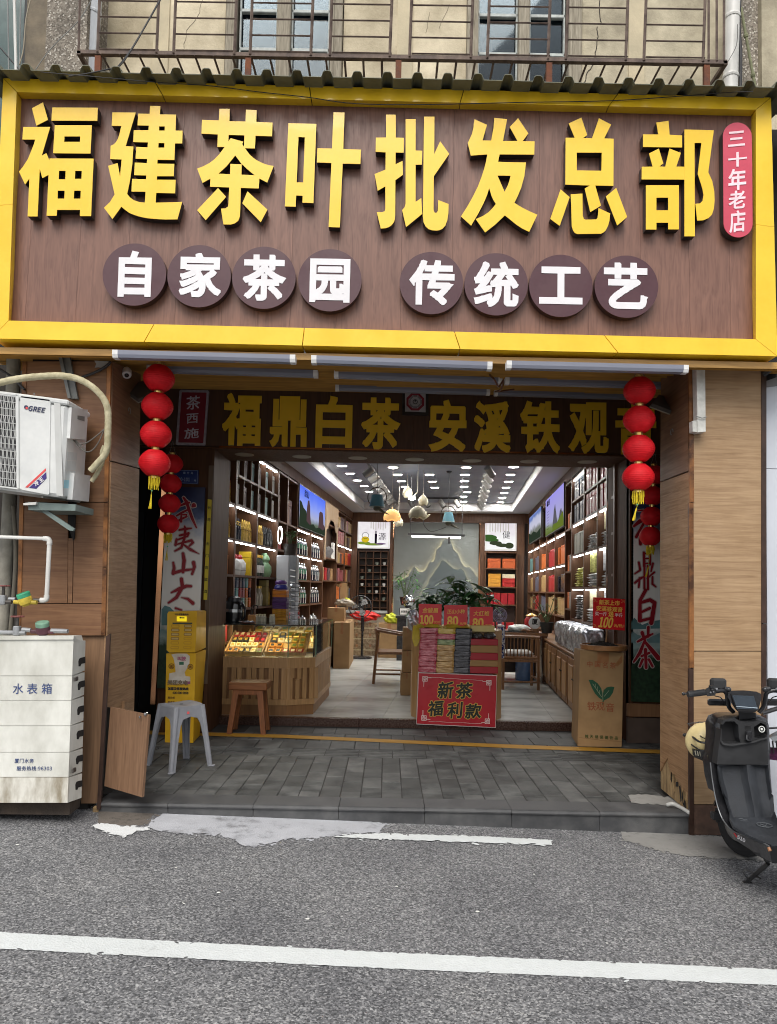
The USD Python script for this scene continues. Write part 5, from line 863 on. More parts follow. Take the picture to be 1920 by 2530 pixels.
for a,b in(((1125,1560),(1255,1750)),((1290,1740),(1360,1655)),((1270,1630),(1272,1800)),((1160,1560),(1165,1610)),((1190,1600),(1195,1660)),((1225,1650),(1222,1710))):kx.part('leaf_vein',tube([kp(*a)+[0,-0.002,0],kp(*b)+[0,-0.002,0]],0.0016,4),VEIN)
for ch,x,y in(('铁',1110,1880),('观',1235,1880),('音',1375,1898)):kx.part('lettering',words(ch,kp(x,y),0.078,kr,(0,0,1),0.010),KINK)
for i,ch in enumerate('纯天然保健饮品'):kx.part('lettering',words(ch,P(1380+(205+i*36)/2.95,1450+(1088+i*2.4)/2.95,Yk-0.001),0.030,kr,(0,0,1),0.02),M('ink_olive_dark',C(74,84,40),0.8))
kx.part('crease',tube([P(1430,1822,Yk),P(1490,1829,Yk),P(1536,1832,Yk)],0.0022,4),KRD)
tc=P(1492,1600,6.30);BAM=WOOD('bamboo',C(126,84,48),C(170,122,76),'x',5.0,6.0,0.5)
tr_=Thing('bamboo_tray','round bamboo tray of dark tea on the kraft carton','tray',tc+[0,0,-0.02]);tr_.part('rim',lathe([(0.0,-0.018),(0.188,-0.018),(0.196,-0.014),(0.200,0.026),(0.190,0.028),(0.186,-0.008),(0,-0.008)],40,tc),BAM,smooth=40)
TEA=M('tea_leaves',C(40,36,28),0.85,0.5,90.0,bump=0.8,bsc=140)
hp=[]
for k in range(520):
 rr=0.165*math.sqrt(r2 .random());a=r2 .random()*6.283;h=0.055*(1-(rr/0.17)**1.4);p=tc+np.array([rr*math.cos(a)-0.01,rr*math.sin(a),-0.006+h+r2 .uniform(0,0.008)]);b=trimesh.creation.icosahedron();b.vertices=b.vertices*np.array([0.011,0.005,0.005]);b.apply_transform(rot(r2 .random()*3,[0.2,0.4,1]));b.apply_translation(p);hp.append(b)
tr_.part('tea_heap',[lathe([(0.172,-0.008),(0.13,0.016),(0.07,0.038),(0.0,0.048)],24,tc)]+hp,TEA,kind='stuff')
CARD=M('card_red',C(216,24,34),0.35,0.05,5.0,coat=0.2);CGOLD=M('card_gold',C(244,196,84),0.5,0.06,20.0);CWH=M('card_white',C(236,226,220),0.5)
def card(name,px,Y,label,items,stick=None,cat='price card'):
 q=[P(u,v,Y)for u,v in px];t=Thing(name,label,cat,(q[3]+q[2])/2);t.part('card',slab(q,(0,0.004,0)),CARD);rd=q[1]-q[0]
 for tx,u,v,size,mt,fat,sl,nar in items:t.part('lettering',words(tx,P(u,v,Y),size,rd,(0,0,1),fat,slant=sl,narrow=nar),mt)
 if stick:t.part('stick',tube([P(*stick[0],Y+0.01),P(*stick[1],Y+0.01)],0.006,6),M('stick_wood',C(150,110,70),0.6))
 return t
z7k=lambda x,y:(1270+x/5.79,1420+y/5.79)
pc_=card('price_card',[(1466,1475.5),(1545,1480.5),(1544,1558),(1465,1552)],6.27,'red price card of new oolong tea, standing over the bamboo tray',[('新茶上市',*z7k(1365,400),0.046,CGOLD,0.02,6,1.0),('安溪铁观音',*z7k(1365,490),0.0465,CGOLD,0.02,6,1.0),('买一斤',*z7k(1243,560),0.0355,CWH,0.015,0,1.0),('送',*z7k(1388,565),0.046,CGOLD,0.035,0,1.0),('半斤',*z7k(1498,578),0.0345,CWH,0.015,0,1.0),('100',*z7k(1312,682),0.113,CGOLD,0.035,12,0.66),('元/斤',*z7k(1488,730),0.031,CGOLD,0.012,0,1.0)],((1500,1556),(1496,1602)))
for x,y in((1165,365),(1560,380),(1165,730),(1555,745)):c=P(*z7k(x,y),6.268);pc_.part('corner_ornament',ext(unary_union([Point(c[0]+r2 .uniform(-.014,.014),c[2]+r2 .uniform(-.014,.014)).buffer(0.0045)for _ in range(9)]),6.268,0.001),M('ornament',C(214,120,70),0.5))
# ================================================================ the shop room (its own axes: s across, t into the room)
r3=random.Random(5)
def ib(m):return moved(cat_(m),MI)
FZ,CZ,CZ2=0.07,2.97,3.14
SL,SR,TB=-2.30,1.47,15.5
SHW=WOOD('shelf_wood',C(72,46,30),C(108,74,50),'z',3.4,12.0,0.45,0.7,0.05,0.08);SHD=M('cabinet_dark',C(58,42,34),0.5,0.2,4.0);CREAM=M('niche_back',C(150,140,122),0.7,0.08,4.0)
TILE=M('floor_tile',C(170,172,168),0.28,0.025,1.6,spec=0.45,st=(0.8,1.5,1),rand=0.03,c2=C(174,176,172));GROUT=M('tile_grout',C(84,86,84),0.8)
fl=Thing('shop_floor',kind='structure');fl.part('bed',ib(box(-2.7,1.9,6.0,TB,-0.05,FZ-0.004)),GROUT)if False else None
fp=np.array([P(0,0,6.93)])
fl.part('bed',trimesh.boolean.intersection([ib(box(-2.7,1.9,5.0,TB,-0.05,FZ-0.004)),box(-4,4,6.97,20,-1,1)],engine='manifold'),GROUT)
s0=-1.256-0.55*3
for i in range(8):
 for j in range(9):
  a,b=s0+i*0.55,s0+(i+1)*0.55;t0,t1=6.3+j*1.1+(0.0),6.3+(j+1)*1.1
  a,b=max(a,-2.62),min(b,1.8)
  if b-a<0.05 or t0>TB:continue
  m=ib(box(a+0.0015,b-0.0015,t0+0.0015,min(t1,TB)-0.0015,FZ-0.02,FZ))
  if t0<7.5:m=trimesh.boolean.intersection([m,box(-4,4,6.97,20,-1,1)],engine='manifold')
  if len(m.faces):fl.part('tile',m,TILE)
th_=Thing('threshold',kind='structure');GRAN=M('threshold_granite',C(70,50,42),0.25,0.3,60.0,coat=0.2)
xs=[-2.0,-1.1,-0.25,0.62,1.35,2.25]
for a,b in zip(xs[:-1],xs[1:]):th_.part('slab',cbox(a+0.001,b-0.001,6.90,6.975,-0.02,FZ+0.002,0.004),GRAN)
rm=Thing('shop_room',kind='structure');CEIL=M('ceiling_blue',C(112,118,134),0.45,0.06,1.5);BAND=M('ceiling_band',C(176,176,180),0.6,0.05,2.0)
rm.part('ceiling',ib(box(-2.1,1.2,7.25,15.2,CZ2,CZ2+0.05)),CEIL)
for a in((-2.75,-2.0,6.85,TB),(1.1,1.95,7.25,TB),(-2.0,1.1,15.0,TB)):rm.part('ceiling_band',ib(box(a[0],a[1],a[2],a[3],CZ,CZ+0.03)),BAND)
rm.part('cove_face',ib([box(-2.02,-2.0,7.0,15.02,CZ+0.0305,CZ2),box(1.1,1.12,7.25,15.02,CZ+0.0305,CZ2),box(-1.999,1.099,15.0,15.02,CZ+0.0305,CZ2)]),M('cove_white',C(206,206,206),0.6))
rm.part('wall',ib([box(-2.80,-2.70,6.55,TB+0.2,0,3.2)]),SHD);rm.part('wall',ib([box(1.90,2.0,6.9,TB+0.2,0,3.2)]),SHD);rm.part('wall',ib(box(-2.8,2.0,TB+0.06,TB+0.16,0,3.2)),SHD)
DL=EMIT('downlight_glow',(1.0,0.96,0.90),120.0);LEDC=EMIT('led_cool',(0.96,0.98,1.0),11.0);LEDW=EMIT('led_warm',(1.0,0.76,0.40),10.0);WMET=M('white_metal',C(214,214,212),0.4,0.04,6.0)
def ITH(u,v,z):s,t=IH(u,v,z);return s,t
dl0=None
for(u,v)in[(845,1150),(865,1169),(883,1186),(900,1200),(912,1214),(971,1154),(983,1172),(992,1188),(1001,1202),(1062,1172),(1068,1189),(1074,1204),(1152,1154),(1149,1172),(1147,1188),(1147,1202),(1155,1215),(1145,1226),(1145,1239),(1269,1153),(1261,1172),(1257,1189),(1250,1204),(1246,1217),(1241,1229),(1237,1240)]:
 s,t=ITH(u,v,CZ2);p=I(s,t,CZ2)
 if dl0 is None:
  dl0=Thing('ceiling_downlight','round white downlight set in the blue grey ceiling','ceiling light',p,group='lit downlights in the shop ceiling')
  dl0 .part('lamp',lathe([(0,-0.006),(0.066,-0.006),(0.066,-0.004),(0,-0.004)],20),DL,local=True);dl0 .part('trim',lathe([(0.066,-0.001),(0.068,-0.009),(0.082,-0.004),(0.082,-0.001),(0.066,-0.001)],20),WMET,local=True)
 else:dl0 .copy(p)
SPW=M('spot_white',C(150,150,146),0.4,0.05,6.0);sp0={}
def spotlight(p,aim,key,label,group,r=0.05,L=0.16):
 aim=np.asarray(aim,float)/np.linalg.norm(aim)
 if key not in sp0:
  t=Thing('track_spotlight',label,'spotlight',p,group=group);c=np.array([0,0,-0.09])
  t.part('housing',lathe([(0,-L/2),(r*0.98,-L/2),(r,-L/2+0.004),(r,L/2-0.004),(r*0.95,L/2),(0,L/2)],14,c,aim),SPW,smooth=40,local=True);t.part('rim',lathe([(r*0.6,0),(r*0.94,0.004),(r*0.94,0.006),(r*0.6,0.001),(r*0.6,0)],14,c+aim*(L/2),aim),M('rim_dark',(0.03,0.03,0.03),0.5),local=True);t.part('stem',cyl((0,0,0),(0,0,-0.07),0.010,8),SPW,local=True);sp0[key]=t
 else:sp0[key].copy(p,label=label,group=group)
ORD=('nearest','second','third','fourth','fifth','sixth','seventh','furthest')
for k in range(8):s,t=-1.32,10.35+k*0.58;spotlight(I(s,t,CZ2-0.03),(-0.8,0.35,-0.55),'l','%s white cylinder spotlight on the left ceiling track'%ORD[k],'left track spotlights')
for k in range(8):s,t=0.43,10.3+k*0.6;spotlight(I(s,t,CZ2-0.03),(0.62,0.5,-0.7),'r','%s white cylinder spotlight on the right ceiling track'%ORD[k],'right track spotlights')
trk=M('track_dark',(0.05,0.05,0.052),0.5)
for a,nm in((-1.32,'left'),(0.43,'right')):single('light_track',ib(cbox(a-0.018,a+0.018,9.9,14.9,CZ2-0.03,CZ2-0.002,0.004)),trk,'dark ceiling track holding the %s row of spotlights'%nm,'light track')
s0_,t0_=IH(1010,1231,CZ2-0.02);s1_,_=IH(1136,1231,CZ2-0.02);single('light_track',ib(cbox(s0_,s1_,t0_-0.02,t0_+0.02,CZ2-0.03,CZ2-0.002,0.004)),trk,'short dark cross track at the back of the ceiling','light track')
for k,u in enumerate((1012,1062,1112,1140)):spotlight(I(s0_+(s1_-s0_)*(0.05+0.3*k),t0_,CZ2-0.03),(0.5,-0.2,-0.75),'b','white spotlight tilted on the back cross track, %s from its left end'%('first','second','third','last')[k],'back track spotlights')
def ptt(u,v,t):s,z=IT(u,v,t);return I(s,t,z)
def wp(x,y,t):return ptt(880+x/4.095,1130+y/4.095,t)
CORD=M('cord_pale',C(190,184,170),0.6);PETW=M('petal_white',C(198,192,166),0.55,0.08,20.0);PETL=M('petal_lit',C(236,178,100),0.6,0.08,20.0,emit=0.42,ecol=(1.0,0.56,0.20));SHB=M('shade_blue',C(92,142,158),0.65,0.08,30.0)
def petals(c,r,h,n,mat_t,openn=0.25,wave=0.02):
 rings=[];N=n*8
 for j in range(9):
  f=j/8;rr=max(0.004,r*((1-(1-f)**2.4)**0.55*(1-0.10*max(0,f-0.75)*4)if openn<0.5 else 1.06*math.sin(math.pi*(0.06+0.70*f))**0.85))
  ring=[]
  for i in range(N):
   a=i/N*2*math.pi;w=1+wave*f*math.cos(a*n);dz=0.05*h*f**4*math.cos(a*n+math.pi);ring.append([c[0]+rr*w*math.cos(a),c[1]+rr*w*math.sin(a),c[2]+h*(0.5-f)+dz])
  rings.append(np.array(ring))
 inner=[np.array([(q-c)*0.93+c for q in rg])for rg in rings[::-1]]
 return skin(rings+inner,cap=False)
def pendant(x,y,rpx,hpx,x0,t,label,mat_,n=7,openn=0.25,cat='pendant lamp',top=None):
 c=wp(x,y,t);r,h=rpx/4.095/FPX*t,hpx/4.095/FPX*t;tt=Thing('petal_lamp',label,cat,c)
 tt.part('shade',petals(c,r,h,n,None,openn),mat_,smooth=60);a=c+[0,0,h/2];tt.part('cord',tube([a,[a[0],a[1],CZ2]],0.003,6),CORD);tt.part('cap',lathe([(0,0),(0.012,0.0),(0.008,0.03),(0,0.03)],10,a),CORD)
 return tt
pendant(365,578,90,118,372,10.6,'glowing orange petal lamp, the only lit petal lamp',PETL,6)
pendant(622,548,92,118,628,10.4,'large unlit white petal lamp hanging beside the glowing petal lamp',PETW,8)
pendant(520,350,48,110,520,11.2,'white tulip bud lamp hanging highest of the buds',PETW,3,0.9);pendant(678,432,48,105,680,10.9,'white tulip bud lamp right of the highest bud',PETW,3,0.9);pendant(430,650,44,92,440,11.6,'white bud lamp partly behind the glowing petal lamp',PETW,3,0.9)
bl=Thing('bulb_lamp','small tilted lamp with a glaring bulb between the buds','pendant lamp',wp(565,412,11));c=wp(565,412,11.0);bl.part('bulb',ball(c,0.052,2,(1.1,1.1,0.62)),EMIT('bulb_glow',(1,1,0.97),22.0),smooth=True);bl.part('arm',tube([c+[0.02,0,0.02],wp(620,350,11.0),wp(628,120,11.0)],0.008,6),CORD)
def shade_lamp(x,y,wt,wb,h,t,label):
 c=wp(x,y,t);k=1/4.095/FPX*t;tt=Thing('shade_lamp',label,'pendant lamp',c);zt,zb=c[2]+h*k/2,c[2]-h*k/2;n=4
 def ringp(w,z):return np.array([[c[0]+w*math.cos(a),c[1]+w*math.sin(a),z]for a in np.linspace(0,2*math.pi,20,endpoint=False)])
 tt.part('shade',skin([ringp(wt*k/2,zt),ringp(wb*k/2,zb),ringp(wb*k/2*0.96,zb),ringp(wt*k/2*0.96,zt)],cap=False,loop=True),SHB,smooth=30);tt.part('trim',[tube(ringp(wb*k/2,zb),0.003,5,closed=True),tube(ringp(wt*k/2,zt),0.002,5,closed=True)],CORD)
 tt.part('bird_holder',[ball([c[0],c[1],zb-0.02],0.05,2,(1,1,0.75)),tube([[c[0]+0.03,c[1],zb-0.03],[c[0]+0.10,c[1],zb-0.07],[c[0]+0.17,c[1],zb-0.10]],[0.024,0.014,0.003],8)],M('bird_dark',C(86,84,66),0.5,0.3,14.0),smooth=50)
 R0=0.60*wb*k;tt.part('hoop',tube([[c[0]+R0*math.cos(a),c[1]+0.01,c[2]+0.05+R0*math.sin(a)*1.05]for a in np.linspace(-0.7,math.pi+0.7,26)],0.007,6),M('hoop_brown',C(60,46,36),0.5));tt.part('cord',tube([[c[0],c[1],zt],[c[0],c[1],CZ2]],0.004,6),trk);tt.part('canopy',lathe([(0,-0.03),(0.04,-0.025),(0.045,0),(0,0)],14,(c[0],c[1],CZ2-0.001)),trk)
shade_lamp(935,605,78,128,100,11.0,'blue shade lamp on a hoop, right of the white petal lamps');shade_lamp(212,440,110,160,125,9.6,'blue shade lamp on a hoop in front of the left spotlights')
lo_=Thing('lotus_ornament','white lotus flower ornament on a curved dark arm','ornament',wp(680,620,10.9));c=wp(680,625,10.9)
lo_.part('petal',[moved(ball((0,0,0),0.075,2,(0.24,0.16,1.0)),tl(c)@rot(a,[0,0,1])@rot(tilt,[0,1,0])@tl([0,0,0.055]))for a,tilt in[(k*math.pi/3,0.95)for k in range(6)]+[(k*math.pi/2+0.4,0.4)for k in range(4)]],PETW,smooth=50);lo_.part('arm',tube(smooth_path([c,wp(690,690,10.9),wp(750,748,10.9),wp(830,735,10.9),wp(910,705,10.9)],5),0.006,6),trk)
ln=Thing('linear_pendant','long black pendant bar with glowing white underside','pendant lamp',wp(810,800,11.4));a,b=wp(525,778,11.4),wp(1098,792,11.4);d=(b-a);L=np.linalg.norm(d);d/=L
ln.part('bar',hull([p+[0,dy,dz]for p in(a,b)for dy in(-0.03,0.03)for dz in(-0.018,0.018)]),trk);ln.part('light',hull([p+[0,dy,dz]for p in(a+d*0.06,b-d*0.06)for dy,dz in((-0.028,-0.019),(0.028,-0.019),(0.0,-0.045))]),EMIT('pendant_glow',(1.0,0.98,0.9),5.0))
for xx in(553,1073):ln.part('hanger',tube([wp(xx,780,11.4),wp(xx,655,11.4),[*wp(xx,655,11.4)[:2],CZ2]],0.006,6),trk)
ln.part('crossbar',tube([wp(553,655,11.4),wp(1073,662,11.4)],0.005,6),trk);ln.part('drop',cyl(wp(940,795,11.39),wp(941,874,11.39),0.018,8),trk)
def shelf_side(side):
 """maps (depth behind the shelf front, along, z) to room axes"""
 return(lambda d0,d1:(SL-d1,SL-d0))if side<0 else(lambda d0,d1:(SR+d0,SR+d1))
def shelving(name,label,side,bays,z0,top,levels_of,leds,back=CREAM,depth=0.32):
 f=shelf_side(side);t=Thing(name,label,'shelving',I((SL if side<0 else SR),bays[0][0],0));w=0.022
 for x in sorted(set([b[0]for b in bays]+[b[1]for b in bays])):t.part('upright',ib(box(*f(-0.004,depth),x-w,x+w,z0,top)),SHW)
 for i,(a,b)in enumerate(bays):
  t.part('back_panel',ib(box(*f(depth-0.012,depth),a+w,b-w,z0,top)),back)
  for z in levels_of(i):t.part('shelf',ib(box(*f(0,depth-0.013),a+w+0.0005,b-w-0.0005,z-0.024,z)),SHW)
  for z in leds(i):t.part('light_strip',ib(box(*f(0.012,0.034),a+w+0.03,b-w-0.03,z-0.036,z-0.0245)),LEDC)
 t.part('header',ib(box(*f(0.002,depth),bays[0][0]-w,bays[-1][1]+w,top,CZ)),SHW)
 return t
Lb=[(6.92,7.21),(7.21,8.02),(8.02,8.95),(8.95,9.45),(9.45,10.05),(10.05,11.06),(11.06,12.07),(12.07,13.45),(13.45,14.45),(14.45,15.42)]
def lv(i):
 if i==0:return(0.75,1.08,1.43,1.80,2.16,2.80)
 if i in(1,2):return(0.75,1.08,1.43,1.80,2.17,2.48,2.80)
 if i in(3,4):return(0.75,1.35,1.80,2.17,2.80)
 if i in(5,6):return(0.75,1.06,1.42,1.79,2.17,2.80)
 if i==7:return(0.75,1.45,1.85,2.45,2.80)
 return(0.75,1.10,1.45,1.80,2.17,2.48,2.80)
def ld(i):return{0:(2.16,1.80),1:(2.17,1.80),2:(2.17,1.80,2.80),5:(2.17,1.79),6:(2.17,1.79),8:(2.17,),9:(2.17,)}.get(i,())
shelving('wall_shelving','long wall shelving on the left side of the tea shop',-1,Lb,FZ,2.82,lv,ld)
lc=Thing('base_cabinet','dark wooden base cupboard below the left wall shelving','cabinet',I(-2.1,10,FZ));lc.part('body',ib(box(-2.29,-1.98,8.6,15.3,FZ,0.74)),SHW)
for k in range(7):lc.part('door',ib(cbox(-1.979,-1.965,8.64+k*0.95,9.55+k*0.95,FZ+0.06,0.70,0.006)),WOOD('cup_door',C(112,80,52),C(150,112,76),'z',3.4,12,0.45))
Rb=[(6.98,7.32),(7.32,7.80),(7.80,8.62),(8.62,9.55),(9.55,10.10),(10.10,11.15),(11.15,12.25),(12.25,13.3),(13.3,14.35),(14.35,15.42)]
def lvr(i):
 if i==0:return(0.68,1.08,1.50,1.90,2.25,2.80)
 if i<4:return(0.68,0.98,1.38,1.80,2.20,2.50,2.80)
 if i==4:return(0.68,1.10,1.60,2.17,2.80)
 return(0.68,0.98,1.32,1.72,2.17,2.80)
def ldr(i):return{0:(2.25,1.50),1:(2.20,1.80,1.38),2:(2.20,1.80,1.38),3:(2.20,1.80,1.38,2.80)}.get(i,(2.17,1.72)if i>4 else())
shelving('wall_shelving','long wall shelving on the right side of the tea shop',1,Rb,FZ,2.82,lvr,ldr)
rc=Thing('base_cabinet','honey coloured base cupboards with panelled doors on the right','cabinet',I(1.3,7.4,FZ));HON=WOOD('honey_wood',C(104,70,42),C(146,106,66),'z',3.4,12,0.4,0.8,0.04,0.1)
rc.part('body',ib(box(1.22,SR-0.001,7.1,11.6,FZ,0.645)),SHW);rc.part('top',ib(cbox(1.195,SR-0.002,7.08,11.62,0.646,0.675,0.006)),HON)
for k in range(5):
 a=7.13+k*0.89
 for j in range(2):
  t0,t1=a+j*0.43+0.01,a+j*0.43+0.42;d=rc.part('door',ib(cbox(1.200,1.2195,t0,t1,FZ+0.03,0.62,0.004)),HON)
  subpart(d,'door_panel',moved(ib([cbox(1.190,1.1995,t0+0.06,t1-0.06,FZ+0.10,0.55,0.006)]),tl(-rc.loc)),WOOD('honey_light',C(140,102,64),C(178,138,92),'z',3.4,12,0.4));subpart(d,'knob',moved(ib(ball((1.183,t1-0.03 if j==0 else t0+0.03,0.42),0.009,1)),tl(-rc.loc)),BRASS)
PRO={}
RZI=-TH
def goods(key,name,build,label,cat,group,s,t,z,turn=0.0,scale=None):
 p=I(s,t,z);k=key
 if key not in PRO:
  th=Thing(name,label,cat,p,group=group,rz=RZI+turn);build(th);PRO[key]=th
 else:PRO[key].copy(p,RZI+turn,label,group,scale=scale)
def b_box(w,d,h,mat,band=None,lid=0.25):
 def f(t):
  t.part('body',cbox(-w/2,w/2,-d/2,d/2,0,h*(1-lid)-0.001,0.003),mat,local=True);t.part('lid',cbox(-w/2-0.001,w/2+0.001,-d/2-0.001,d/2+0.001,h*(1-lid)+0.001,h,0.004),band or mat,local=True)
 return f
def b_prof(prof,mats,n=12):
 def f(t):
  for nm,pr,mt in zip(('body','cap','band','neck'),prof,mats):t.part(nm,lathe(pr,n),mt,smooth=35,local=True)
 return f
def G(name,c,r=0.4,m=0.0,coat=0.1):return M('g_'+name,c,r,0.08,18.0,metal=m,coat=coat)
gold,dgold,blackg,navy,teal,greyb,plum,redb,orange,cream,green,silver,white_,kr_,ybox=G('gold',C(214,176,82),0.3,0.5),G('dgold',C(150,112,44),0.35,0.4),G('black',(0.02,0.02,0.022),0.25),G('navy',C(28,30,44),0.25),G('teal',C(116,160,160),0.5),G('grey',C(150,148,140),0.5),G('plum',C(92,68,70),0.5),G('red',C(160,28,34),0.4),G('orange',C(198,104,44),0.45),G('cream',C(214,204,172),0.5),G('green',C(64,118,92),0.4),G('silver',C(206,210,212),0.22,0.85),G('white',C(226,226,222),0.35),G('kraft',C(164,130,90),0.7),G('yellow',C(226,190,40),0.45)
cone=[[(0,0),(0.030,0),(0.031,0.10),(0.026,0.155),(0.016,0.18),(0,0.18)],[(0,0.18),(0.017,0.18),(0.015,0.215),(0.004,0.245),(0,0.246)],[(0,0.128),(0.0325,0.128),(0.0325,0.138),(0,0.138)]]
def rib(t):[t.part('ribbon',[ball((0.0,-0.02,0.20),0.014,1,(2.0,0.5,0.6)),tube([(0,-0.03,0.20),(0.02,-0.034,0.16)],0.006,4),tube([(0,-0.03,0.20),(-0.02,-0.034,0.15)],0.006,4)],gold,local=True)]
def row(key,name,build,label,cat,group,side,t0,t1,z,n,d=0.07,jit=0.004,turn=0.0,scale=None):
 s=SL-d if side<0 else SR+d
 for i in range(n):goods(key,name,build,label,cat,group,s+r3 .uniform(-jit,jit),t0+(t1-t0)*(i+0.5)/n,z,turn+r3 .uniform(-0.04,0.04),scale)
def f_nav(t):b_prof(cone[:2],(navy,navy))(t);rib(t)
for i,(a,b)in enumerate(Lb[1:3]):
 for j,z in enumerate((2.17,2.48)):
  for k in range(3):
   c0=a+(b-a)*(k+0.5)/3
   if k:single('grid_divider',ib(box(SL-0.30,SL-0.002,a+(b-a)*k/3-0.006,a+(b-a)*k/3+0.006,z+0.0005,z+0.285)),SHW,'thin upright divider between the tea tins in the top left shelf grid','divider',group='dividers of the top left grid')
   m_=[(greyb,'pale grey'),(plum,'plum grey'),(teal,'teal')][k]if i==0 else[(plum,'plum grey'),(teal,'teal'),(greyb,'pale grey')][k]
   goods('tin'+m_[1],'tea_tin_box',b_box(0.13,0.15,0.225,m_[0]),'tall %s tea box with a lid line in the top left grid'%m_[1],'tea box','%s boxes in the top left grid'%m_[1],SL-0.10,c0,z)
row('nav','gift_bottle',f_nav,'dark bottle with gold ribbon bow on the lit left shelf','bottle','ribboned dark bottles',-1,7.25,7.60,1.80,4);row('gol','gift_bottle',b_prof(cone,(gold,gold,dgold)),'golden cone topped bottle on the lit left shelf','bottle','golden bottles',-1,7.62,7.99,1.80,5);row('gol','gift_bottle',None,'golden cone topped bottle on the lit left shelf','bottle','golden bottles',-1,8.06,8.48,1.80,5);row('blk','gift_bottle',b_prof(cone[:2],(blackg,blackg)),'plain black cone topped bottle on the lit left shelf','bottle','black bottles',-1,8.50,8.92,1.80,5)
row('redg','gift_bottle',b_prof([[(0,0),(0.032,0),(0.028,0.20),(0.012,0.27),(0,0.27)],[(0,0.27),(0.016,0.27),(0.01,0.30),(0,0.30)],[(0.0,0.16),(0.031,0.16),(0.022,0.24),(0,0.24)]],(gold,redb,orange)),'red shouldered gold bottle on the shelf nearest the door','bottle','red and gold bottles by the left jamb',-1,6.95,7.19,2.16,4);row('gol','gift_bottle',None,'golden cone topped bottle on the lit left shelf','bottle','golden bottles',-1,6.95,7.19,1.80,4)
for k,(t,z,h,w,m_,nm)in enumerate(((6.99,1.43,0.26,0.085,orange,'orange'),(7.10,1.43,0.20,0.09,G('amber',C(206,128,56)),'amber'),(7.04,1.08,0.14,0.12,white_,'white'),(7.13,1.08,0.24,0.06,G('blue',C(44,70,130)),'blue'),(7.05,0.75,0.20,0.15,redb,'red'))):goods('jambbox%d'%k,'tea_carton',b_box(w,0.16,h,m_),'%s tea carton on the narrow shelf by the left jamb'%nm,'tea box',None,SL-0.10,t,z)
row('jar','tea_jar',b_prof([[(0,0),(0.075,0),(0.085,0.05),(0.085,0.13),(0.055,0.175),(0,0.175)],[(0,0.175),(0.04,0.175),(0.045,0.20),(0.03,0.225),(0,0.23)],[(0,0.05),(0.0865,0.05),(0.0865,0.058),(0,0.058)]],(white_,redb,greyb)),'white porcelain jar with red lid on the left shelf','jar','white red lidded jars',-1,7.24,7.78,1.43,3,0.11);goods('ybx','tea_carton',b_box(0.14,0.06,0.27,ybox),'tall yellow carton beside the white red lidded jars','tea box',None,SL-0.09,7.90,1.43)
lab=[[(0,0),(0.032,0),(0.034,0.14),(0.014,0.185),(0.013,0.225),(0,0.225)],[(0,0.225),(0.017,0.225),(0.017,0.26),(0,0.26)],[(0,0.045),(0.0352,0.045),(0.0356,0.135),(0,0.135)]]
row('lab','liquor_bottle',b_prof(lab,(G('dkglass',C(60,70,60),0.12),gold,white_)),'gold capped bottle with white label on the left shelf','bottle','white labelled bottles',-1,8.05,8.58,1.43,6,0.08);goods('gourd','gourd_vase',b_prof([[(0,0),(0.075,0),(0.095,0.06),(0.09,0.13),(0.05,0.18),(0.07,0.22),(0.055,0.265),(0.03,0.28),(0,0.28)],[(0,0.28),(0.035,0.28),(0.03,0.30),(0,0.30)]],(G('jade',C(130,164,124),0.3),G('jade2',C(110,148,108),0.3)),18),'pale jade gourd shaped vase beside the labelled bottles','vase',None,SL-0.11,8.76,1.43)
pal=[redb,orange,plum,navy,teal,G('slate',C(84,92,110)),G('rose',C(160,92,96)),G('tan',C(180,150,100))];pnm=['red','orange','plum','navy','teal','slate','rose','tan']
for k in range(18):
 q=r3 .randrange(8);goods('mini'+pnm[q],'small_tea_box',b_box(0.095,0.07,0.105,pal[q]),'small %s tea box stacked on the left shelf behind the black flask'%pnm[q],'tea box','small %s stacked tea boxes'%pnm[q],SL-0.07,7.30+(k%6)*0.118,1.08+(k//6)*0.108)
row('clear','clear_bottle',b_prof([[(0,0),(0.032,0),(0.036,0.12),(0.016,0.17),(0.014,0.21),(0,0.21)],[(0,0.21),(0.019,0.21),(0.019,0.24),(0,0.24)]],(G('pale_glass',C(190,186,168),0.1),gold)),'pale bottle with gold cap on the lower left shelf','bottle','pale gold capped bottles',-1,8.06,8.56,1.08,5,0.08);goods('tallcr','tea_carton',b_box(0.10,0.10,0.31,G('khaki',C(176,160,104))),'tall khaki carton beside the pale gold capped bottles','tea box',None,SL-0.09,8.70,1.08);goods('rod','liquor_bottle',b_prof([[(0,0),(0.024,0),(0.024,0.12),(0.012,0.17),(0,0.17)],[(0,0.17),(0.014,0.17),(0.013,0.21),(0,0.21)]],(gold,dgold)),'slim gold flask at the end of the lower left shelf','bottle',None,SL-0.07,8.85,1.08)
def b_tin3(q):
 def f(t):b_prof(tin3,((green,navy)[q],silver,(green,G('slate2',C(60,70,76)))[q],navy))(t);t.part('label',[box(0.0402,0.0412,-0.014,0.014,0.015,0.15)],white_,local=True)
 return f
tin3=[[(0,0),(0.040,0),(0.040,0.17),(0,0.17)],[(0,0.17),(0.038,0.172),(0.036,0.20),(0.012,0.225),(0.018,0.245),(0.010,0.26),(0,0.262)],[(0,0.10),(0.0406,0.10),(0.0406,0.165),(0,0.165)],[(0,0.012),(0.0404,0.012),(0.0404,0.098),(0,0.098)]]
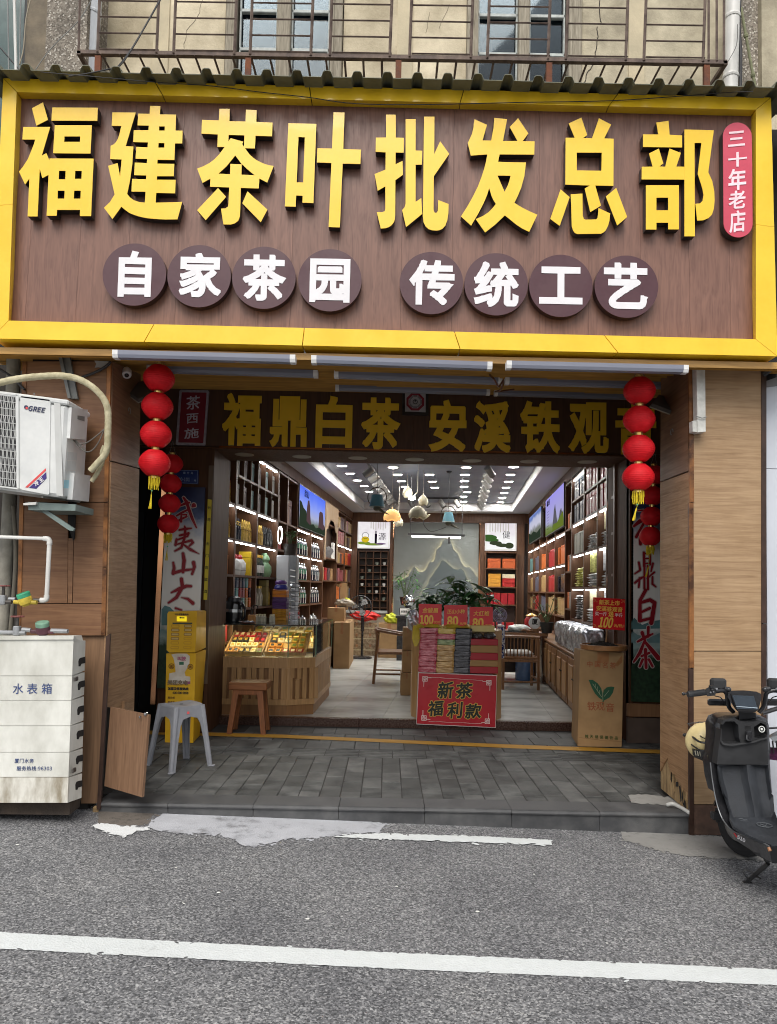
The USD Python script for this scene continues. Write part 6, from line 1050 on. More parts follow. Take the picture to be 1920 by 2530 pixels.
for z in(1.79,1.42,1.06):
 for(a,b)in((10.10,11.0),(11.12,12.02)):
  q=int(a>11);lvl={1.79:'top',1.42:'middle',1.06:'lower'}[z];row('tin3%d'%q,'silver_top_jar',b_tin3(q),'silver topped %s jar, %s row of the %s bay below the blue picture'%(('green','dark')[q],lvl,('nearer','further')[q]),'jar','%s jars of the %s row'%(('green','dark')[q],lvl),-1,a+0.02,b-0.02,z,5,0.07)
for k in range(7):goods('sl%d'%(k%3),'silver_pot',b_prof([[(0,0),(0.05,0),(0.07,0.05),(0.05,0.10),(0,0.11)],[(0,0.11),(0.02,0.11),(0.012,0.13),(0,0.135)]],(silver,silver)),'small round silver pot on the lowest shelf under the left picture','pot','small silver pots',SL-0.10,10.2+k*0.27,0.75)
def screen_mat(name,zlo,zhi,ramp,s,nsc=2.2,amt=0.25):
 usdkit.material(stage,'/World/Looks/'+name,{'g':('geometry',{}),'sx':('separate_xyz',{}),'mr':('map_range',{'from_min':zlo,'from_max':zhi}),'n':('noise_texture',{'scale':nsc,'detail':6.0,'roughness':0.6}),'ma':('math',{'math_type':'multiply_add','value2':amt}),'sb':('math',{'math_type':'subtract','value2':amt/2}),'r':('rgb_ramp',{'ramp':ramp}),'e':('emission',{'strength':s})},[('g.position','sx.vector'),('sx.z','mr.value'),('g.position','n.vector'),('n.fac','ma.value1'),('mr.result','ma.value3'),('ma.value','sb.value1'),('sb.value','r.fac'),('r.color','e.color')],surface='e.emission');return '/World/Looks/'+name
def wall_picture(side,t0,t1,z0,z1,mat_,peaks,label,text=None):
 s=SL+0.02 if side<0 else SR-0.02;e=1 if side<0 else-1
 t=Thing('light_box_picture',label,'picture',I(s,t0,z0));t.part('frame',ib(box(min(s,s-e*0.04),max(s,s-e*0.04),t0-0.015,t1+0.015,z0-0.015,z1+0.015)),trk);t.part('picture',ib(box(min(s,s+e*0.003),max(s,s+e*0.003),t0,t1,z0,z1)),mat_)
 W=t1-t0;h=z1-z0
 for k,(pl,mt)in enumerate(peaks):
  g=Polygon([(x*W,y*h)for x,y in pl]);right=ID if side<0 else-ID;o=I(s+e*0.004,t0 if side<0 else t1,z0);t.part('printed_peak',flat(g,o,right,(0,0,1),0.0008,0.0006+0.001*k),mt)
 if text:
  for tx,x,y,sz,mt in text:
   right=ID if side<0 else-ID;o=I(s+e*0.004,t0 if side<0 else t1,z0)+np.asarray(right)*x*W+np.array([0,0,y*h]);t.part('lettering',words(tx,o,sz,right,(0,0,1),0.015,lift=0.006,slant=6),mt)
BLUEP=screen_mat('picture_blue',2.2,2.8,[(0.0,C(58,70,50)),(0.16,C(104,116,100)),(0.30,C(166,172,206)),(0.55,C(140,158,236)),(0.8,C(104,130,240)),(1.0,C(84,112,236))],0.66);LILP=screen_mat('picture_lilac',2.25,2.85,[(0.0,C(96,112,56)),(0.16,C(120,134,84)),(0.30,C(170,168,206)),(1.0,C(158,150,232))],0.62);MISTP=screen_mat('picture_mist',2.3,2.85,[(0.0,C(96,100,80)),(0.35,C(128,132,124)),(0.5,C(206,206,226)),(0.75,C(196,200,226)),(0.86,C(104,126,190)),(1.0,C(130,150,206))],0.55,3.0,0.5)
PKB=EMIT('peak_brown',C(112,86,92),0.34);PKG=EMIT('peak_green',C(62,76,60),0.32);PKL=EMIT('peak_lilac',C(112,110,120),0.4);INKL=EMIT('ink_lilac',C(40,36,60),0.3);PKW=EMIT('picture_ink',C(44,40,44),0.2)
wall_picture(-1,10.08,12.05,2.20,2.79,BLUEP,[([(0,0),(0,0.62),(0.06,0.6),(0.13,0.48),(0.24,0.42),(0.30,0.0)],PKG),([(0.24,0),(0.25,0.55),(0.28,0.72),(0.33,0.74),(0.36,0.60),(0.37,0.40),(0.42,0.1),(0.45,0)],PKB),([(0.68,0),(0.72,0.3),(0.73,0.56),(0.78,0.62),(0.88,0.62),(0.91,0.5),(0.93,0.3),(1.0,0.22),(1.0,0)],PKB),([(0,0),(0,0.2),(0.1,0.16),(0.2,0.2),(0.35,0.12),(0.5,0.18),(0.6,0.1),(0.75,0.16),(0.9,0.12),(1,0.2),(1,0)],PKG)],'glowing blue mountain picture on the left shelving',[('武夷山',0.22,0.85,0.11,PKW)])
wall_picture(1,10.15,12.2,2.25,2.84,LILP,[([(0.44,0.1),(0.52,0.55),(0.58,0.68),(0.66,0.35),(0.72,0.1)],PKL),([(0.74,0.1),(0.84,0.4),(0.90,0.45),(1.0,0.2),(1,0.1)],PKL),([(0.42,0.0),(0.5,0.18),(0.7,0.16),(1.0,0.36),(1.0,0)],EMIT('tea_green',C(110,128,50),0.5))],'glowing lilac mountain picture on the right shelving nearer the door',[('福鼎白茶',0.2,0.86,0.10,INKL)]+[('—'*7,0.19,0.62-0.08*k,0.045,INKL)for k in range(7)])
wall_picture(1,12.9,15.0,2.30,2.83,MISTP,[([(0,0),(0,0.4),(0.2,0.3),(0.4,0.36),(0.7,0.22),(1,0.3),(1,0)],PKG)],'glowing misty picture on the right shelving, further back')
nc=Thing('arched_niche','light wood panel with dark arched niche beside the blue picture','niche',I(SL,12.1,1.8));s_=SL+0.012
ar=sbox(0,0,1.34,1.0).difference(Polygon([(0.12,0),(0.12,0.5),(0.18,0.54),(0.28,0.55),(0.36,0.64),(0.5,0.71),(0.67,0.73),(0.84,0.71),(0.98,0.64),(1.06,0.55),(1.16,0.54),(1.22,0.5),(1.22,0)]))
nc.part('panel',flat(ar,I(s_,12.09,1.80),ID,(0,0,1),0.012,0.0),M('panel_beige',C(150,128,104),0.5,0.1,4.0));nc.part('dark_back',ib(box(SL-0.10,SL-0.09,12.1,13.43,1.82,2.6)),SHD)
goods('bag1','plastic_bag',lambda t:t.part('bag',hull([(r3 .uniform(-.1,.1),r3 .uniform(-.06,.06),r3 .uniform(0,.24))for _ in range(26)]),G('smoke',C(120,120,122),0.2),local=True),'dark plastic bag of goods inside the arched niche','bag',None,SL-0.05,12.8,1.85);goods('wbook','white_carton',b_box(0.05,0.14,0.30,white_,None,0.1),'white upright carton inside the arched niche','box',None,SL-0.03,13.2,1.85)
for i,(a,b)in enumerate(((13.5,14.4),(14.5,15.37))):
 for z in(0.75,1.10,1.45,1.80,2.17,2.48):
  for k in range(4):
   q=r3 .choice([0,2,6,7,1,5])if z<2 else r3 .choice([7,6,2])
   if r3 .random()<0.85:goods('far'+pnm[q],'gift_box',b_box(0.17,0.18,0.25,pal[q]),'%s gift box on the far left shelves near the back wall'%pnm[q],'gift box','far left %s gift boxes'%pnm[q],SL-0.10,a+(b-a)*(k+0.5)/4,z,0,(1,1,r3 .uniform(0.8,1.1)))
for k in range(9):goods('leftlow%d'%(k%3),'gift_box',b_box(0.2,0.2,0.22,(plum,kr_,redb)[k%3]),'%s box on the dim low shelves left of the counter'%('plum','kraft','red')[k%3],'gift box','%s boxes on the dim left shelves'%('plum','kraft','red')[k%3],SL-0.14,(9.05,9.3,9.6,9.85,12.3,12.6,12.9,13.2,9.2)[k],(1.35,1.35,1.35,1.35,1.45,1.45,1.45,1.45,1.80)[k])
for k,t in enumerate((9.05,9.22,9.55,9.75,9.9)):goods('slim%d'%(k%2),'slim_gift_box',b_box(0.07,0.16,0.36,(plum,G('umber',C(120,84,64)))[k%2]),'slim upright %s box beside the blue picture'%('plum','umber')[k%2],'gift box','slim upright %s boxes'%('plum','umber')[k%2],SL-0.10,t,2.17)
def pillow(w,d,h,seed):
 n=12;V=[];rr=np.random.RandomState(seed)
 for sg_ in(1,-1):
  for j in range(n+1):
   for i in range(n+1):
    a,b=i/n*2-1,j/n*2-1;z=h/2*(max(0,(1-a**4)*(1-b**4))**0.6);V.append([a*w/2,b*d/2,sg_*z*(1+0.22*rr.randn()*(abs(a)<0.9)*(abs(b)<0.9)*0.6)])
 V=np.array(V);V[:,2]+=h/2;N=(n+1)**2;F=[]
 for o,fl_ in((0,1),(N,-1)):
  for j in range(n):
   for i in range(n):
    q=[o+j*(n+1)+i,o+j*(n+1)+i+1,o+(j+1)*(n+1)+i+1,o+(j+1)*(n+1)+i];F+=[q[:3],[q[0],q[2],q[3]]]if fl_>0 else[q[2::-1],[q[3],q[2],q[0]]]
 return trimesh.Trimesh(V,F,process=False)
foil=M('foil_silver',C(206,206,206),0.3,0.10,30.0,metal=0.3,bump=0.3,bsc=60);foily=M('foil_lime',C(206,204,130),0.3,0.10,30.0,metal=0.45,bump=0.3,bsc=60);foild=M('foil_dark',C(140,136,134),0.3,0.10,30.0,metal=0.3,bump=0.3,bsc=60);foilc=M('foil_cream',C(224,214,180),0.35,0.08,30.0,bump=0.3,bsc=60)
FO={'s':(foil,'silver'),'y':(foily,'lime'),'d':(foild,'dark grey'),'c':(foilc,'cream')}
def zl(z):return 'upper' if z>1.6 else 'middle' if z>1.2 else 'lower' if z>0.8 else 'lowest'
def bay(t):return 'right wall bay by the doorway' if t<7.8 else 'second bay of the right wall' if t<8.62 else 'third bay of the right wall'
def stack(t0,t1,z,n,kind,cols=2,zone='right'):
 mt,nm=FO[kind]
 for c in range(cols):
  for k in range(n):goods('bagflat'+kind,'foil_tea_bag',lambda t:t.part('bag',pillow(0.20,0.24,0.036,3),mt,smooth=50,local=True),'%s foil tea bag lying in the %s stack, %s'%(nm,zl(z),bay(t0)),'tea bag','stacked %s foil tea bags, %s %s'%(nm,zl(z),bay(t0)),SR+0.14+r3 .uniform(-.01,.01),t0+(t1-t0)*(c+0.5)/cols+r3 .uniform(-.012,.012),z+k*0.030,math.pi/2+r3 .uniform(-.12,.12))
def lean(t0,t1,z,n,kind):
 mt,nm=FO[kind]
 for k in range(n):goods('bagup'+kind,'foil_tea_bag',lambda t:t.part('bag',moved(pillow(0.17,0.26,0.05,4),tl([0,0,0.14])@rot(math.pi/2,[1,0,0])@tl([0,0,-0.025])),mt,smooth=50,local=True),'%s foil tea bag standing upright on the %s shelf, %s'%(nm,zl(z-0.1),bay(t0)),'tea bag','upright %s bags, %s %s'%(nm,zl(z-0.1),bay(t0)),SR+0.12,t0+(t1-t0)*(k+0.5)/n,z,r3 .uniform(-0.3,0.3)+0.25)
stack(7.36,7.78,1.80,5,'s',1);stack(7.84,8.58,1.80,6,'s',2);lean(7.36,7.78,1.97,3,'c');lean(7.86,8.1,2.0,2,'y')
stack(7.36,7.78,1.38,5,'s',1);stack(7.84,8.58,1.38,5,'s',2);lean(7.36,7.76,1.54,3,'s');lean(7.84,8.56,1.54,6,'y');stack(7.36,7.78,0.98,5,'s',1);stack(7.84,8.58,0.98,5,'s',2);lean(7.36,7.76,1.13,3,'s');lean(7.84,8.5,1.13,5,'c')
stack(8.66,9.5,1.38,8,'y',2);lean(8.66,8.9,1.62,1,'y');stack(8.66,9.5,0.98,10,'d',2);stack(8.66,9.5,0.68,3,'s',2)
for z in(2.20,2.50):
 row('rb1','red_gift_box',b_box(0.15,0.14,0.26,redb,G('red2',C(178,44,44))),'tall red gift box on the right wall, %s shelf'%('topmost' if z>2.4 else 'second'),'gift box','tall red gift boxes, %s shelf'%('topmost' if z>2.4 else 'second'),1,7.34,7.78,z,2,0.09);row('rb1','red_gift_box',None,'tall red gift box on the right wall, %s shelf'%('topmost' if z>2.4 else 'second'),'gift box','tall red gift boxes, %s shelf'%('topmost' if z>2.4 else 'second'),1,7.84,8.58,z,4,0.09)
 row('nb1','navy_gift_box',b_box(0.14,0.14,0.24,G('midnight',C(44,54,76)),G('midnight2',C(70,84,110))),'midnight blue gift box on the right wall, %s shelf'%('topmost' if z>2.4 else 'second'),'gift box','midnight blue boxes, %s shelf'%('topmost' if z>2.4 else 'second'),1,8.66,9.5,z,4,0.09)
row('gw','grey_gift_box',b_box(0.12,0.16,0.27,G('birch',C(176,176,164)),None,0.08),'birch grey box with dark print on the right shelf','gift box','birch grey boxes',1,8.66,9.5,1.80,6,0.09)
for z,mt,nm in((1.90,redb,'red'),(1.50,white_,'white'),(1.08,G('rust',C(150,70,40)),'rust'),(2.25,plum,'plum'),(0.68,redb,'red')):row('jr'+nm,'snack_pack',lambda t,mt=mt:t.part('pack',moved(pillow(0.10,0.19,0.05,9),tl([0,0,0.10])@rot(math.pi/2,[1,0,0])),mt,smooth=50,local=True),'%s packet hanging on the narrow shelves by the right jamb'%nm,'packet','%s packets by the right jamb'%nm,1,7.0,7.3,z,4,0.08)
for z in(0.98,1.32,1.72):
 for i,(a,b)in enumerate(Rb[5:]):
  for k in range(6):
   q={1.72:[1,0,1,5,4][i],1.32:[3,0,7,5,7][i],0.98:[7,7,5,0,7][i]}[z]
   if r3 .random()<0.93:goods('rf'+pnm[q],'shelf_box',b_box(0.12,0.17,0.27,pal[q],None,0.12),'%s upright box on the right shelves below the pictures'%pnm[q],'gift box','%s upright boxes below the right pictures'%pnm[q],SR+0.10,a+(b-a)*(k+0.5)/6,z,0,(1,1,r3 .uniform(0.86,1.08)))
for z in(1.10,1.60,2.17):
 for k in range(3):goods('dv%d'%k,'mixed_tin',b_box(0.11,0.13,0.22,(teal,greyb,orange)[k]),'%s tin on the narrow shelves right of the lilac picture'%('teal','grey','orange')[k],'tea tin','%s tins right of the lilac picture'%('teal','grey','orange')[k],SR+0.08,9.64+k*0.17,z)
sack=M('foil_sack',C(196,200,206),0.22,0.12,14.0,metal=0.75,bump=0.7,bsc=26)
for k in range(5):
 t0=7.25+k*0.40;b_=trimesh.creation.icosphere(3,1.0);v=b_.vertices;v=np.sign(v)*np.abs(v)**0.45;nz=np.array([math.sin(9*x+7*y+3*z+k)*0.05 for x,y,z in v]);b_.vertices=v*np.array([0.125,0.20,0.145])*(1+nz)[:,None]+np.array([1.335,t0+0.19,0.675+0.142])
 single('foil_sack',ib(b_),sack,'shiny silver foil sack on the honey cupboard, %s from the door'%('first','second','third','fourth','fifth')[k],'sack',smooth=50)
for k in range(3):goods('ylbx','lime_carton',b_box(0.11,0.12,0.20,(ybox,G('lime',C(176,190,70)),ybox)[0]),'yellow carton behind the silver foil sacks','box','yellow cartons behind the sacks',SR+0.1,8.75+k*0.17,0.78)
def bw(x,y,t=TB-0.02):return IT(880+x/4.095,1130+y/4.095,t)
def bpoly(pts,t=TB-0.02):return Polygon([bw(x,y,t)for x,y in pts]).buffer(0)
def bext(g,t,d):return flat(g,I(0,t,0),IA,(0,0,1),d,-0.0)
FW=M('feature_plaster',C(126,132,130),0.8,0.10,2.0,bump=0.2,bsc=20);MT1=M('mountain_grey',C(108,116,116),0.7,0.05,3.0);MT2=M('mountain_dark',C(88,98,100),0.7,0.05,3.0)
fw=Thing('feature_wall','grey back wall with two layered mountain silhouettes lit from behind','wall',I(0,TB,0))
x0,_=bw(383,800);x1,_=bw(1242,800);zt=bw(800,662)[1]
fw.part('panel',ib(box(x0,x1,TB,TB+0.03,FZ,zt)),FW)
m1=[(378,1245),(450,1246),(530,1202),(545,1165),(575,1117),(594,1105),(610,1130),(632,1156),(670,1163),(700,1142),(722,1108),(735,1070),(752,1058),(785,1058),(798,1022),(812,935),(858,902),(872,855),(905,826),(930,826),(962,852),(985,932),(1030,976),(1060,1050),(1085,1094),(1110,1112),(1150,1110),(1182,1150),(1215,1200),(1242,1232),(1242,2200),(378,2200)]
m2=[(640,1440),(690,1330),(730,1280),(745,1232),(770,1200),(800,1150),(832,1110),(850,1080),(860,1052),(880,1043),(910,1060),(942,1092),(990,1130),(1030,1136),(1060,1126),(1090,1150),(1110,1200),(1122,1232),(1150,1262),(1178,1312),(1200,1400),(1210,2200),(560,2200)]
lim=sbox(x0+0.003,FZ,x1-0.003,zt)
def soft(g):return g.buffer(0.008).buffer(-0.016).buffer(0.008)
g1,g2=soft(bpoly(m1)).intersection(lim),soft(bpoly(m2)).intersection(lim)
def glow(g,t,lo,k):
 ln_=g.buffer(-0.025).exterior;pts=[ln_.interpolate(d)for d in np.arange(0,ln_.length,0.03)];segs=[];cur_=[]
 for p in pts:
  if p.y>lo and x0+0.04<p.x<x1-0.04:cur_.append(I(p.x,t,p.y))
  else:
   if len(cur_)>2:segs.append(cur_)
   cur_=[]
 if len(cur_)>2:segs.append(cur_)
 for s_ in segs:fw.part('light_strip',tube(s_,0.008,5),LEDW)
fw.part('mountain',bext(g1,TB-0.05,0.012),MT1);glow(g1,TB-0.025,0.6,1);fw.part('mountain',bext(g2,TB-0.10,0.012),MT2);glow(g2,TB-0.078,0.6,2)
bk_=Thing('back_wall_panelling','dark wood frame and mirror posts around the back wall','wall panel',I(0,TB,0))
bk_.part('header',ib(box(-2.6,1.8,TB-0.06,TB+0.05,zt+0.002,CZ-0.001)),SHW)
for a,b,mt in((345,372,SHW),(372,383,MIRR),(1242,1254,MIRR),(1254,1300,SHW),(1622,1700,SHW),(-40,15,SHW)):bk_.part('post',ib(box(bw(a,900)[0],bw(b,900)[0],TB-0.07,TB+0.04,FZ,zt)),mt)
LBX=screen_mat('light_box_print',1.0,3.0,[(0.0,C(226,222,210)),(0.45,C(250,248,244)),(0.6,C(252,250,248)),(1.0,C(226,216,224))],0.62,5.0,0.9)
def light_box(xa,xb,ya,yb,label,deco):
 a,b=bw(xa,800)[0],bw(xb,800)[0];z1,z0=bw((xa+xb)/2,ya)[1],bw((xa+xb)/2,yb)[1];t=Thing('light_box',label,'light box',I(a,TB,z0));t.part('case',ib(box(a-0.008,b+0.008,TB-0.035,TB+0.03,z0-0.008,z1+0.008)),WMET);t.part('face',ib(box(a,b,TB-0.038,TB-0.0355,z0,z1)),LBX)
 W,h=b-a,z1-z0
 for k,(g,mt)in enumerate(deco(W,h)):t.part('print',flat(g,I(a,TB-0.039-0.0004*k,z0),IA,(0,0,1),0.0006,0.0),mt)
EP=lambda n,c,s:EMIT('print_'+n,c,s*0.62)
def ell(x,y,a,b):return affinity.scale(Point(0,0).buffer(1,14),a,b).__class__(affinity.translate(affinity.scale(Point(0,0).buffer(1,14),a,b),x,y))
def d1(W,h):return[(ell(0.20*W,0.17*h,0.20*W,0.05*h).union(ell(0.5*W,0.13*h,0.3*W,0.04*h)),EP('moss',C(150,176,70),0.6)),(ell(0.24*W,0.29*h,0.12*W,0.10*h),EP('pot',C(226,196,40),0.85)),(ell(0.24*W,0.42*h,0.11*W,0.11*h).difference(ell(0.24*W,0.42*h,0.095*W,0.095*h)),EP('dark',C(70,70,74),0.5)),(sbox(0.53*W,0.16*h,0.60*W,0.48*h).union(sbox(0.545*W,0.48*h,0.585*W,0.58*h)),EP('bottle',C(50,40,60),0.3)),(ell(0.72*W,0.15*h,0.16*W,0.03*h),EP('mauve',C(140,110,150),0.7)),(affinity.translate(affinity.scale(glyph('源',0.0),0.24*W,0.24*W,origin=(0,0)),0.64*W,0.30*h),EP('dark',0,0)),(unary_union([sbox((0.40+0.075*k)*W,(0.66-0.03*(k%3))*h,(0.42+0.075*k)*W,0.9*h)for k in range(7)]),EP('pale',C(190,186,172),0.9))]
def d2(W,h):return[(ell(0.12*W,0.42*h,0.26*W,0.10*h).union(ell(0.2*W,0.34*h,0.24*W,0.06*h)),EP('leafg',C(84,130,66),0.5)),(ell(0.34*W,0.24*h,0.20*W,0.07*h).union(ell(0.55*W,0.17*h,0.2*W,0.06*h)).union(ell(0.78*W,0.16*h,0.14*W,0.10*h)),EP('stoneg',C(88,100,70),0.45)),(affinity.translate(affinity.scale(glyph('健',0.0),0.26*W,0.26*W,origin=(0,0)),0.55*W,0.42*h),EP('dark',0,0)),(unary_union([sbox((0.14+0.085*k)*W,(0.60+0.03*(k%2))*h,(0.165+0.085*k)*W,0.9*h)for k in range(8)]),EP('pale',0,0))]
def clipd(f):return lambda W,h:[(sbox(0.025*W,0.025*h,0.975*W,0.975*h).difference(sbox(0.032*W,0.032*h,0.968*W,0.968*h)),EP('rim',C(206,186,130),0.8))]+[(g.intersection(sbox(0,0,W,h)),mt)for g,mt in f(W,h)]
light_box(17,343,617,920,'glowing white panel with yellow teapot print at back left',clipd(d1));light_box(1306,1620,638,942,'glowing white panel with green bamboo print at back right',clipd(d2))
cb=Thing('cubby_cabinet','dark grid cabinet of small pigeonholes below the teapot panel','cabinet',I(bw(30,900)[0],TB,FZ));a,b=bw(30,1100)[0],bw(325,1100)[0];z1=bw(170,950)[1]
cb.part('back',ib(box(a,b,TB-0.02,TB+0.03,FZ,z1)),M('cubby_dark',C(26,21,18),0.7));nrow=int((z1-0.75)/0.152)
for k in range(5):x=a+(b-a)*k/4;cb.part('upright',ib(box(x-0.006,x+0.006,TB-0.14,TB-0.021,0.75,z1)),SHW)
for k in range(nrow+1):cb.part('shelf',ib(box(a+0.0065,b-0.0065,TB-0.139,TB-0.0212,z1-k*0.152-0.012,z1-k*0.152)),SHW)
for k in range(26):
 i,j=k%4,1+k//4
 if r3 .random()<0.5:goods('cup%d'%(k%3),'tea_cup',b_prof([[(0,0),(0.022,0),(0.036,0.05),(0.034,0.06),(0,0.03)]],((white_,G('clay',C(104,74,58)),G('celadon',C(130,140,130)))[k%3],)),'%s teacup in the dark pigeonhole cabinet, row %s from its top'%(('white','clay','celadon')[k%3],('one','two','three','four','five','six','seven','eight')[j]),'cup','%s teacups in pigeonholes'%('white','clay','celadon')[k%3],a+(b-a)*(i+0.5)/4,TB-0.08,z1-(j+1)*0.152+0.001)
rs=Thing('back_shelf','dark back shelf of orange and red gift boxes below the bamboo panel','shelving',I(bw(1300,900)[0],TB,FZ));a,b=bw(1300,1100)[0],bw(1622,1100)[0];zs=[bw(1460,y)[1]for y in(1125,1310)];zs=zs+[zs[1]-(zs[0]-zs[1])*0.95,FZ+0.35];ztop=bw(1460,960)[1]
rs.part('back',ib(box(a,b,TB-0.0,TB+0.03,FZ,ztop)),SHD);rs.part('frame',ib([box(a,a+0.02,TB-0.28,TB-0.001,FZ,ztop),box(b-0.02,b,TB-0.28,TB-0.001,FZ,ztop),box(a+0.0205,b-0.0205,TB-0.28,TB-0.001,ztop-0.03,ztop)]),SHW)
for z in zs:rs.part('shelf',ib(box(a+0.021,b-0.021,TB-0.28,TB-0.002,z-0.025,z)),SHW)
W=b-a
for k in range(2):goods('ob','orange_gift_box',b_box(0.27,0.2,0.20,G('deep_orange',C(188,88,40)),None,0.3),'large deep orange gift box on the top of the back shelf','gift box','large deep orange gift boxes',a+W*(0.28+0.46*k),TB-0.15,zs[0])
for k in range(6):j,i=k//2,k%2;goods('yb%d'%(i if j<2 else(2 if i else 0)),'drawer_gift_box',b_box(0.26,0.2,0.088,(G('amber_box',C(214,152,52)),G('ruby',C(176,40,36)),cream)[i if j<2 else(2 if i else 0)],None,0.2),('amber flat gift box in the back shelf stack','ruby flat gift box in the back shelf stack','cream flat gift box topping the ruby boxes')[i if j<2 else(2 if i else 0)],'gift box',('flat amber boxes','flat ruby boxes','flat cream box')[i if j<2 else(2 if i else 0)],a+W*(0.30+0.44*i),TB-0.15,zs[1]+j*0.091)
for k in range(4):goods('rdb','framed_red_box',b_box(0.135,0.12,0.24,G('crimson',C(168,24,36)),G('crimson_gold',C(190,60,44)),0.08),'crimson gift box with gold edge on the lower back shelf','gift box','crimson boxes on the lower back shelf',a+W*(0.17+0.22*k),TB-0.14,zs[2])
for k in range(3):goods('rdb','framed_red_box',None,'crimson gift box with gold edge on the lower back shelf','gift box','crimson boxes on the lower back shelf',a+W*(0.2+0.3*k),TB-0.14,zs[3],0,(1.2,1,1))
# ================================================================ the glass counter
r4=random.Random(77)
OAK=WOOD('counter_oak',C(148,110,68),C(190,150,102),'z',3.2,12.0,0.42,0.8,0.07,0.1,coat=0.1);OAKD=WOOD('counter_oak_back',C(112,78,46),C(146,106,66),'z',3.2,12.0,0.5)
cA,cB,cC,cD=np.array([-1.64,6.99]),np.array([-0.955,6.99]),np.array([-0.70,7.12]),np.array([-0.645,8.42])
def gz(u,v,Y):return P(u,v,Y)[2]
ct_=Thing('glass_counter','oak display counter with lit glass case of tea samples','counter',(cA[0],cA[1],FZ));ZB,ZW,ZG=FZ,0.625,0.935
foot=np.array([cA,cB,cC,cD,[-1.64,8.42]])
def inset(pts,d):return np.array(Polygon(pts).buffer(-d,join_style=2).exterior.coords)[:-1]
ct_.part('plinth',plan(Polygon(foot).buffer(-0.012,join_style=2),ZB,ZB+0.10),OAKD);ct_.part('carcass',plan(Polygon(foot).buffer(-0.03,join_style=2),ZB+0.10,ZW-0.10),OAKD)
ct_.part('top_rail',plan(Polygon(foot),ZW-0.10,ZW),OAK);ct_.part('bottom_rail',plan(Polygon(foot),ZB+0.101,ZB+0.155),OAK)
def slats(a,b,n,w):
 d=b-a;L=np.linalg.norm(d);d=d/L;nn=np.array([d[1],-d[0]])
 for k in range(n):
  c=a+d*L*(k+0.5)/n;h0=ZB+0.156;q=[c-d*w/2,c+d*w/2];z1=ZW-0.101
  split=r4 .random()<0.45;zs=[(h0,h0+(z1-h0)*r4 .uniform(0.4,0.7)),None]if split else[(h0,z1)]
  if split:zs[1]=(zs[0][1]+0.001,z1)
  for i,(za,zb)in enumerate(zs):
   sh=d*(w*0.42*(1 if i else 0));pts=[np.append(p+sh+nn*o,z)for p in q for o in(-0.028,-0.002-0.003*i)for z in(za,zb)];ct_.part('slat',hull(pts),OAK)
slats(cA+[0.04,0],cB,9,0.045);slats(cB,cC,4,0.042);slats(cC,cD,16,0.045)
for p in(cA,cB,cC):ct_.part('corner_post',hull([np.append(p+np.array(o),z)for o in((0.0,0.002),(0.03,0.01),(-0.03,0.01),(0.0,0.04))for z in(ZB+0.156,ZW-0.101)]),OAK)
CGL=GLASS('case_glass',(0.93,0.97,0.93),0.01,1.0);GEDGE=M('glass_edge',C(120,150,120),0.15,0.1,4.0);GTOP=M('dark_glass_top',(0.012,0.018,0.016),0.04,0.1,2.0,spec=1.0)
for a,b in((cA,cB),(cB,cC),(cC,cD)):
 dv=(b-a)/np.linalg.norm(b-a);nv=np.array([-dv[1],dv[0]]);ct_.part('pane',hull([np.append(p+nv*o,z)for p in(a*0.995+b*0.005,b*0.995+a*0.005)for o in(0.02,0.025)for z in(ZW+0.001,ZG)]),CGL)
ct_.part('glass_top',plan(Polygon(foot).buffer(0.012,join_style=2),ZG+0.001,ZG+0.012),GTOP)
for p in(cA,cB,cC,cD):ct_.part('glass_edge',hull([np.append(p+np.array(o),z)for o in((-0.004,0.018),(0.004,0.018),(0,0.03))for z in(ZW+0.002,ZG-0.001)]),GEDGE)
ct_.part('light_strip',[box(cA[0]+0.03,cA[0]+0.042,cA[1]+0.05,cA[1]+0.062,ZW+0.01,ZG-0.02),box(cA[0]+0.06,cB[0]-0.02,cA[1]+0.22,cA[1]+0.25,ZG-0.006,ZG-0.001),box(-1.5,-0.74,7.85,7.88,ZG-0.006,ZG-0.001)],EMIT('case_led',(1.0,0.86,0.58),24.0))
TRAYW=M('tray_wood',C(206,164,98),0.5,0.08,8.0)
def tray(name_k,x0,x1,y0,y1,za,zb):
 ct_.part('tray',hull([[x,y,z+o]for x in(x0,x1)for y,z in((y0,za),(y1,zb))for o in(0,-0.012)]),TRAYW)
 for x in(x0,x1):ct_.part('tray_rim',hull([[x+dx,y,z+o]for dx in(-0.008,0.008)for y,z in((y0,za),(y1,zb))for o in(0.001,0.03)]),OAK)
 ct_.part('tray_rim',hull([[x,y0+dy,za+o]for x in(x0,x1)for dy in(-0.008,0.008)for o in(0.001,0.028)]),OAK)
PK=[(G('pk_red',C(170,34,34)),'red'),(G('pk_ivory',C(232,214,170)),'ivory'),(G('pk_orange',C(224,148,64)),'orange'),(G('pk_black',C(38,40,42)),'black'),(G('pk_gold',C(214,170,72),0.3,0.3),'gold'),(G('pk_green',C(120,140,60)),'green'),(G('pk_maroon',C(110,30,36)),'maroon')]
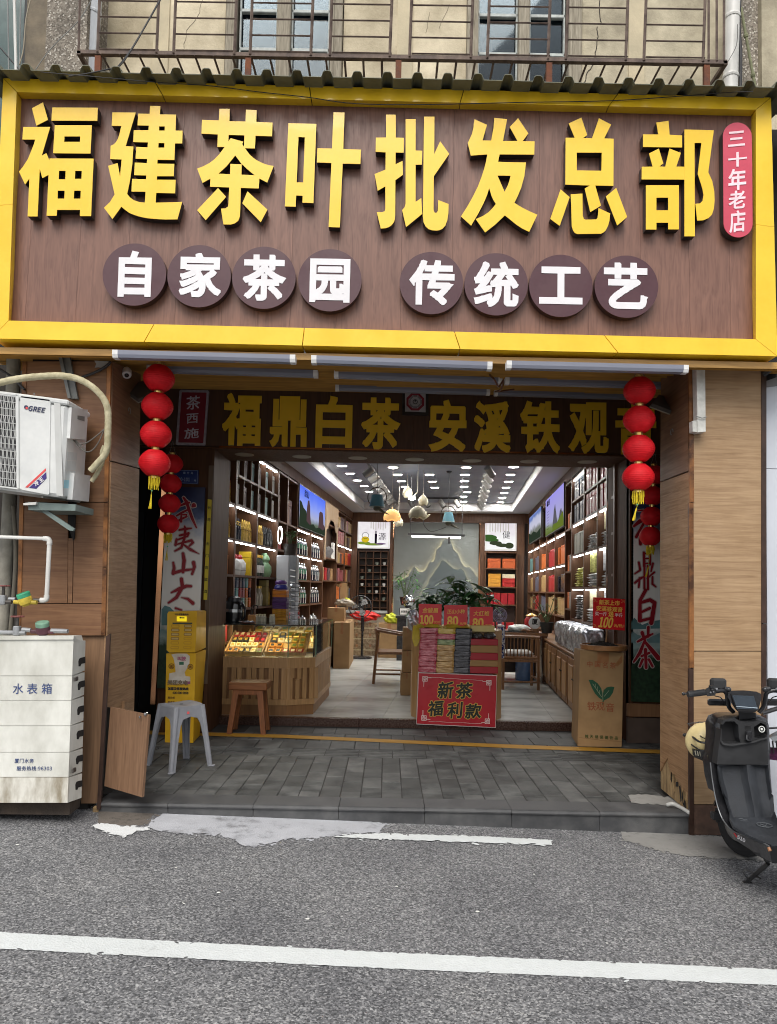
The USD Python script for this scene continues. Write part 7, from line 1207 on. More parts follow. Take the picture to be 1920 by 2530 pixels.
def lay(x0,x1,y0,y1,za,zb,nx,ny,pick):
 sl_=math.atan2(zb-za,y1-y0)
 for j in range(ny):
  for i in range(nx):
   q=pick(i,j)
   if q is None:continue
   fx_,fy_=(i+0.5)/nx,(j+0.5)/ny;p=np.array([x0+(x1-x0)*fx_,y0+(y1-y0)*fy_,za+(zb-za)*fy_+0.002]);w,d=(x1-x0)/nx*0.86,(y1-y0)/ny*0.8;mt,nm=PK[q];key='pk%s%d%d'%(nm,nx,ny)
   if key not in PRO:
    t=Thing('tea_packet','small %s tea packet on the sloped trays in the glass counter'%nm,'tea packet',p,group='%s sample packets in the counter'%nm,rxyz=(math.degrees(sl_),0,r4 .uniform(-5,5)));t.part('packet',cbox(-w/2,w/2,-d/2,d/2,0,0.022,0.005),mt,local=True);t.part('label',box(-w*0.28,w*0.28,-d*0.28,d*0.28,0.0222,0.0228),PK[(q+1)%7][0]if q!=1 else PK[4][0],local=True);PRO[key]=t
   else:PRO[key].copy(p,rxyz=(math.degrees(sl_),0,r4 .uniform(-7,7)))
ty0,ty1,tz0,tz1=7.06,7.52,ZW+0.02,ZW+0.20
tray('a',-1.58,-1.22,ty0,ty1,tz0,tz1);tray('b',-1.19,-0.80,ty0+0.02,ty1,tz0,tz1)
lay(-1.57,-1.23,ty0+0.01,ty1-0.02,tz0,tz1,6,4,lambda i,j:(2 if i in(0,1)else(3 if i in(2,3)else 5 if i==5 else 1))if j==0 else(1 if j==1 and i<5 else 2)if j==1 else(3 if i<3 else 1 if i==3 else 6)if j==2 else(0 if i<4 else 6))
lay(-1.18,-0.82,ty0+0.03,ty1-0.02,tz0,tz1,5,4,lambda i,j:(2 if i<2 else 0)if j==0 else(2 if i<2 else None if i==2 else 4)if j==1 else(3 if i==0 else 1 if i<3 else 4)if j==2 else(3 if i==1 else 4))
tray('c',-1.55,-0.72,7.6,8.35,ZW+0.02,ZW+0.22);CLR=G('clear_pack',C(196,190,170),0.15)
lay(-1.50,-0.74,7.62,8.33,ZW+0.02,ZW+0.22,8,4,lambda i,j:4 if(i+j)%3==0 else 1)
zt=ZG+0.012
def on(u,t_w):return t_w
def cxy(u,Y):return P(u,1540,Y)[0]
fk=Thing('vacuum_flask','large black thermos flask standing on the glass counter','flask',(cxy(578,7.35),7.35,zt));c=fk.loc
fk.part('body',lathe([(0,0),(0.092,0),(0.098,0.02),(0.098,0.17),(0.08,0.21),(0,0.21)],24,c),M('flask_black',(0.014,0.015,0.017),0.12,0.2,4.0,coat=0.5),smooth=40);fk.part('lid',lathe([(0,0.21),(0.07,0.21),(0.066,0.245),(0.03,0.262),(0,0.264)],24,c),M('flask_lid',(0.02,0.02,0.022),0.3),smooth=40);fk.part('handle',tube(smooth_path([c+[0.09,-0.03,0.19],c+[0.12,-0.06,0.14],c+[0.12,-0.06,0.06],c+[0.095,-0.03,0.03]],5),0.010,8),M('flask_lid'),smooth=40);fk.part('band',lathe([(0.0985,0.10),(0.0992,0.10),(0.0992,0.13),(0.0985,0.13),(0.0985,0.10)],24,c),silver)
cl=[(G('gift_orange',C(206,124,40)),'orange gold'),(G('gift_purple',C(84,46,104)),'purple'),(G('gift_gold2',C(196,140,44),0.3,0.3),'gold')];zz=zt
for k,q in enumerate((2,2,2,1,1,1,0,0)):
 mt,nm=cl[q];goods('cs'+nm,'gift_pack',b_box(0.155,0.12,0.041,mt,None,0.3),'%s gift pack in the tall stack on the glass counter'%nm,'gift pack','%s packs in the counter stack'%nm,*(lambda p:(float(np.dot(p,IA)),float(np.dot(p,ID))))(np.array([cxy(692,7.9),7.9,0])),zz,r4 .uniform(-.08,.08));zz+=0.042
rb_=Thing('blue_purple_tin','blue and purple round tins topping the gift stack','tin',(cxy(692,7.9),7.9,zz));c=rb_.loc;rb_.part('tin',lathe([(0,0),(0.07,0),(0.075,0.02),(0.06,0.05),(0,0.055)],20,c),G('royal',C(52,56,140)),smooth=40);rb_.part('lid',lathe([(0,0.056),(0.06,0.056),(0.065,0.08),(0.05,0.10),(0,0.105)],20,c),G('violet',C(92,52,130)),smooth=40)
ACR=GLASS('acrylic',(0.9,0.92,0.95),0.03,1.0)
for k in range(8):x=cxy(727,7.95);single('acrylic_box',cbox(x-0.05,x+0.05,7.9,8.0,zt+0.001+k*0.052,zt+k*0.052+0.048,0.005),ACR,'clear acrylic box in the column beside the counter gift stack','box','clear acrylic boxes in the column')
for k in range(6):goods('mini_b','sample_bottle',b_prof([[(0,0),(0.018,0),(0.018,0.05),(0.01,0.06),(0,0.06)],[(0,0.06),(0.013,0.06),(0.013,0.078),(0,0.078)]],(G('pale_glass',0,0),cream)),'tiny cream capped sample bottle on the glass counter','bottle','tiny sample bottles',*(lambda p:(float(np.dot(p,IA)),float(np.dot(p,ID))))(np.array([cxy(634+k*6.5+(9 if k>3 else 0),7.5+0.05*(k%2)),7.5+0.05*(k%2),0])),zt)
ob=Thing('pen_box','small orange wooden box with black tongs on the counter','box',(cxy(622,7.35),7.35,zt));ob.part('box',cbox(ob.loc[0]-0.035,ob.loc[0]+0.035,7.31,7.39,zt,zt+0.075,0.004),WOOD('pen_oak',C(170,112,54),C(206,150,84),'z',4,10));ob.part('tongs',[tube([ob.loc+[-0.015,0,0.07],ob.loc+[0.0,0,0.17],ob.loc+[0.05,0,0.17],ob.loc+[0.06,0,0.14]],0.006,6),tube([ob.loc+[0.0,0,0.07],ob.loc+[0.015,0,0.165]],0.006,6)],blackg)
sw=Thing('sweets_tray','shallow dark tray of wrapped sweets on the counter front','tray',(cxy(612,7.12),7.12,zt));sw.part('dish',lathe([(0,0),(0.06,0),(0.09,0.014),(0.086,0.014),(0.058,0.004),(0,0.004)],22,sw.loc),G('dish',C(110,60,40)));sw.part('sweets',[ball(sw.loc+[0.06*r4 .uniform(-1,1),0.04*r4 .uniform(-1,1),0.016],0.010,1,(1.4,0.8,0.7))for _ in range(14)],silver,kind='stuff')
wr=Thing('ring_light','white oval ring lamp mirror on the left shelving','ring lamp',P(692,1326,8.95));c=P(692,1322,9.0);wr.part('ring',tube([c+np.array([0.075*math.cos(a)*0.45,-0.075*math.cos(a),0.105*math.sin(a)])for a in np.linspace(0,2*math.pi,30,endpoint=False)],0.010,8,closed=True),EMIT('ring_glow',(1,1,0.97),3.0));wr.part('mirror',skin([np.array([c+np.array([0.066*math.cos(a)*0.45+o,-0.066*math.cos(a),0.096*math.sin(a)])for a in np.linspace(0,2*math.pi,24,endpoint=False)])for o in(-0.004,0.004)]),M('mirror_glass',C(200,200,196),0.05,metal=1.0))
ap=Thing('standing_cooler','silver white standing cooler with louvres behind the counter','air cooler',P(706,1483,9.0));xa,xb=P(682,1430,9.0)[0],P(732,1430,9.0)[0];za,zb=0.70,P(706,1372,9.0)[2]
ap.part('body',cbox(xa,xb-0.09,9.0,9.25,za,zb,0.012),M('cooler_silver',C(190,192,196),0.35,0.05,3.0));ap.part('louvre_face',cbox(xb-0.088,xb,8.99,9.24,za,zb,0.006),M('cooler_dark',C(120,124,128),0.4))
for k in range(9):z=za+(zb-za)*(0.22+0.075*k);ap.part('louvre',hull([[x,y,zz_]for x,y,zz_ in((xb-0.075,8.985,z),(xb-0.012,8.985,z-0.012),(xb-0.075,8.975,z-0.006),(xb-0.012,8.975,z-0.018),(xb-0.012,8.985,z-0.004),(xb-0.075,8.985,z+0.006))]),WMET)
LF=[M('leaf_%d'%k,c,0.55,0.28,14.0,spec=0.3,c2=mul(c,1.5))for k,c in enumerate(((0.022,0.075,0.018),(0.03,0.10,0.022),(0.055,0.15,0.04)))]
def leaf(p,d,L,w,droop=0.35,n=6):
 d=np.asarray(d,float)/np.linalg.norm(d);sd=np.cross(d,[0,0,1.0]);sd=sd/max(np.linalg.norm(sd),1e-6)if np.linalg.norm(sd)>1e-6 else np.array([1.0,0,0]);V=[];
 for i in range(n+1):
  f=i/n;c=p+d*L*f+np.array([0,0,-droop*L*f*f]);ww=w*math.sin(math.pi*min(0.985,0.06+f*0.94))**0.8*(1-0.25*f);V+=[c-sd*ww+[0,0,ww*0.25],c,c+sd*ww+[0,0,ww*0.25]]
 F=[]
 for i in range(n):
  a=i*3;F+=[[a,a+1,a+4],[a,a+4,a+3],[a+1,a+2,a+5],[a+1,a+5,a+4]]
 return trimesh.Trimesh(np.array(V),F,process=False)
def plant(p,label,n,spread,hgt,L,w,pot=None,stems=6,cat='plant',up=0.3,lf=(0,1,2)):
 p=np.asarray(p,float);t=Thing('potted_plant',label,cat,p)
 t.part('pot',lathe([(0,0),(0.07,0),(0.095,0.14),(0.10,0.15),(0.09,0.15),(0.085,0.13),(0,0.12)],18,p),pot or G('pot_dark',C(50,44,40)),smooth=40)
 tops=[]
 for k in range(stems):
  a=k/stems*6.283+r4 .uniform(-.3,.3);tp_=p+np.array([spread*0.55*math.cos(a)*r4 .uniform(.4,1),spread*0.4*math.sin(a)*r4 .uniform(.4,1),0.12+hgt*r4 .uniform(0.55,1)]);tops.append(tp_);t.part('stem',tube(smooth_path([p+[0,0,0.12],(p+tp_)/2+[0,0,0.08],tp_],4),0.006,5),M('stem_green',(0.06,0.09,0.03),0.6))
 for k in range(n):
  tp_=tops[k%stems];b=tp_+np.array([r4 .uniform(-.04,.04),r4 .uniform(-.04,.04),r4 .uniform(-hgt*0.35,0.03)]);a=r4 .uniform(0,6.283);t.part('leaf',leaf(b,(math.cos(a),math.sin(a)*0.8,r4 .uniform(-0.15,up)),L*r4 .uniform(.65,1.15),w*r4 .uniform(.7,1.1),r4 .uniform(0.2,0.6)),LF[r4 .choice(lf)],smooth=60)
 return t
def wxy(u,Y,z):p=P(u,1450,Y);return[p[0],Y,z]
ptb=Thing('plant_table','narrow dark table carrying the plants behind the red price cards','table',(0.6,9.2,FZ));x0,x1=P(1040,1500,9.2)[0],P(1215,1500,9.2)[0];ptb.part('top',cbox(x0,x1,9.0,9.4,0.80,0.83,0.005),SHW)
for x in(x0+0.03,x1-0.03):
 for y in(9.03,9.37):ptb.part('leg',box(x-0.02,x+0.02,y-0.02,y+0.02,FZ,0.7995),SHW)
plant(wxy(1140,9.2,0.83),'bushy green plant with broad leaves behind the middle price card',70,0.42,0.56,0.25,0.062,stems=9);plant(wxy(1066,9.15,0.83),'dark leaved plant behind the left price card',50,0.36,0.36,0.24,0.058,stems=7);plant(wxy(1196,9.15,0.83),'plant with pale drooping leaves behind the right price card',30,0.30,0.30,0.24,0.045,stems=6,lf=(1,2))
plant([P(1000,1480,13.5)[0],13.5,1.02],'feathery green plant in front of the grey mountains',70,0.55,0.55,0.17,0.022,stems=9,up=0.6,lf=(1,2));plant([P(716,1372,9.1)[0],9.12,zb],'small bonsai on the silver cooler beside the ring lamp',40,0.16,0.22,0.07,0.014,stems=6,up=0.8,lf=(0,1))
plant([P(1355,1545,9.9)[0],10.0,0.745],'wispy pine bonsai at the right end of the tea table',60,0.34,0.42,0.10,0.008,stems=7,up=0.9,lf=(1,2),pot=G('pot_black',(0.02,0.02,0.02)))
# ================================================================ stand of bargain tea in the doorway
YD=6.86
stn=Thing('sale_stand','wooden sale stand carrying wrapped tea packs in the doorway','stand',(P(1130,1790,YD)[0],YD,0));xa,xb=P(1018,1700,YD+0.2)[0],P(1241,1700,YD+0.2)[0]
x1_,x2_=P(1036,1700,YD+0.06)[0],P(1228,1700,YD+0.06)[0]
stn.part('body',plan(Polygon([(x1_,YD+0.12),(x2_,YD+0.12),(xb,YD+0.26),(xb,YD+0.56),(xa,YD+0.56),(xa,YD+0.26)]),FZ,0.93),OAK);stn.part('shelf',cbox(x1_,x2_,YD+0.01,YD+0.12,0.50,0.515,0.003),OAK)
bq=[P(1035,1663,YD),P(1227,1670,YD),P(1224,1797,YD),P(1030,1788,YD)]
bd=Thing('sale_board','red sale board with gold edged black characters below the wrapped tea packs','sign',(bq[3]+bq[2])/2);wq=[q.copy()for q in bq];bd.part('edge',slab([q+np.array([0.004*s1,0.003,0.006*s2])for q,s1,s2 in zip(bq,(-1,1,1,-1),(1,1,-1,-1))],(0,0.10,0)),M('board_edge',C(214,206,200),0.6));bd.part('face',slab(bq,(0,0.0025,0)),M('board_red',C(172,18,34),0.38,0.05,6.0,coat=0.15));brd=bq[1]-bq[0]
z6b=lambda x,y:P(940+x*0.36179,1100+y*0.36179,YD-0.001)
GLDL=M('board_gold',C(206,170,72),0.5);GRNK=M('board_ink',C(26,34,22),0.5)
for ch,x0_,y0_,x1__,y1__ in(('新',392,1615,500,1730),('茶',515,1622,630,1730),('福',325,1745,430,1850),('利',455,1755,560,1865),('款',578,1765,690,1865)):
 a,b=z6b(x0_,y1__),z6b(x1__,y0_);g=affinity.skew(fit(glyph(ch,0.028,False),a[0],a[2],b[0],b[2]),ys=5,xs=4,origin='center');bd.part('outline',ext(g.buffer(0.005),YD-0.0012,0.001),GLDL);bd.part('character',ext(g,YD-0.0024,0.001),GRNK)
BWH=M('board_line',C(232,220,214),0.5)
for(cx_,cy_,fx_,fy_)in((288,1578,1,1),(758,1605,-1,1),(280,1880,1,-1),(748,1903,-1,-1)):
 o=z6b(cx_,cy_);k=0.36179/FPX*YD;gs_=[]
 for x0_,y0_,x1__,y1__ in((0,0,34,4),(0,0,4,34),(8,8,26,11),(8,8,11,26),(8,23,26,26),(23,8,26,26),(15,15,34,18),(15,15,18,34),(31,4,34,34),(4,31,34,34),(34,8,60,11),(8,34,11,70)):gs_.append(sbox(*sorted((o[0]+fx_*x0_*k,o[0]+fx_*x1__*k))[:1],min(o[2]-fy_*y0_*k,o[2]-fy_*y1__*k),max(o[0]+fx_*x0_*k,o[0]+fx_*x1__*k),max(o[2]-fy_*y0_*k,o[2]-fy_*y1__*k)))
 bd.part('corner_fret',ext(unary_union(gs_),YD-0.0012,0.001),BWH)
bd.part('border_line',[tube([z6b(330,1584),z6b(700,1607)],0.0014,4),tube([z6b(330,1886),z6b(695,1902)],0.0014,4)],BWH)
def wrapm(nm,c,c2):return M('wrap_'+nm,c,0.2,0.25,40.0,coat=0.6,bump=0.5,bsc=60,c2=c2,rand=0.10,st=(0.35,1,1.6),lo=0.42,hi=0.72)
WR={'r':(wrapm('red',C(180,44,64),C(232,150,160)),'red'),'y':(wrapm('tan',C(186,140,74),C(224,190,130)),'golden'),'Y':(wrapm('yellow',C(212,176,64),C(232,206,120)),'yellow'),'g':(wrapm('green',C(110,130,74),C(176,190,130)),'green'),'k':(wrapm('black',C(44,44,50),C(110,110,118)),'black')}
packs={}
def pack(c,w,h,d,kk,label,group):
 mt,nm=WR[kk]
 if kk not in packs:
  b_=trimesh.creation.icosphere(3,1.0);v=b_.vertices;v=np.sign(v)*np.abs(v)**0.22;rs_=np.random.RandomState(9);nz=np.array([0.05*math.sin(11*x+5*z)+0.04*math.sin(17*y+9*x)for x,y,z in v]);v=v*(1+nz*0.55)[:,None];b_.vertices=v*np.array([0.5,0.5,0.5])
  t=Thing('wrapped_tea_pack',label,'tea pack',c,group=group,rxyz=(0,0,0));s_=np.array([w,d,h]);b_.vertices=b_.vertices*s_*1.1;t.part('pack',b_,mt,smooth=50,local=True);t.part('seam',cbox(-w*0.5,w*0.5,-d*0.505,-d*0.495,-0.002,0.002,0.001),G('seam',C(214,206,190)),local=True);packs[kk]=t
 else:packs[kk].copy(c,0,label,group,rxyz=(r4 .uniform(-2,2),r4 .uniform(-1.5,1.5),r4 .uniform(-3,3)))
cols=[((1039,1080),(1033,1076),'rrrrrrrr'),((1082,1123),(1077,1119),'Yrgyyyyy'),((1125,1164),(1119,1160),'kkkkkkkk')]
for(ta,tb),(ba,bb),ks in cols:
 for j,kk in enumerate(ks):
  v=1557.5+j*13.6+(ta-1039)*0.02;f=j/7;ua,ub=ta+(ba-ta)*f,tb+(bb-tb)*f;c=P((ua+ub)/2,v,YD+0.055);w=(ub-ua)/FPX*YD
  pos=('top','second','third','fourth','fifth','sixth','seventh','bottom')[j];same=WR[kk][1]
  lb,gp='%s wrapped tea pack, %s in the %s pile of the sale stand'%(same,pos,{'r':'red','Y':'mixed','y':'mixed','g':'mixed','k':'black'}[ks[0]]),None
  pack(c,w*0.97,0.0505,0.105,kk,lb,'wrapped tea packs on the sale stand')
cbn=0
for v0,v1,kk in((1579,1594.5,'r'),(1595,1613,'k'),(1613.5,1631,'r'),(1631.5,1647,'k'),(1647.5,1664,'r')):
 a,b=P(1163-(v0-1579)*0.03,(v0+v1)/2,YD)[0],P(1231,(v0+v1)/2,YD)[0];z1_,z0_=P(1197,v0,YD)[2],P(1197,v1,YD)[2];cbn+=1
 single('flat_carton',cbox(a,b,YD+0.003,YD+0.115,z0_,z1_,0.003),(M('carton_red',C(160,18,34),0.4,0.05,5.0)if kk=='r' else M('carton_kraft',C(158,122,76),0.7,0.08,5.0)),'%s flat carton, %s in the right hand pile of the sale stand'%(('red','kraft')[kk=='k'],('topmost','second','middle','fourth','lowest')[cbn-1]),'carton')
for i,(ua,ub)in enumerate(((1166,1193),(1195,1224))):
 c=P((ua+ub)/2,1571,YD+0.06);b_=ball((0,0,0),1.0,3);nz=np.array([0.10*math.sin(9*x+4*z)+0.08*math.sin(13*y+7*x)for x,y,z in b_.vertices]);b_.vertices=b_.vertices*(1+nz)[:,None]*np.array([(ub-ua)/FPX*YD/2,0.05,0.032])+c;single('black_foil_bundle',b_,M('foil_black',(0.035,0.03,0.03),0.15,0.4,50.0,coat=0.6,bump=0.6,bsc=60),'%s shiny black tea bundle on the red cartons'%('left','right')[i],'tea pack',smooth=50)
a,b=P(1163,1550,YD)[0],P(1225,1550,YD)[0];single('pale_box',cbox(a,b,YD+0.06,YD+0.20,P(1194,1562,YD)[2],P(1194,1547,YD)[2],0.003),M('pale_yellow_box',C(206,186,120),0.5,0.06,5.0),'pale yellow box lying above the black tea bundles','box')
CLO=M('yellow_cloth',C(196,170,30),0.6,0.2,9.0,bump=0.4,bsc=30,c2=C(214,190,60))
cv=[];nU,nV=16,10
yc=Thing('yellow_cloth','yellow plastic sheet draped over the sale stand under the price cards','cloth',P(1080,1548,YD+0.1));zc0=P(1080,1549,YD+0.02)[2]
pts=[[P(1030+(1162-1030)*i/14,1549+i*0.2+2.0*math.sin(i*1.7)*(j==0),YD+0.02+0.05*j)[0:3]for i in range(15)]for j in range(5)]
rows_=[np.array([[p[0],YD+0.015+0.05*j,zc0+0.012+(0.015*math.sin(i*1.3+j)if j else-0.022-0.010*math.sin(i*2.1))]for i,p in enumerate(pts[j])])for j in range(5)]
yc.part('sheet',skin([np.vstack([r_,(r_+[0,0,-0.003])[::-1]])for r_ in rows_]),CLO,smooth=50)
hx=P(1027,1560,YD+0.05)
yc.part('hanging_fold',skin([np.array([[hx[0]+x*k_,YD+0.05+0.02*math.sin(4*x+i),z]for x in np.linspace(-0.022,0.03,7)]+[[hx[0]+x*k_,YD+0.06+0.02*math.sin(4*x+i),z]for x in np.linspace(0.03,-0.022,7)])for i,(z,k_)in enumerate(((zc0+0.01,1.0),(zc0-0.06,1.3),(zc0-0.12,1.5),(zc0-0.19,0.5)))]),CLO,smooth=50)
YC_=YD+0.16
CS=[([(1035,1492),(1091.6,1492.6),(1090.6,1546),(1034.5,1546)],'金骏眉','100','left'),([(1097.7,1495),(1155.4,1494.7),(1154.8,1548),(1097,1547)],'正山小种','80','middle'),([(1160.5,1499.7),(1218,1499.7),(1217.6,1548),(1160,1548)],'大红袍','80','right')]
for px,nm,pr,pos in CS:
 u0,v0=px[0];w=px[1][0]-u0
 card('price_card',px,YC_,'red %s price card above the sale stand, %s of the three'%(('hundred' if pr=='100' else 'eighty'),pos),[(nm,u0+w*0.5,v0+16,0.052 if len(nm)==3 else 0.044,CGOLD,0.012,6,1.0),(pr,u0+w*(0.36 if pr=='80' else 0.34),v0+39,0.108,CGOLD,0.045,0,0.92 if pr=='80' else 0.75),('元/斤',u0+w*0.81,v0+45.5,0.028,CGOLD,0.012,0,1.0)])
b_=ball((0,0,0),1.0,3);nz=np.array([0.10*math.sin(7*x+6*z)+0.09*math.sin(11*y+9*z)for x,y,z in b_.vertices]);b_.vertices=b_.vertices*(1+nz)[:,None]*np.array([0.06,0.07,0.11])+P(1021,1534,7.35);single('foil_parcel',b_,sack,'crumpled silver foil parcel left of the price cards','parcel',smooth=50)
jr=Thing('porcelain_jar','blue and white porcelain jar at the right end of the sale stand','jar',P(1236,1601,7.3));c=P(1236,1601,7.3)
usdkit.material(stage,'/World/Looks/porcelain',{'g':('geometry',{}),'v':('voronoi_texture',{'scale':34.0}),'n':('noise_texture',{'scale':40.0,'detail':3.0}),'r':('rgb_ramp',{'ramp':[(0.40,C(206,210,214)),(0.50,C(206,210,214)),(0.54,C(40,62,128)),(0.7,C(34,52,110))]}),'p':('principled_bsdf',{'roughness':0.12})},[('g.position','n.vector'),('n.fac','r.fac'),('r.color','p.base_color')],surface='p.BSDF')
jr.part('body',lathe([(0,-0.1),(0.042,-0.1),(0.045,0.02),(0.045,0.18),(0.035,0.21),(0,0.212)],22,c),'/World/Looks/porcelain',smooth=40);jr.part('lid',lathe([(0,0.212),(0.042,0.212),(0.044,0.226),(0.02,0.236),(0,0.237)],22,c),M('porcelain_white',C(206,210,212),0.15),smooth=40)
# ================================================================ furniture further in
CHW=WOOD('chair_wood',C(96,64,40),C(138,98,64),'z',3.6,12.0,0.4,0.7,0.04,0.1,coat=0.2)
def stick(t,name,pts,r,mt=CHW):t.part(name,tube(pts,r,8),mt,smooth=40)
xa,xb,Yr=P(1243,1640,9.15)[0],P(1331,1640,9.15)[0],9.15
c1_=Thing('wooden_armchair','low backed wooden armchair with spindles in front of the tea table','chair',((xa+xb)/2,Yr,FZ))
for x in(xa,xb):
 stick(c1_,'leg',[(x,Yr,FZ),(x-0.01*(1 if x>xa else-1),Yr+0.01,0.74)],0.019);stick(c1_,'leg',[(x,Yr+0.44,FZ),(x,Yr+0.44,0.68)],0.019);stick(c1_,'arm',smooth_path([(x,Yr,0.735),(x,Yr+0.2,0.72),(x,Yr+0.46,0.69)],3),0.017)
 stick(c1_,'stretcher',[(x,Yr,0.20),(x,Yr+0.44,0.20)],0.012)
stick(c1_,'top_rail',smooth_path([(xa-0.01,Yr,0.74),((xa+xb)/2,Yr-0.03,0.745),(xb+0.01,Yr,0.735)],4),0.019);stick(c1_,'stretcher',[(xa,Yr,0.17),(xb,Yr,0.17)],0.013);c1_.part('seat',cbox(xa,xb,Yr-0.01,Yr+0.46,0.455,0.49,0.01),CHW);c1_.part('seat_rail',cbox(xa,xb,Yr-0.02,Yr,0.42,0.455,0.004),CHW)
for k in range(9):x=xa+(xb-xa)*(k+1)/10;stick(c1_,'spindle',[(x,Yr,0.49),(x,Yr-0.028,0.74)],0.0075)
cu=Thing('seat_cushion','white cushion on the spindle backed armchair','cushion',((xa+xb)/2,Yr+0.2,0.49));cu.part('cushion',cbox(xa+0.05,xb-0.05,Yr+0.04,Yr+0.4,0.491,0.55,0.025),G('cushion',C(196,196,192),0.8))
xl,xr2,Yl=P(934,1640,10.0)[0],P(1004,1640,9.3)[0],9.7
c2c=Thing('wooden_armchair','wooden armchair turned sideways left of the sale stand','chair',((xl+xr2)/2,Yl,FZ))
for x in(xl,xr2+0.02):
 for y,h in((Yl-0.24,0.74),(Yl+0.24,0.74)):stick(c2c,'leg',[(x-(0.05 if x==xl else-0.02),y,FZ),(x,y,h-(0.02 if x==xl else 0.0))],0.019)
for y in(Yl-0.24,Yl+0.24):stick(c2c,'arm',smooth_path([(xl-0.03,y,0.77),((xl+xr2)/2,y,0.735),(xr2+0.04,y,0.70)],3),0.017);stick(c2c,'stretcher',[(xl-0.03,y,0.20),(xr2+0.02,y,0.20)],0.012)
stick(c2c,'top_rail',[(xl-0.03,Yl-0.26,0.775),(xl-0.03,Yl+0.26,0.775)],0.018);c2c.part('seat',cbox(xl,xr2+0.04,Yl-0.25,Yl+0.25,0.455,0.49,0.01),CHW)
for k in range(7):y=Yl-0.22+0.44*k/6;stick(c2c,'spindle',[(xl,y,0.49),(xl-0.03,y,0.77)],0.0075)
tb=Thing('tea_table','long wooden tea table behind the spindle backed armchair','table',(0.9,10.3,FZ));xa,xb=P(1120,1560,10.0)[0],P(1353,1565,10.0)[0]
tb.part('top',cbox(xa,xb,9.95,10.75,0.70,0.745,0.006),WOOD('table_wood',C(100,66,40),C(140,98,62),'x',3.4,12,0.35,coat=0.2))
for x in(xa+0.04,xb-0.04):
 for y in(9.99,10.7):tb.part('leg',box(x-0.03,x+0.03,y-0.03,y+0.03,FZ,0.6995),SHW)
tb.part('modesty_board',box(xa+0.08,xb-0.08,10.4,10.42,0.15,0.699),SHD)
def ont(u,Y):return np.array([P(u,1550,Y)[0],Y,0.746])
p=ont(1234,10.15);fn=Thing('desk_fan','small lilac desk fan on the tea table','fan',p);FANL=G('lilac',C(120,112,140),0.4)
hc_=p+[0,0,0.23];fn.part('stand',[lathe([(0,0),(0.05,0),(0.045,0.02),(0.02,0.025),(0.018,0.13),(0,0.13)],16,p),cbox(p[0]-0.03,p[0]+0.03,p[1]-0.01,p[1]+0.01,p[2]+0.02,p[2]+0.14,0.008)],FANL);fn.part('cage',[tube([hc_+[rr*math.cos(a),-0.02,rr*math.sin(a)]for a in np.linspace(0,2*math.pi,26,endpoint=False)],0.0035 if rr<0.09 else 0.007,5,closed=True)for rr in(0.03,0.055,0.08,0.098)],FANL);fn.part('blade',[slab([hc_+[0.012*math.cos(a),0,0.012*math.sin(a)],hc_+[0.085*math.cos(a-0.4),0,0.085*math.sin(a-0.4)],hc_+[0.09*math.cos(a+0.35),0,0.09*math.sin(a+0.35)]],(0,0.004,0))for a in np.linspace(0.3,0.3+2*math.pi,6)[:5]],G('fan_blade',C(96,92,116),0.4));fn.part('hub',lathe([(0,0),(0.022,0),(0.018,0.02),(0,0.024)],14,hc_+[0,-0.01,0],(0,-1,0)),G('hub',C(170,166,180),0.3))
p=ont(1321,10.05);rsg=Thing('round_sign','round white tea sign with one black character on the tea table','sign',p);cc_=p+[0,0,0.135];rsg.part('disc',lathe([(0,0),(0.082,0),(0.085,0.004),(0.082,0.010),(0,0.010)],26,cc_,(0,-1,0)),M('porcelain_white'),smooth=40);rsg.part('character',words('厦',cc_+[0,-0.011,0.015],0.085,fat=0.025),blackg);rsg.part('stand',cbox(p[0]-0.06,p[0]+0.06,p[1]-0.02,p[1]+0.03,p[2],p[2]+0.055,0.006),CHW)
p=ont(1282,10.12);wc_=Thing('wrapped_parcel','white plastic wrapped parcel on the tea table','parcel',p);b_=ball((0,0,0),1.0,3);nz=np.array([0.07*math.sin(9*x+5*z)+0.06*math.sin(8*y+9*x)for x,y,z in b_.vertices]);b_.vertices=(b_.vertices*(1+nz)[:,None])*np.array([0.16,0.10,0.055])+p+[0,0,0.05];wc_.part('parcel',b_,G('parcel_white',C(206,212,206),0.35),smooth=50)
p=ont(1270,10.0);single('tea_tray',cbox(p[0]-0.17,p[0]+0.17,9.97,10.2,0.7455,0.765,0.006),blackg,'black slatted tea tray under the white parcel','tray')
p=ont(1303,9.99);kt=Thing('tea_pet','brown root carving lying on the tea table edge','ornament',p);kt.part('carving',tube(smooth_path([p+[-0.09,0,0.02],p+[-0.04,0.01,0.035],p+[0.02,0,0.02],p+[0.08,0.01,0.03]],4),[0.012]*3+[0.02]*5+[0.014]*5,8),G('root',C(120,82,50)),smooth=40)
p=ont(1313,10.5);rt=Thing('red_urn','red and gold urn on the tea table behind the round sign','urn',p);rt.part('urn',lathe([(0,0),(0.07,0),(0.10,0.06),(0.10,0.16),(0.07,0.21),(0,0.21)],20,p),redb,smooth=40);rt.part('lid',lathe([(0,0.211),(0.08,0.211),(0.085,0.225),(0.03,0.245),(0,0.26)],20,p),gold,smooth=40)
single('water_jug',lathe([(0,0),(0.12,0),(0.13,0.02),(0.13,0.30),(0.05,0.37),(0,0.37)],20,(P(1296,1650,10.2)[0],10.2,FZ)),G('jug_blue',C(84,110,150),0.15),'blue water jug under the tea table','water jug',smooth=40)
pf=np.array([P(894,1622,12.9)[0],12.9,FZ]);hz=np.array([P(890.6,1499,12.9)[0],12.85,P(890.6,1499,12.9)[2]])
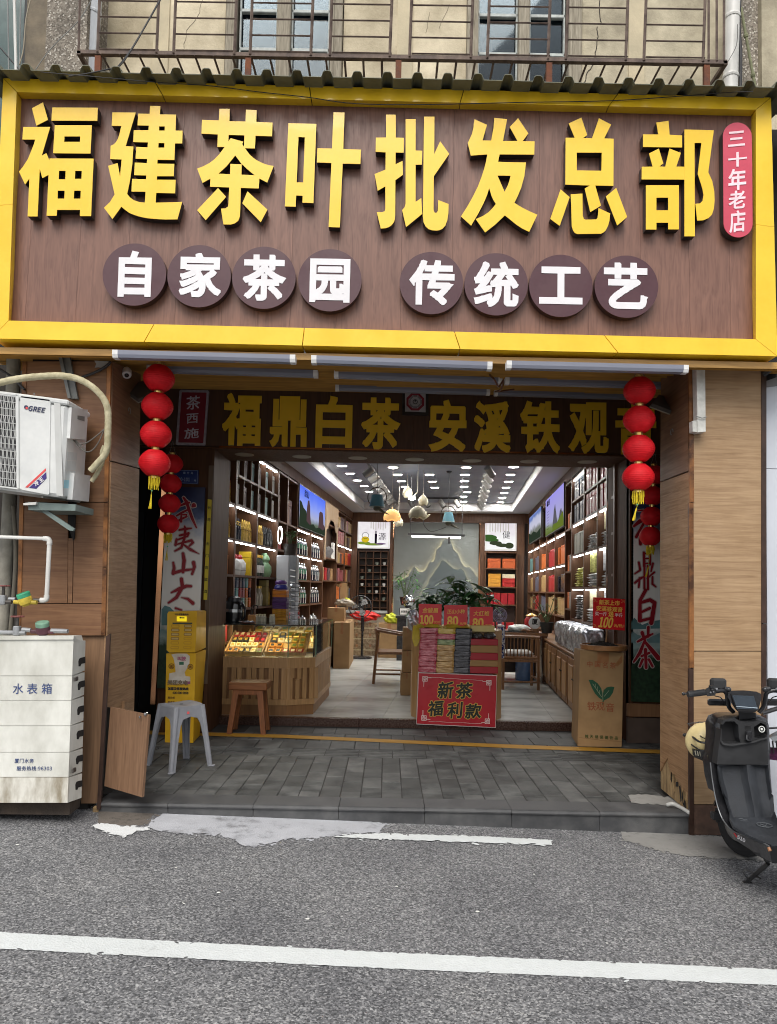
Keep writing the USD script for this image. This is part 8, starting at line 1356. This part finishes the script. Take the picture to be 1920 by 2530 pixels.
sfn=Thing('standing_fan','black pedestal fan in front of the wrapped cartons','fan',pf);sfn.part('base',lathe([(0,0),(0.19,0),(0.19,0.012),(0.16,0.03),(0.03,0.045),(0,0.045)],26,pf),blackg);sfn.part('pole',[cyl(pf+[0,0,0.04],[pf[0],pf[1],hz[2]-0.1],0.019,10),cyl([pf[0],pf[1],0.55],[pf[0],pf[1],hz[2]-0.15],0.03,10)],blackg);sfn.part('motor',lathe([(0,0),(0.05,0.0),(0.055,0.06),(0.03,0.12),(0,0.12)],16,hz+[0,0.02,0],(0,1,0)),blackg,smooth=40)
sfn.part('cage',[tube([hz+[rr*math.cos(a),-0.03-0.05*(1-(rr/0.2)**2)+oo,rr*math.sin(a)]for a in np.linspace(0,2*math.pi,30,endpoint=False)],0.004 if rr<0.19 else 0.009,4,closed=True)for rr,oo in((0.2,0.03),(0.05,0),(0.12,0))]+[tube([hz+[0.04*math.cos(a),-0.08,0.04*math.sin(a)],hz+[0.2*math.cos(a),0.0,0.2*math.sin(a)]],0.0014,3)for a in np.linspace(0,2*math.pi,33)[:32]],M('cage_wire',(0.03,0.03,0.032),0.4));sfn.part('blade',[slab([hz+[0.02*math.cos(a),-0.02,0.02*math.sin(a)],hz+[0.15*math.cos(a-0.5),-0.03,0.15*math.sin(a-0.5)],hz+[0.17*math.cos(a),-0.02,0.17*math.sin(a)],hz+[0.14*math.cos(a+0.45),-0.005,0.14*math.sin(a+0.45)]],(0,0.004,0))for a in np.linspace(0.9,0.9+2*math.pi,4)[:3]],M('fan_grey',C(150,150,150),0.3))
def carton(u0,u1,v0,v1,Y,dep,label,mt=KR,rows=1,colsn=1,strap=None):
 a,b=P(u0,(v0+v1)/2,Y),P(u1,(v0+v1)/2,Y);z1_,z0_=P((u0+u1)/2,v0,Y)[2],P((u0+u1)/2,v1,Y)[2];z0_=FZ if z0_<FZ+0.06 else z0_
 t=Thing('carton',label,'carton',((a[0]+b[0])/2,Y,z0_));t.part('body',cbox(a[0],b[0],Y,Y+dep,z0_,z1_,0.004),mt);t.part('tape',box(a[0]+(b[0]-a[0])*0.42,a[0]+(b[0]-a[0])*0.58,Y-0.0012,Y+dep*0.9,z1_-(z1_-z0_)*0.25,z1_+0.0012),TAPE)
 if strap:t.part('strap',[box(a[0]-0.002,b[0]+0.002,Y-0.003,Y-0.0013,z0_+(z1_-z0_)*f-0.006,z0_+(z1_-z0_)*f+0.006)for f in(0.5,)],strap)
 return t
carton(824,864,1538,1650,11.15,1.3,'tall kraft carton stack beside the glass counter end');t_=carton(809,851,1502,1541,11.5,0.4,'open kraft carton on top of the tall carton stack')
WRP=M('wrapped_carton',C(136,112,82),0.22,0.25,22.0,coat=0.5,bump=0.6,bsc=24,c2=C(170,148,116));STRP=G('strap',C(200,190,150))
for i,(ua,ub)in enumerate(((865,897),(898,931))):
 for j in range(3):carton(ua,ub,1539+j*26.4,1565+j*26.4,13.4,0.4,'%s plastic wrapped carton of the %s pile behind the pedestal fan'%(('top','middle','bottom')[j],('left','right')[i]),WRP,strap=STRP)
carton(935,987,1541,1622,13.05,0.45,'large kraft carton right of the wrapped cartons, under the lime bag');carton(996,1019,1551,1606,8.55,0.3,'kraft carton topmost in the pile left of the sale stand');carton(994,1019,1608,1661,8.52,0.32,'kraft carton in the middle of the pile left of the sale stand');carton(990,1019,1663,1717,8.48,0.34,'kraft carton at the bottom of the pile left of the sale stand')
carton(828,856,1440,1482,14.2,0.3,'kraft carton with upright flaps on the far left shelf end')
def blob(u,v,Y,r,s,mt,name,label,cat,seed=1):
 b_=ball((0,0,0),1.0,3);nz=np.array([0.10*math.sin(7*x+6*z+seed)+0.08*math.sin(11*y+9*z+seed*2)for x,y,z in b_.vertices]);b_.vertices=(b_.vertices*(1+nz)[:,None])*np.asarray(s)*r+P(u,v,Y);single(name,b_,mt,label,cat,smooth=50)
blob(902,1522,13.45,0.26,(1.0,0.6,0.36),G('bag_red',C(206,44,38),0.3),'red_bag','red plastic bag on the wrapped cartons behind the fan','bag');blob(968,1529,13.15,0.13,(1.05,0.8,0.75),G('bag_lime',C(176,184,40),0.3),'lime_bag','lime green plastic bag on the large kraft carton','bag',2);blob(852,1490,11.9,0.13,(1.2,0.8,0.5),G('bag_clear',C(150,140,124),0.2),'crumpled_bag','crumpled brown bag on the open carton','bag',3);blob(857,1487,12.4,0.07,(0.9,0.8,1.0),G('bag_lime',0,0),'small_lime_bag','small lime bag left of the pedestal fan cage','bag',4)
sd_=Thing('service_counter','white topped low counter behind the wrapped cartons','counter',(P(905,1510,14.4)[0],14.4,FZ));a,b=P(851,1505,14.3)[0],P(957,1505,14.3)[0];sd_.part('top',cbox(a,b,14.2,14.8,0.83,0.87,0.006),G('top_white',C(170,174,172),0.3));sd_.part('body',box(a+0.05,b-0.05,14.26,14.75,FZ,0.8295),CREAM)
pd=Thing('black_pedestal','black square pedestal in front of the mountain wall','pedestal',(P(990,1560,12.6)[0],12.6,FZ));a,b=P(981,1560,12.6)[0],P(1003,1560,12.6)[0];pd.part('column',box(a,b,12.6,12.76,FZ,P(990,1528,12.6)[2]),blackg);pd.part('cap',cbox(a-0.03,b+0.03,12.57,12.79,P(990,1528,12.6)[2]+0.001,P(990,1521,12.6)[2],0.005),blackg)
fc=Thing('framed_card','small black framed white card on the black pedestal','frame',P(1001,1521,12.6));Yq=12.62;fc.part('frame',quad([(987,1501.5),(1016,1502),(1016,1520.5),(987,1520)],Yq,0.03),blackg);fc.part('card',quad([(988.5,1503),(1014.5,1503.5),(1014.5,1519),(988.5,1518.5)],Yq-0.002,0.002),white_);fc.part('writing',words('金骏眉茶',P(1001.5,1511,Yq-0.003),0.04,fat=0.01),blackg)
gb=Thing('glass_ball','large faceted silver glass ball on a dark stand before the mountains','ornament',P(1009,1500,12.9));c=P(1009,1484,12.9);fb=trimesh.creation.icosphere(2,0.115);gb.part('ball',moved(fb,tl(c)),M('faceted_silver',C(190,194,196),0.08,0.2,20.0,metal=1.0));gb.part('stand',lathe([(0,-0.16),(0.08,-0.16),(0.05,-0.13),(0.07,-0.09),(0,-0.09)],16,c),blackg)
# ================================================================ the scooter, its basket and the neighbour behind it
BP=M('scooter_black',(0.018,0.018,0.020),0.30,0.25,5.0,coat=0.3,bump=0.03,bsc=300);MAT=M('scooter_matt',(0.018,0.0185,0.020),0.58,0.35,9.0,bump=0.12,bsc=400);FLOOR=M('scooter_floor',C(46,49,54),0.66,0.35,8.0,bump=0.25,bsc=260);CHR=M('chrome');TYRE=M('tyre',(0.020,0.020,0.021),0.8,0.3,14.0,bump=0.2)
sc=Thing('electric_scooter','black electric scooter parked at the right pillar','scooter',R(1815,2107))
sp=6.4577
def q1(x,y,Y):return P(1660+x/sp,1660+y/sp,Y)
def q2(x,y,Y):return P(1660+x/sp,1900+y/sp,Y)
wc=R(1812,2104);wc=np.array([2.0,4.06,road_z(2.0)+0.168]);wa=np.array([0.96,0.28,0.0]);wa/=np.linalg.norm(wa)
sc.part('front_wheel',lathe([(0.105,-0.030),(0.135,-0.043),(0.158,-0.036),(0.167,-0.014),(0.168,0.014),(0.158,0.036),(0.135,0.043),(0.105,0.030),(0.105,-0.030)],40,wc,wa),TYRE,smooth=35)
sc.part('front_rim',[lathe([(0.0,-0.02),(0.03,-0.03),(0.03,0.03),(0,0.02)],16,wc,wa),lathe([(0.09,-0.026),(0.107,-0.03),(0.107,0.03),(0.09,0.026),(0.09,-0.026)],30,wc,wa)]+[tube([wc,wc+0.10*(np.array([-wa[1],wa[0],0])*math.cos(a)+np.array([0,0,1])*math.sin(a))],[0.02,0.012],6)for a in np.linspace(0,2*math.pi,6)[:5]],MAT)
sc.part('brake_disc',lathe([(0.05,-0.002),(0.085,-0.002),(0.085,0.002),(0.05,0.002),(0.05,-0.002)],24,wc-wa*0.05,wa),M('steel_disc',C(120,120,122),0.35,metal=0.9))
fu=wc+np.array([0.03,-0.12,0.55])
for s_ in(-1,1):sc.part('fork_leg',tube([wc+wa*0.062*s_,wc+wa*0.062*s_+(fu-wc)*0.62],[0.019,0.021],10),MAT,smooth=40)
sc.part('front_mudguard',skin([np.array([wc+(np.array([-wa[1],wa[0],0])*math.cos(a)+np.array([0,0,1])*math.sin(a))*rr+wa*w for w,rr in((-0.055,0.170),(-0.045,0.19),(0,0.198),(0.045,0.19),(0.055,0.170),(0.05,0.168),(0,0.191),(-0.05,0.168))])for a in np.linspace(0.35,2.3,12)]),BP,smooth=50)
def shell(name,rows,th,mat,sm=60):
 """rows of points (left to right), each row top to bottom, given thickness towards +y"""
 rings=[np.vstack([r,(np.asarray(r)+np.array([0,th,0]))[::-1]])for r in rows];return sc.part(name,skin(rings),mat,smooth=sm)
rows=[]
for(yl,xl_,xr__,Ym,cv)in((690,830,1400,3.90,0.02),(740,700,1500,3.88,0.03),(850,652,1548,3.86,0.05),(1000,662,1560,3.85,0.055),(1280,640,1560,3.84,0.055),(1450,612,1565,3.83,0.05),(1700,640,1580,3.82,0.045),(1930,700,1600,3.82,0.04)):
 row=[]
 for k in range(11):
  a=k/10*2-1;row.append(q1((xl_+xr__)/2+a*(xr__-xl_)/2,yl,Ym-0.02+cv*a*a+0.0))
 rows.append(row)
shell('front_shield',rows,0.09,BP)
kn=[(820,770),(1000,730),(1090,790),(1310,795),(1380,770),(1500,800),(1530,900),(1535,1480),(720,1480),(745,1250),(770,1090),(790,900)]
pk1=[(800,860),(860,790),(1000,790),(1060,850),(1075,1060),(1100,1130),(1060,1145),(850,1140),(800,1090)];pk2=[(1310,880),(1420,810),(1500,850),(1520,1000),(1480,1060),(1320,1050)]
kpol=Polygon(kn).difference(Polygon(pk1)).difference(Polygon(pk2))
def kext(pol,Y,d):return ext(to_plane(pol,Y,(1660,1660),sp),Y,d)
sc.part('knee_panel',kext(kpol.buffer(-6).buffer(6),3.765,0.06),MAT);sc.part('glove_pocket',kext(Polygon(pk1).union(Polygon(pk2)).buffer(14),3.82,0.01),M('pocket_dark',(0.006,0.006,0.007),0.7))
sc.part('pocket_lip',[tube(smooth_path([q1(785,1100,3.76),q1(830,1155,3.755),q1(960,1170,3.75),q1(1110,1150,3.755),q1(1300,1120,3.755),q1(1420,1080,3.757),q1(1520,1060,3.76)],5),0.006,8)],MAT,smooth=40)
c=q1(1413,910,3.762);sc.part('ignition_switch',[lathe([(0.0,0.0),(0.0155,0.0),(0.0155,0.012),(0.013,0.013),(0.0,0.013)],20,c,(0,-1,0.1))],MAT);sc.part('ignition_ring',[lathe([(0.0125,0.012),(0.0165,0.012),(0.0165,0.016),(0.0125,0.016),(0.0125,0.012)],24,c,(0,-1,0.1)),lathe([(0,0.012),(0.0065,0.012),(0.006,0.016),(0,0.017)],14,c,(0,-1,0.1))],M('ring_silver',C(230,232,226),0.3,metal=0.3))
hk=q1(1235,1030,3.745);sc.part('bag_hook',[cbox(hk[0]-0.013,hk[0]+0.013,3.735,3.765,hk[2]-0.026,hk[2]+0.028,0.005),tube(smooth_path([q1(1200,1010,3.74),q1(1198,1075,3.73),q1(1240,1095,3.725),q1(1272,1075,3.73)],4),0.004,6)],BP)
for k in range(4):sc.part('speaker_slot',tube([q1(1170,862+k*15,3.763),q1(1262,862+k*15,3.763)],0.0012,4),M('pocket_dark'))
rows=[]
for(v,xl_,xr__,Y,wall)in((1485,735,1540,3.80,0.03),(1700,760,1560,3.79,0.035),(1937,830,1590,3.77,0.04)):
 row=[q1(xl_,v,Y-wall)]
 for k in range(1,14):
  a=k/14;x=xl_+(xr__-xl_)*a;tun=0.035*math.exp(-((a-0.60)/0.10)**4);row.append(q1(x,v,Y-tun))
 row.append(q1(xr__,v,Y-wall));rows.append(row)
for(v,xl_,xr__,Y,wall)in((520,850,1620,3.75,0.03),(770,930,1640,3.72,0.03),(850,930,1680,3.64,0.02),(960,985,1800,3.53,0.012),(1100,1240,2000,3.43,0.01),(1230,1545,2300,3.34,0.01)):
 row=[q2(xl_,v,Y)+[0,0,wall]]
 for k in range(1,14):
  a=k/14;x=xl_+(xr__-xl_)*a;tun=0.03*math.exp(-((a-0.60)/0.10)**4)if v<800 else 0.0;row.append(q2(x,v,Y-tun))
 row.append(q2(xr__,v,Y)+[0,0,wall]);rows.append(row)
rows=[np.array(r)for r in rows];sc.part('foot_well',skin([np.vstack([r,(r+np.array([0,0.01,-0.012]))[::-1]])for r in rows]),FLOOR,smooth=38)
for k in range(40):
 x,y=1000+r2 .random()*420,800+r2 .random()*230
 if abs((x-1000)*0.55-(y-800))<120:
  p=q2(x,y,3.70-(y-800)/230*0.20)+[0,0,0.004];sc.part('tread_mark',tube([p,p+[0.022,0.004,0]],0.0016,4),M('tread_grey',C(96,100,104),0.7))
c=q2(1480,912,3.575)+np.array([0,0,0.006]);sc.part('floor_emblem',[tube([c+[0.034*math.cos(a),0.034*math.sin(a),0]for a in np.linspace(0,2*math.pi,24,endpoint=False)],0.0022,5,closed=True),tube([c+[-0.016,0.012,0],c+[0,-0.012,0],c+[0.016,0.012,0]],0.0022,5)],M('tread_grey'))
skt=[(612,1450-1550,3.80),(640,150,3.80),(690,450,3.78),(760,700,3.75),(850,870,3.70),(990,1000,3.60),(1160,1060,3.52),(1360,1130,3.42),(1550,1235,3.33)]
low_=[(640,-100,3.86),(668,200,3.86),(720,480,3.84),(800,780,3.80),(870,960,3.74),(1010,1130,3.63),(1180,1240,3.55),(1380,1370,3.45),(1600,1500,3.36)]
sc.part('side_skirt',skin([np.vstack([q2(*a),q2(*b),q2(*b)+[0.10,0.02,0],q2(*a)+[0.10,0.02,-0.006]])for a,b in zip(skt,low_)]),BP,smooth=35)
sc.part('edge_trim',tube(smooth_path([q2(x+4,y-4,Y-0.002)for x,y,Y in skt],4),0.0032,6),M('trim_silver',C(120,122,124),0.35,metal=0.5))
sc.part('belly',hull([q2(1000,1100,3.7),q2(1340,1370,3.46),q2(1600,1500,3.38),q2(1620,1240,3.34),[2.15,3.75,0.08],[2.15,3.3,0.08],[2.15,3.75,0.14],[2.12,3.3,0.14]]),MAT)
p=q2(1095,1090,3.565);sd_=q2(1360,1200,3.44)-q2(1010,1040,3.62);sd_/=np.linalg.norm(sd_);sc.part('badge',words('510',q2(1100,1102,3.552)+[0,-0.006,0],0.024,(0.6,-0.75,-0.25),(0,0,1),0.03,slant=10),M('sign_white'));sc.part('badge',words('◆',q2(1022,1040,3.60)+[0,-0.006,0],0.028,(0.6,-0.75,-0.25),(0,0,1),0.0),M('badge_red',C(196,52,56),0.4))
sc.part('foot_peg',tube([q2(1545,1250,3.32),q2(1570,1310,3.31)],[0.007,0.008],8),M('peg_brown',C(150,100,64),0.5))
sc.part('seat',skin([np.array([[xc+w*math.cos(t),y,z+h*math.sin(t)]for t in np.linspace(0,2*math.pi,16,endpoint=False)])for xc,y,z,w,h in((2.0,3.52,0.46,0.03,0.03),(2.0,3.48,0.47,0.09,0.06),(2.0,3.35,0.49,0.13,0.07),(2.0,2.95,0.51,0.15,0.07),(2.0,2.75,0.53,0.10,0.05))]),MAT,smooth=50)
sc.part('rear_body',hull([[2.0+dx,y,z]for dx,y,z in((-0.08,3.48,0.40),(0.08,3.48,0.40),(-0.13,3.3,0.42),(0.13,3.3,0.42),(-0.12,3.4,0.08),(0.12,3.4,0.08),(-0.13,2.75,0.46),(0.13,2.75,0.46),(-0.11,2.75,0.2),(0.11,2.75,0.2))]),BP,smooth=30)
rwc=np.array([2.02,2.98,road_z(2.0)+0.205]);sc.part('rear_wheel',lathe([(0.10,-0.04),(0.17,-0.05),(0.195,-0.04),(0.206,-0.014),(0.206,0.014),(0.195,0.04),(0.17,0.05),(0.10,0.04),(0.10,-0.04)],32,rwc,(1,0,0)),TYRE,smooth=35)
a,b=q2(1535,1510,3.50),R(1848,2181);b=b+[0,0,0.008]
sc.part('side_stand',[tube([a,b],[0.010,0.011],10),cyl(a+[-0.005,0.01,0.01],a+[0.04,0.02,0.03],0.016,10),tube(smooth_path([a*0.4+b*0.6,q2(1190,1612,3.62),q2(1152,1640,3.62),q2(1170,1700,3.61),b*0.92+a*0.08],4),0.0035,6),tube([a*0.35+b*0.65,q2(1415,1745,3.56)],0.004,6),cbox(b[0]-0.024,b[0]+0.02,b[1]-0.012,b[1]+0.012,b[2]-0.008,b[2]-0.002,0.002)],M('stand_steel',C(64,64,64),0.4,0.3,12.0,metal=0.6),smooth=40)
sc.part('spring_link',[tube([q2(720,640,3.95),q2(735,840,3.97)],0.010,8),cbox(*(lambda p:(p[0]-0.03,p[0]+0.03,p[1]-0.02,p[1]+0.02,p[2]-0.02,p[2]+0.02))(q2(720,745,3.95)),0.006)],MAT)
HB=3.80
bar_l=smooth_path([q1(985,640,3.86),q1(915,560,3.85),q1(890,440,3.83),q1(875,350,3.81),q1(820,300,3.80),q1(700,310,3.79),q1(540,330,3.78)],5);bar_r=smooth_path([q1(1390,650,3.86),q1(1460,560,3.85),q1(1490,440,3.83),q1(1510,340,3.81),q1(1600,300,3.80),q1(1750,310,3.79),q1(1900,330,3.78)],5)
sc.part('handlebar',tube(bar_l,0.0115,12),BP,smooth=40);sc.part('handlebar',tube(bar_r,0.0115,12),BP,smooth=40)
sc.part('grip',[tube([q1(255,360,3.77),q1(300,357,3.77),q1(545,325,3.78)],[0.0165,0.0155,0.0155],14)]+[lathe([(0.0157,-0.002),(0.0170,0),(0.0157,0.002)],14,q1(280+k*16,356-k*2,3.77),q1(545,325,3.78)-q1(255,360,3.77))for k in range(16)],M('grip_rubber',(0.028,0.030,0.033),0.55),smooth=40);sc.part('grip',[tube([q1(1900,330,3.78),q1(2160,350,3.77)],0.0155,14)],M('grip_rubber'),smooth=40)
for sgn,xx in((-1,0),(1,1)):
 mir=(lambda x:x)if sgn<0 else(lambda x:2390-x)
 sc.part('switch_block',[hull([q1(mir(x),y,Y)for x,y,Y in((540,270,3.75),(560,390,3.75),(690,380,3.75),(720,300,3.75),(620,225,3.75),(700,240,3.76),(540,270,3.81),(560,390,3.81),(690,380,3.81),(720,300,3.81),(620,225,3.81))]),cyl(q1(mir(628),215,3.75),q1(mir(632),250,3.75),0.012,10),ball(q1(mir(645),285,3.745),0.008,1)],MAT);sc.part('switch',[ball(q1(mir(620),330,3.742),0.005,1),ball(q1(mir(665),320,3.742),0.0045,1),cyl(q1(mir(700),280,3.742),q1(mir(730),270,3.742),0.006,8)],M('switch_grey',C(110,112,116),0.4))
 sc.part('brake_lever',[tube(smooth_path([q1(mir(690),330,3.86),q1(mir(500),330,3.88),q1(mir(330),345,3.89),q1(mir(205),350,3.89)],5),[0.006]*15+[0.0055],8),ball(q1(mir(188),350,3.89),0.0095,2)],BP,smooth=40)
 sc.part('reservoir',cbox(*(lambda p:(p[0]-0.040,p[0]+0.040,3.80,3.84,p[2]-0.026,p[2]+0.032))(q1(mir(738),200,3.82)),0.010),MAT);sc.part('turn_signal',[cyl(q1(mir(830),265,3.80),q1(mir(900),280,3.80),0.013,10),ball(q1(mir(905),280,3.80),0.014,2)],BP,smooth=40)
 pm=q1(mir(760),487,3.90);sc.part('indicator_arm',cbox(pm[0]-0.062,pm[0]+0.062,3.89,3.915,pm[2]-0.018,pm[2]+0.018,0.008),BP);sc.part('brake_cable',tube(smooth_path([q1(mir(690),385,3.80),q1(mir(760),400,3.82),q1(mir(800),430,3.84),q1(mir(850),520,3.86)],4),0.003,6),BP)
dsp=[(905,325),(960,300),(1150,295),(1350,315),(1425,350),(1432,420),(1385,600),(1330,645),(1180,655),(1060,640),(1010,590),(930,470),(890,400)]
sc.part('display_housing',hull([q1(x,y,Y)for x,y in dsp for Y in(3.735+(y-300)*0.00002,3.85)]),BP);sc.part('display_bezel',hull([q1(x,y,3.728)for x,y in((945,350),(1330,365),(1395,600),(1330,632),(1065,625),(1020,590))]+[q1(x,y,3.74)for x,y in((945,350),(1330,365),(1395,600),(1065,625))]),M('bezel',(0.012,0.012,0.013),0.4))
sc.part('display',slab([q1(x,y,Y)for x,y,Y in((965,372,3.726),(1308,386,3.726),(1376,600,3.722),(1042,590,3.722))],(0,0.003,0)),M('display_glass',C(46,56,66),0.06,0.1,3.0,spec=1.0));sc.part('display_line',slab([q1(x,y,3.7205)for x,y in((1028,545),(1368,572),(1370,582),(1030,556))],(0,0.001,0)),M('line_pale',C(170,184,196),0.3))
sc.part('steering_neck',hull([q1(x,y,Y)for x,y,Y in((1060,640,3.79),(1330,650,3.79),(1350,730,3.80),(1080,760,3.80),(1060,640,3.9),(1350,650,3.9),(1080,800,3.9),(1350,800,3.9))]),MAT,smooth=30)
bs=Thing('front_basket','black wire basket at the scooter front holding the cream helmet','basket',q1(500,1420,4.10));BW=M('basket_wire',(0.02,0.02,0.021),0.45)
Yb0,Yb1=4.00,4.26
rim=[q1(255,825,Yb1),q1(660,790,Yb1),q1(1100,800,Yb1)]
bs.part('rim_wire',[tube(smooth_path(rim,4),0.003,6),tube(smooth_path([q1(255,825,Yb1),q1(540,1070,Yb0),q1(1000,1080,Yb0)],6),0.003,6),tube([q1(540,820,Yb1),q1(700,1000,Yb0)],0.002,5),tube([q1(440,850,Yb1),q1(660,1050,Yb0)],0.002,5),tube([q1(390,915,4.15),q1(700,905,4.15)],0.002,5),tube([q1(500,990,4.06),q1(720,975,4.06)],0.002,5)],BW,smooth=40)
bs.part('front_wire',[tube(smooth_path([q1(210,1005,4.22),q1(300,1015,4.12),q1(430,1110,4.0),q1(560,1135,3.97),q1(680,1125,3.97)],5),0.006,8),ball(q1(215,1008,4.22),0.011,2,(1.4,1,1))],BW,smooth=40);bs.part('front_wire',[tube(smooth_path([q1(245,1125,4.2),q1(270,1100,4.18),q1(340,1180,4.05),q1(480,1255,3.98),q1(640,1245,3.97)],5),0.0045,8)],BW,smooth=40)
bs.part('tub',skin([np.array([q1(x,y,Y)for x,y,Y in r_])for r_ in([(280,1190,4.2),(350,1240,4.02),(480,1268,3.96),(700,1260,3.96),(1000,1250,3.98),(1000,1240,4.2)],[(300,1300,4.2),(360,1330,4.03),(490,1385,3.97),(700,1400,3.97),(1000,1390,3.99),(1000,1380,4.2)],[(350,1360,4.2),(400,1380,4.05),(520,1432,4.0),(700,1436,4.0),(1000,1430,4.02),(1000,1420,4.2)])]),MAT,smooth=30)
bs.part('reflector',cbox(*(lambda p:(p[0]-0.028,p[0]+0.028,p[1]-0.01,p[1]+0.01,p[2]-0.018,p[2]+0.018))(q1(488,845,4.24)),0.006),BP)
for k in range(4):bs.part('tub_slot',tube([q1(370+k*38,1262+k*6,3.985-k*0.004),q1(385+k*38,1330+k*8,3.99-k*0.004)],0.0035,4),M('slot_pale',C(150,146,130),0.7))
hc=q1(560,1110,4.12);CRM=M('helmet_cream',C(222,202,148),0.5,0.08,8.0,bump=0.08)
hm=Thing('cream_helmet','cream ribbed helmet lying in the scooter basket','helmet',hc+[0,0,-0.09])
vs=ball((0,0,0),1.0,3);ph=np.arctan2(vs.vertices[:,1],vs.vertices[:,0]);vs.vertices=vs.vertices*(np.array([0.118,0.10,0.105])*(1+0.025*np.cos(ph*8))[:,None])+hc;hm.part('shell',vs,CRM,smooth=60)
n2=Thing('parked_bicycle','grey bicycle basket with purple lining at the right edge','bicycle',(2.33,4.0,road_z(2.3)))
n2 .part('basket_cover',hull([q1(x,y,Y)for x,y,Y in((1530,1020,4.1),(1700,930,4.1),(1900,960,4.0),(1560,1050,4.0),(1640,1130,3.98),(1900,1180,3.98),(1900,950,4.2))]),M('cover_grey',C(98,104,110),0.35,0.3,20.0));n2 .part('lining',hull([q1(x,y,Y)for x,y,Y in((1545,1200,4.05),(1900,1230,4.0),(1560,1400,4.05),(1900,1440,4.05),(1560,1200,4.2),(1900,1440,4.2))]),M('lining_purple',C(92,36,76),0.7,0.6,40.0,bump=0.3));n2 .part('basket_wire',[tube([q1(1550+k*60,1100,3.975),q1(1570+k*60,1300,3.98)],0.0045,5)for k in range(7)],BW)
n2 .part('frame',[tube([q1(1440,660,4.15),q1(1760,560,4.15)],0.013,10),tube([q1(1530,900,4.15),q1(1900,880,4.15)],0.006,6)],BP)
nwc=np.array([2.40,4.05,road_z(2.4)+0.28]);n2 .part('front_wheel',tube([nwc+0.27*np.array([0.3*math.cos(a),0.95*math.cos(a),math.sin(a)])for a in np.linspace(0,2*math.pi,28,endpoint=False)],0.015,8,closed=True),TYRE);n2 .part('fork',tube([nwc,nwc+[0,0.02,0.6]],0.012,8),BP)
print('prims',len([p for p in stage.Traverse()]))
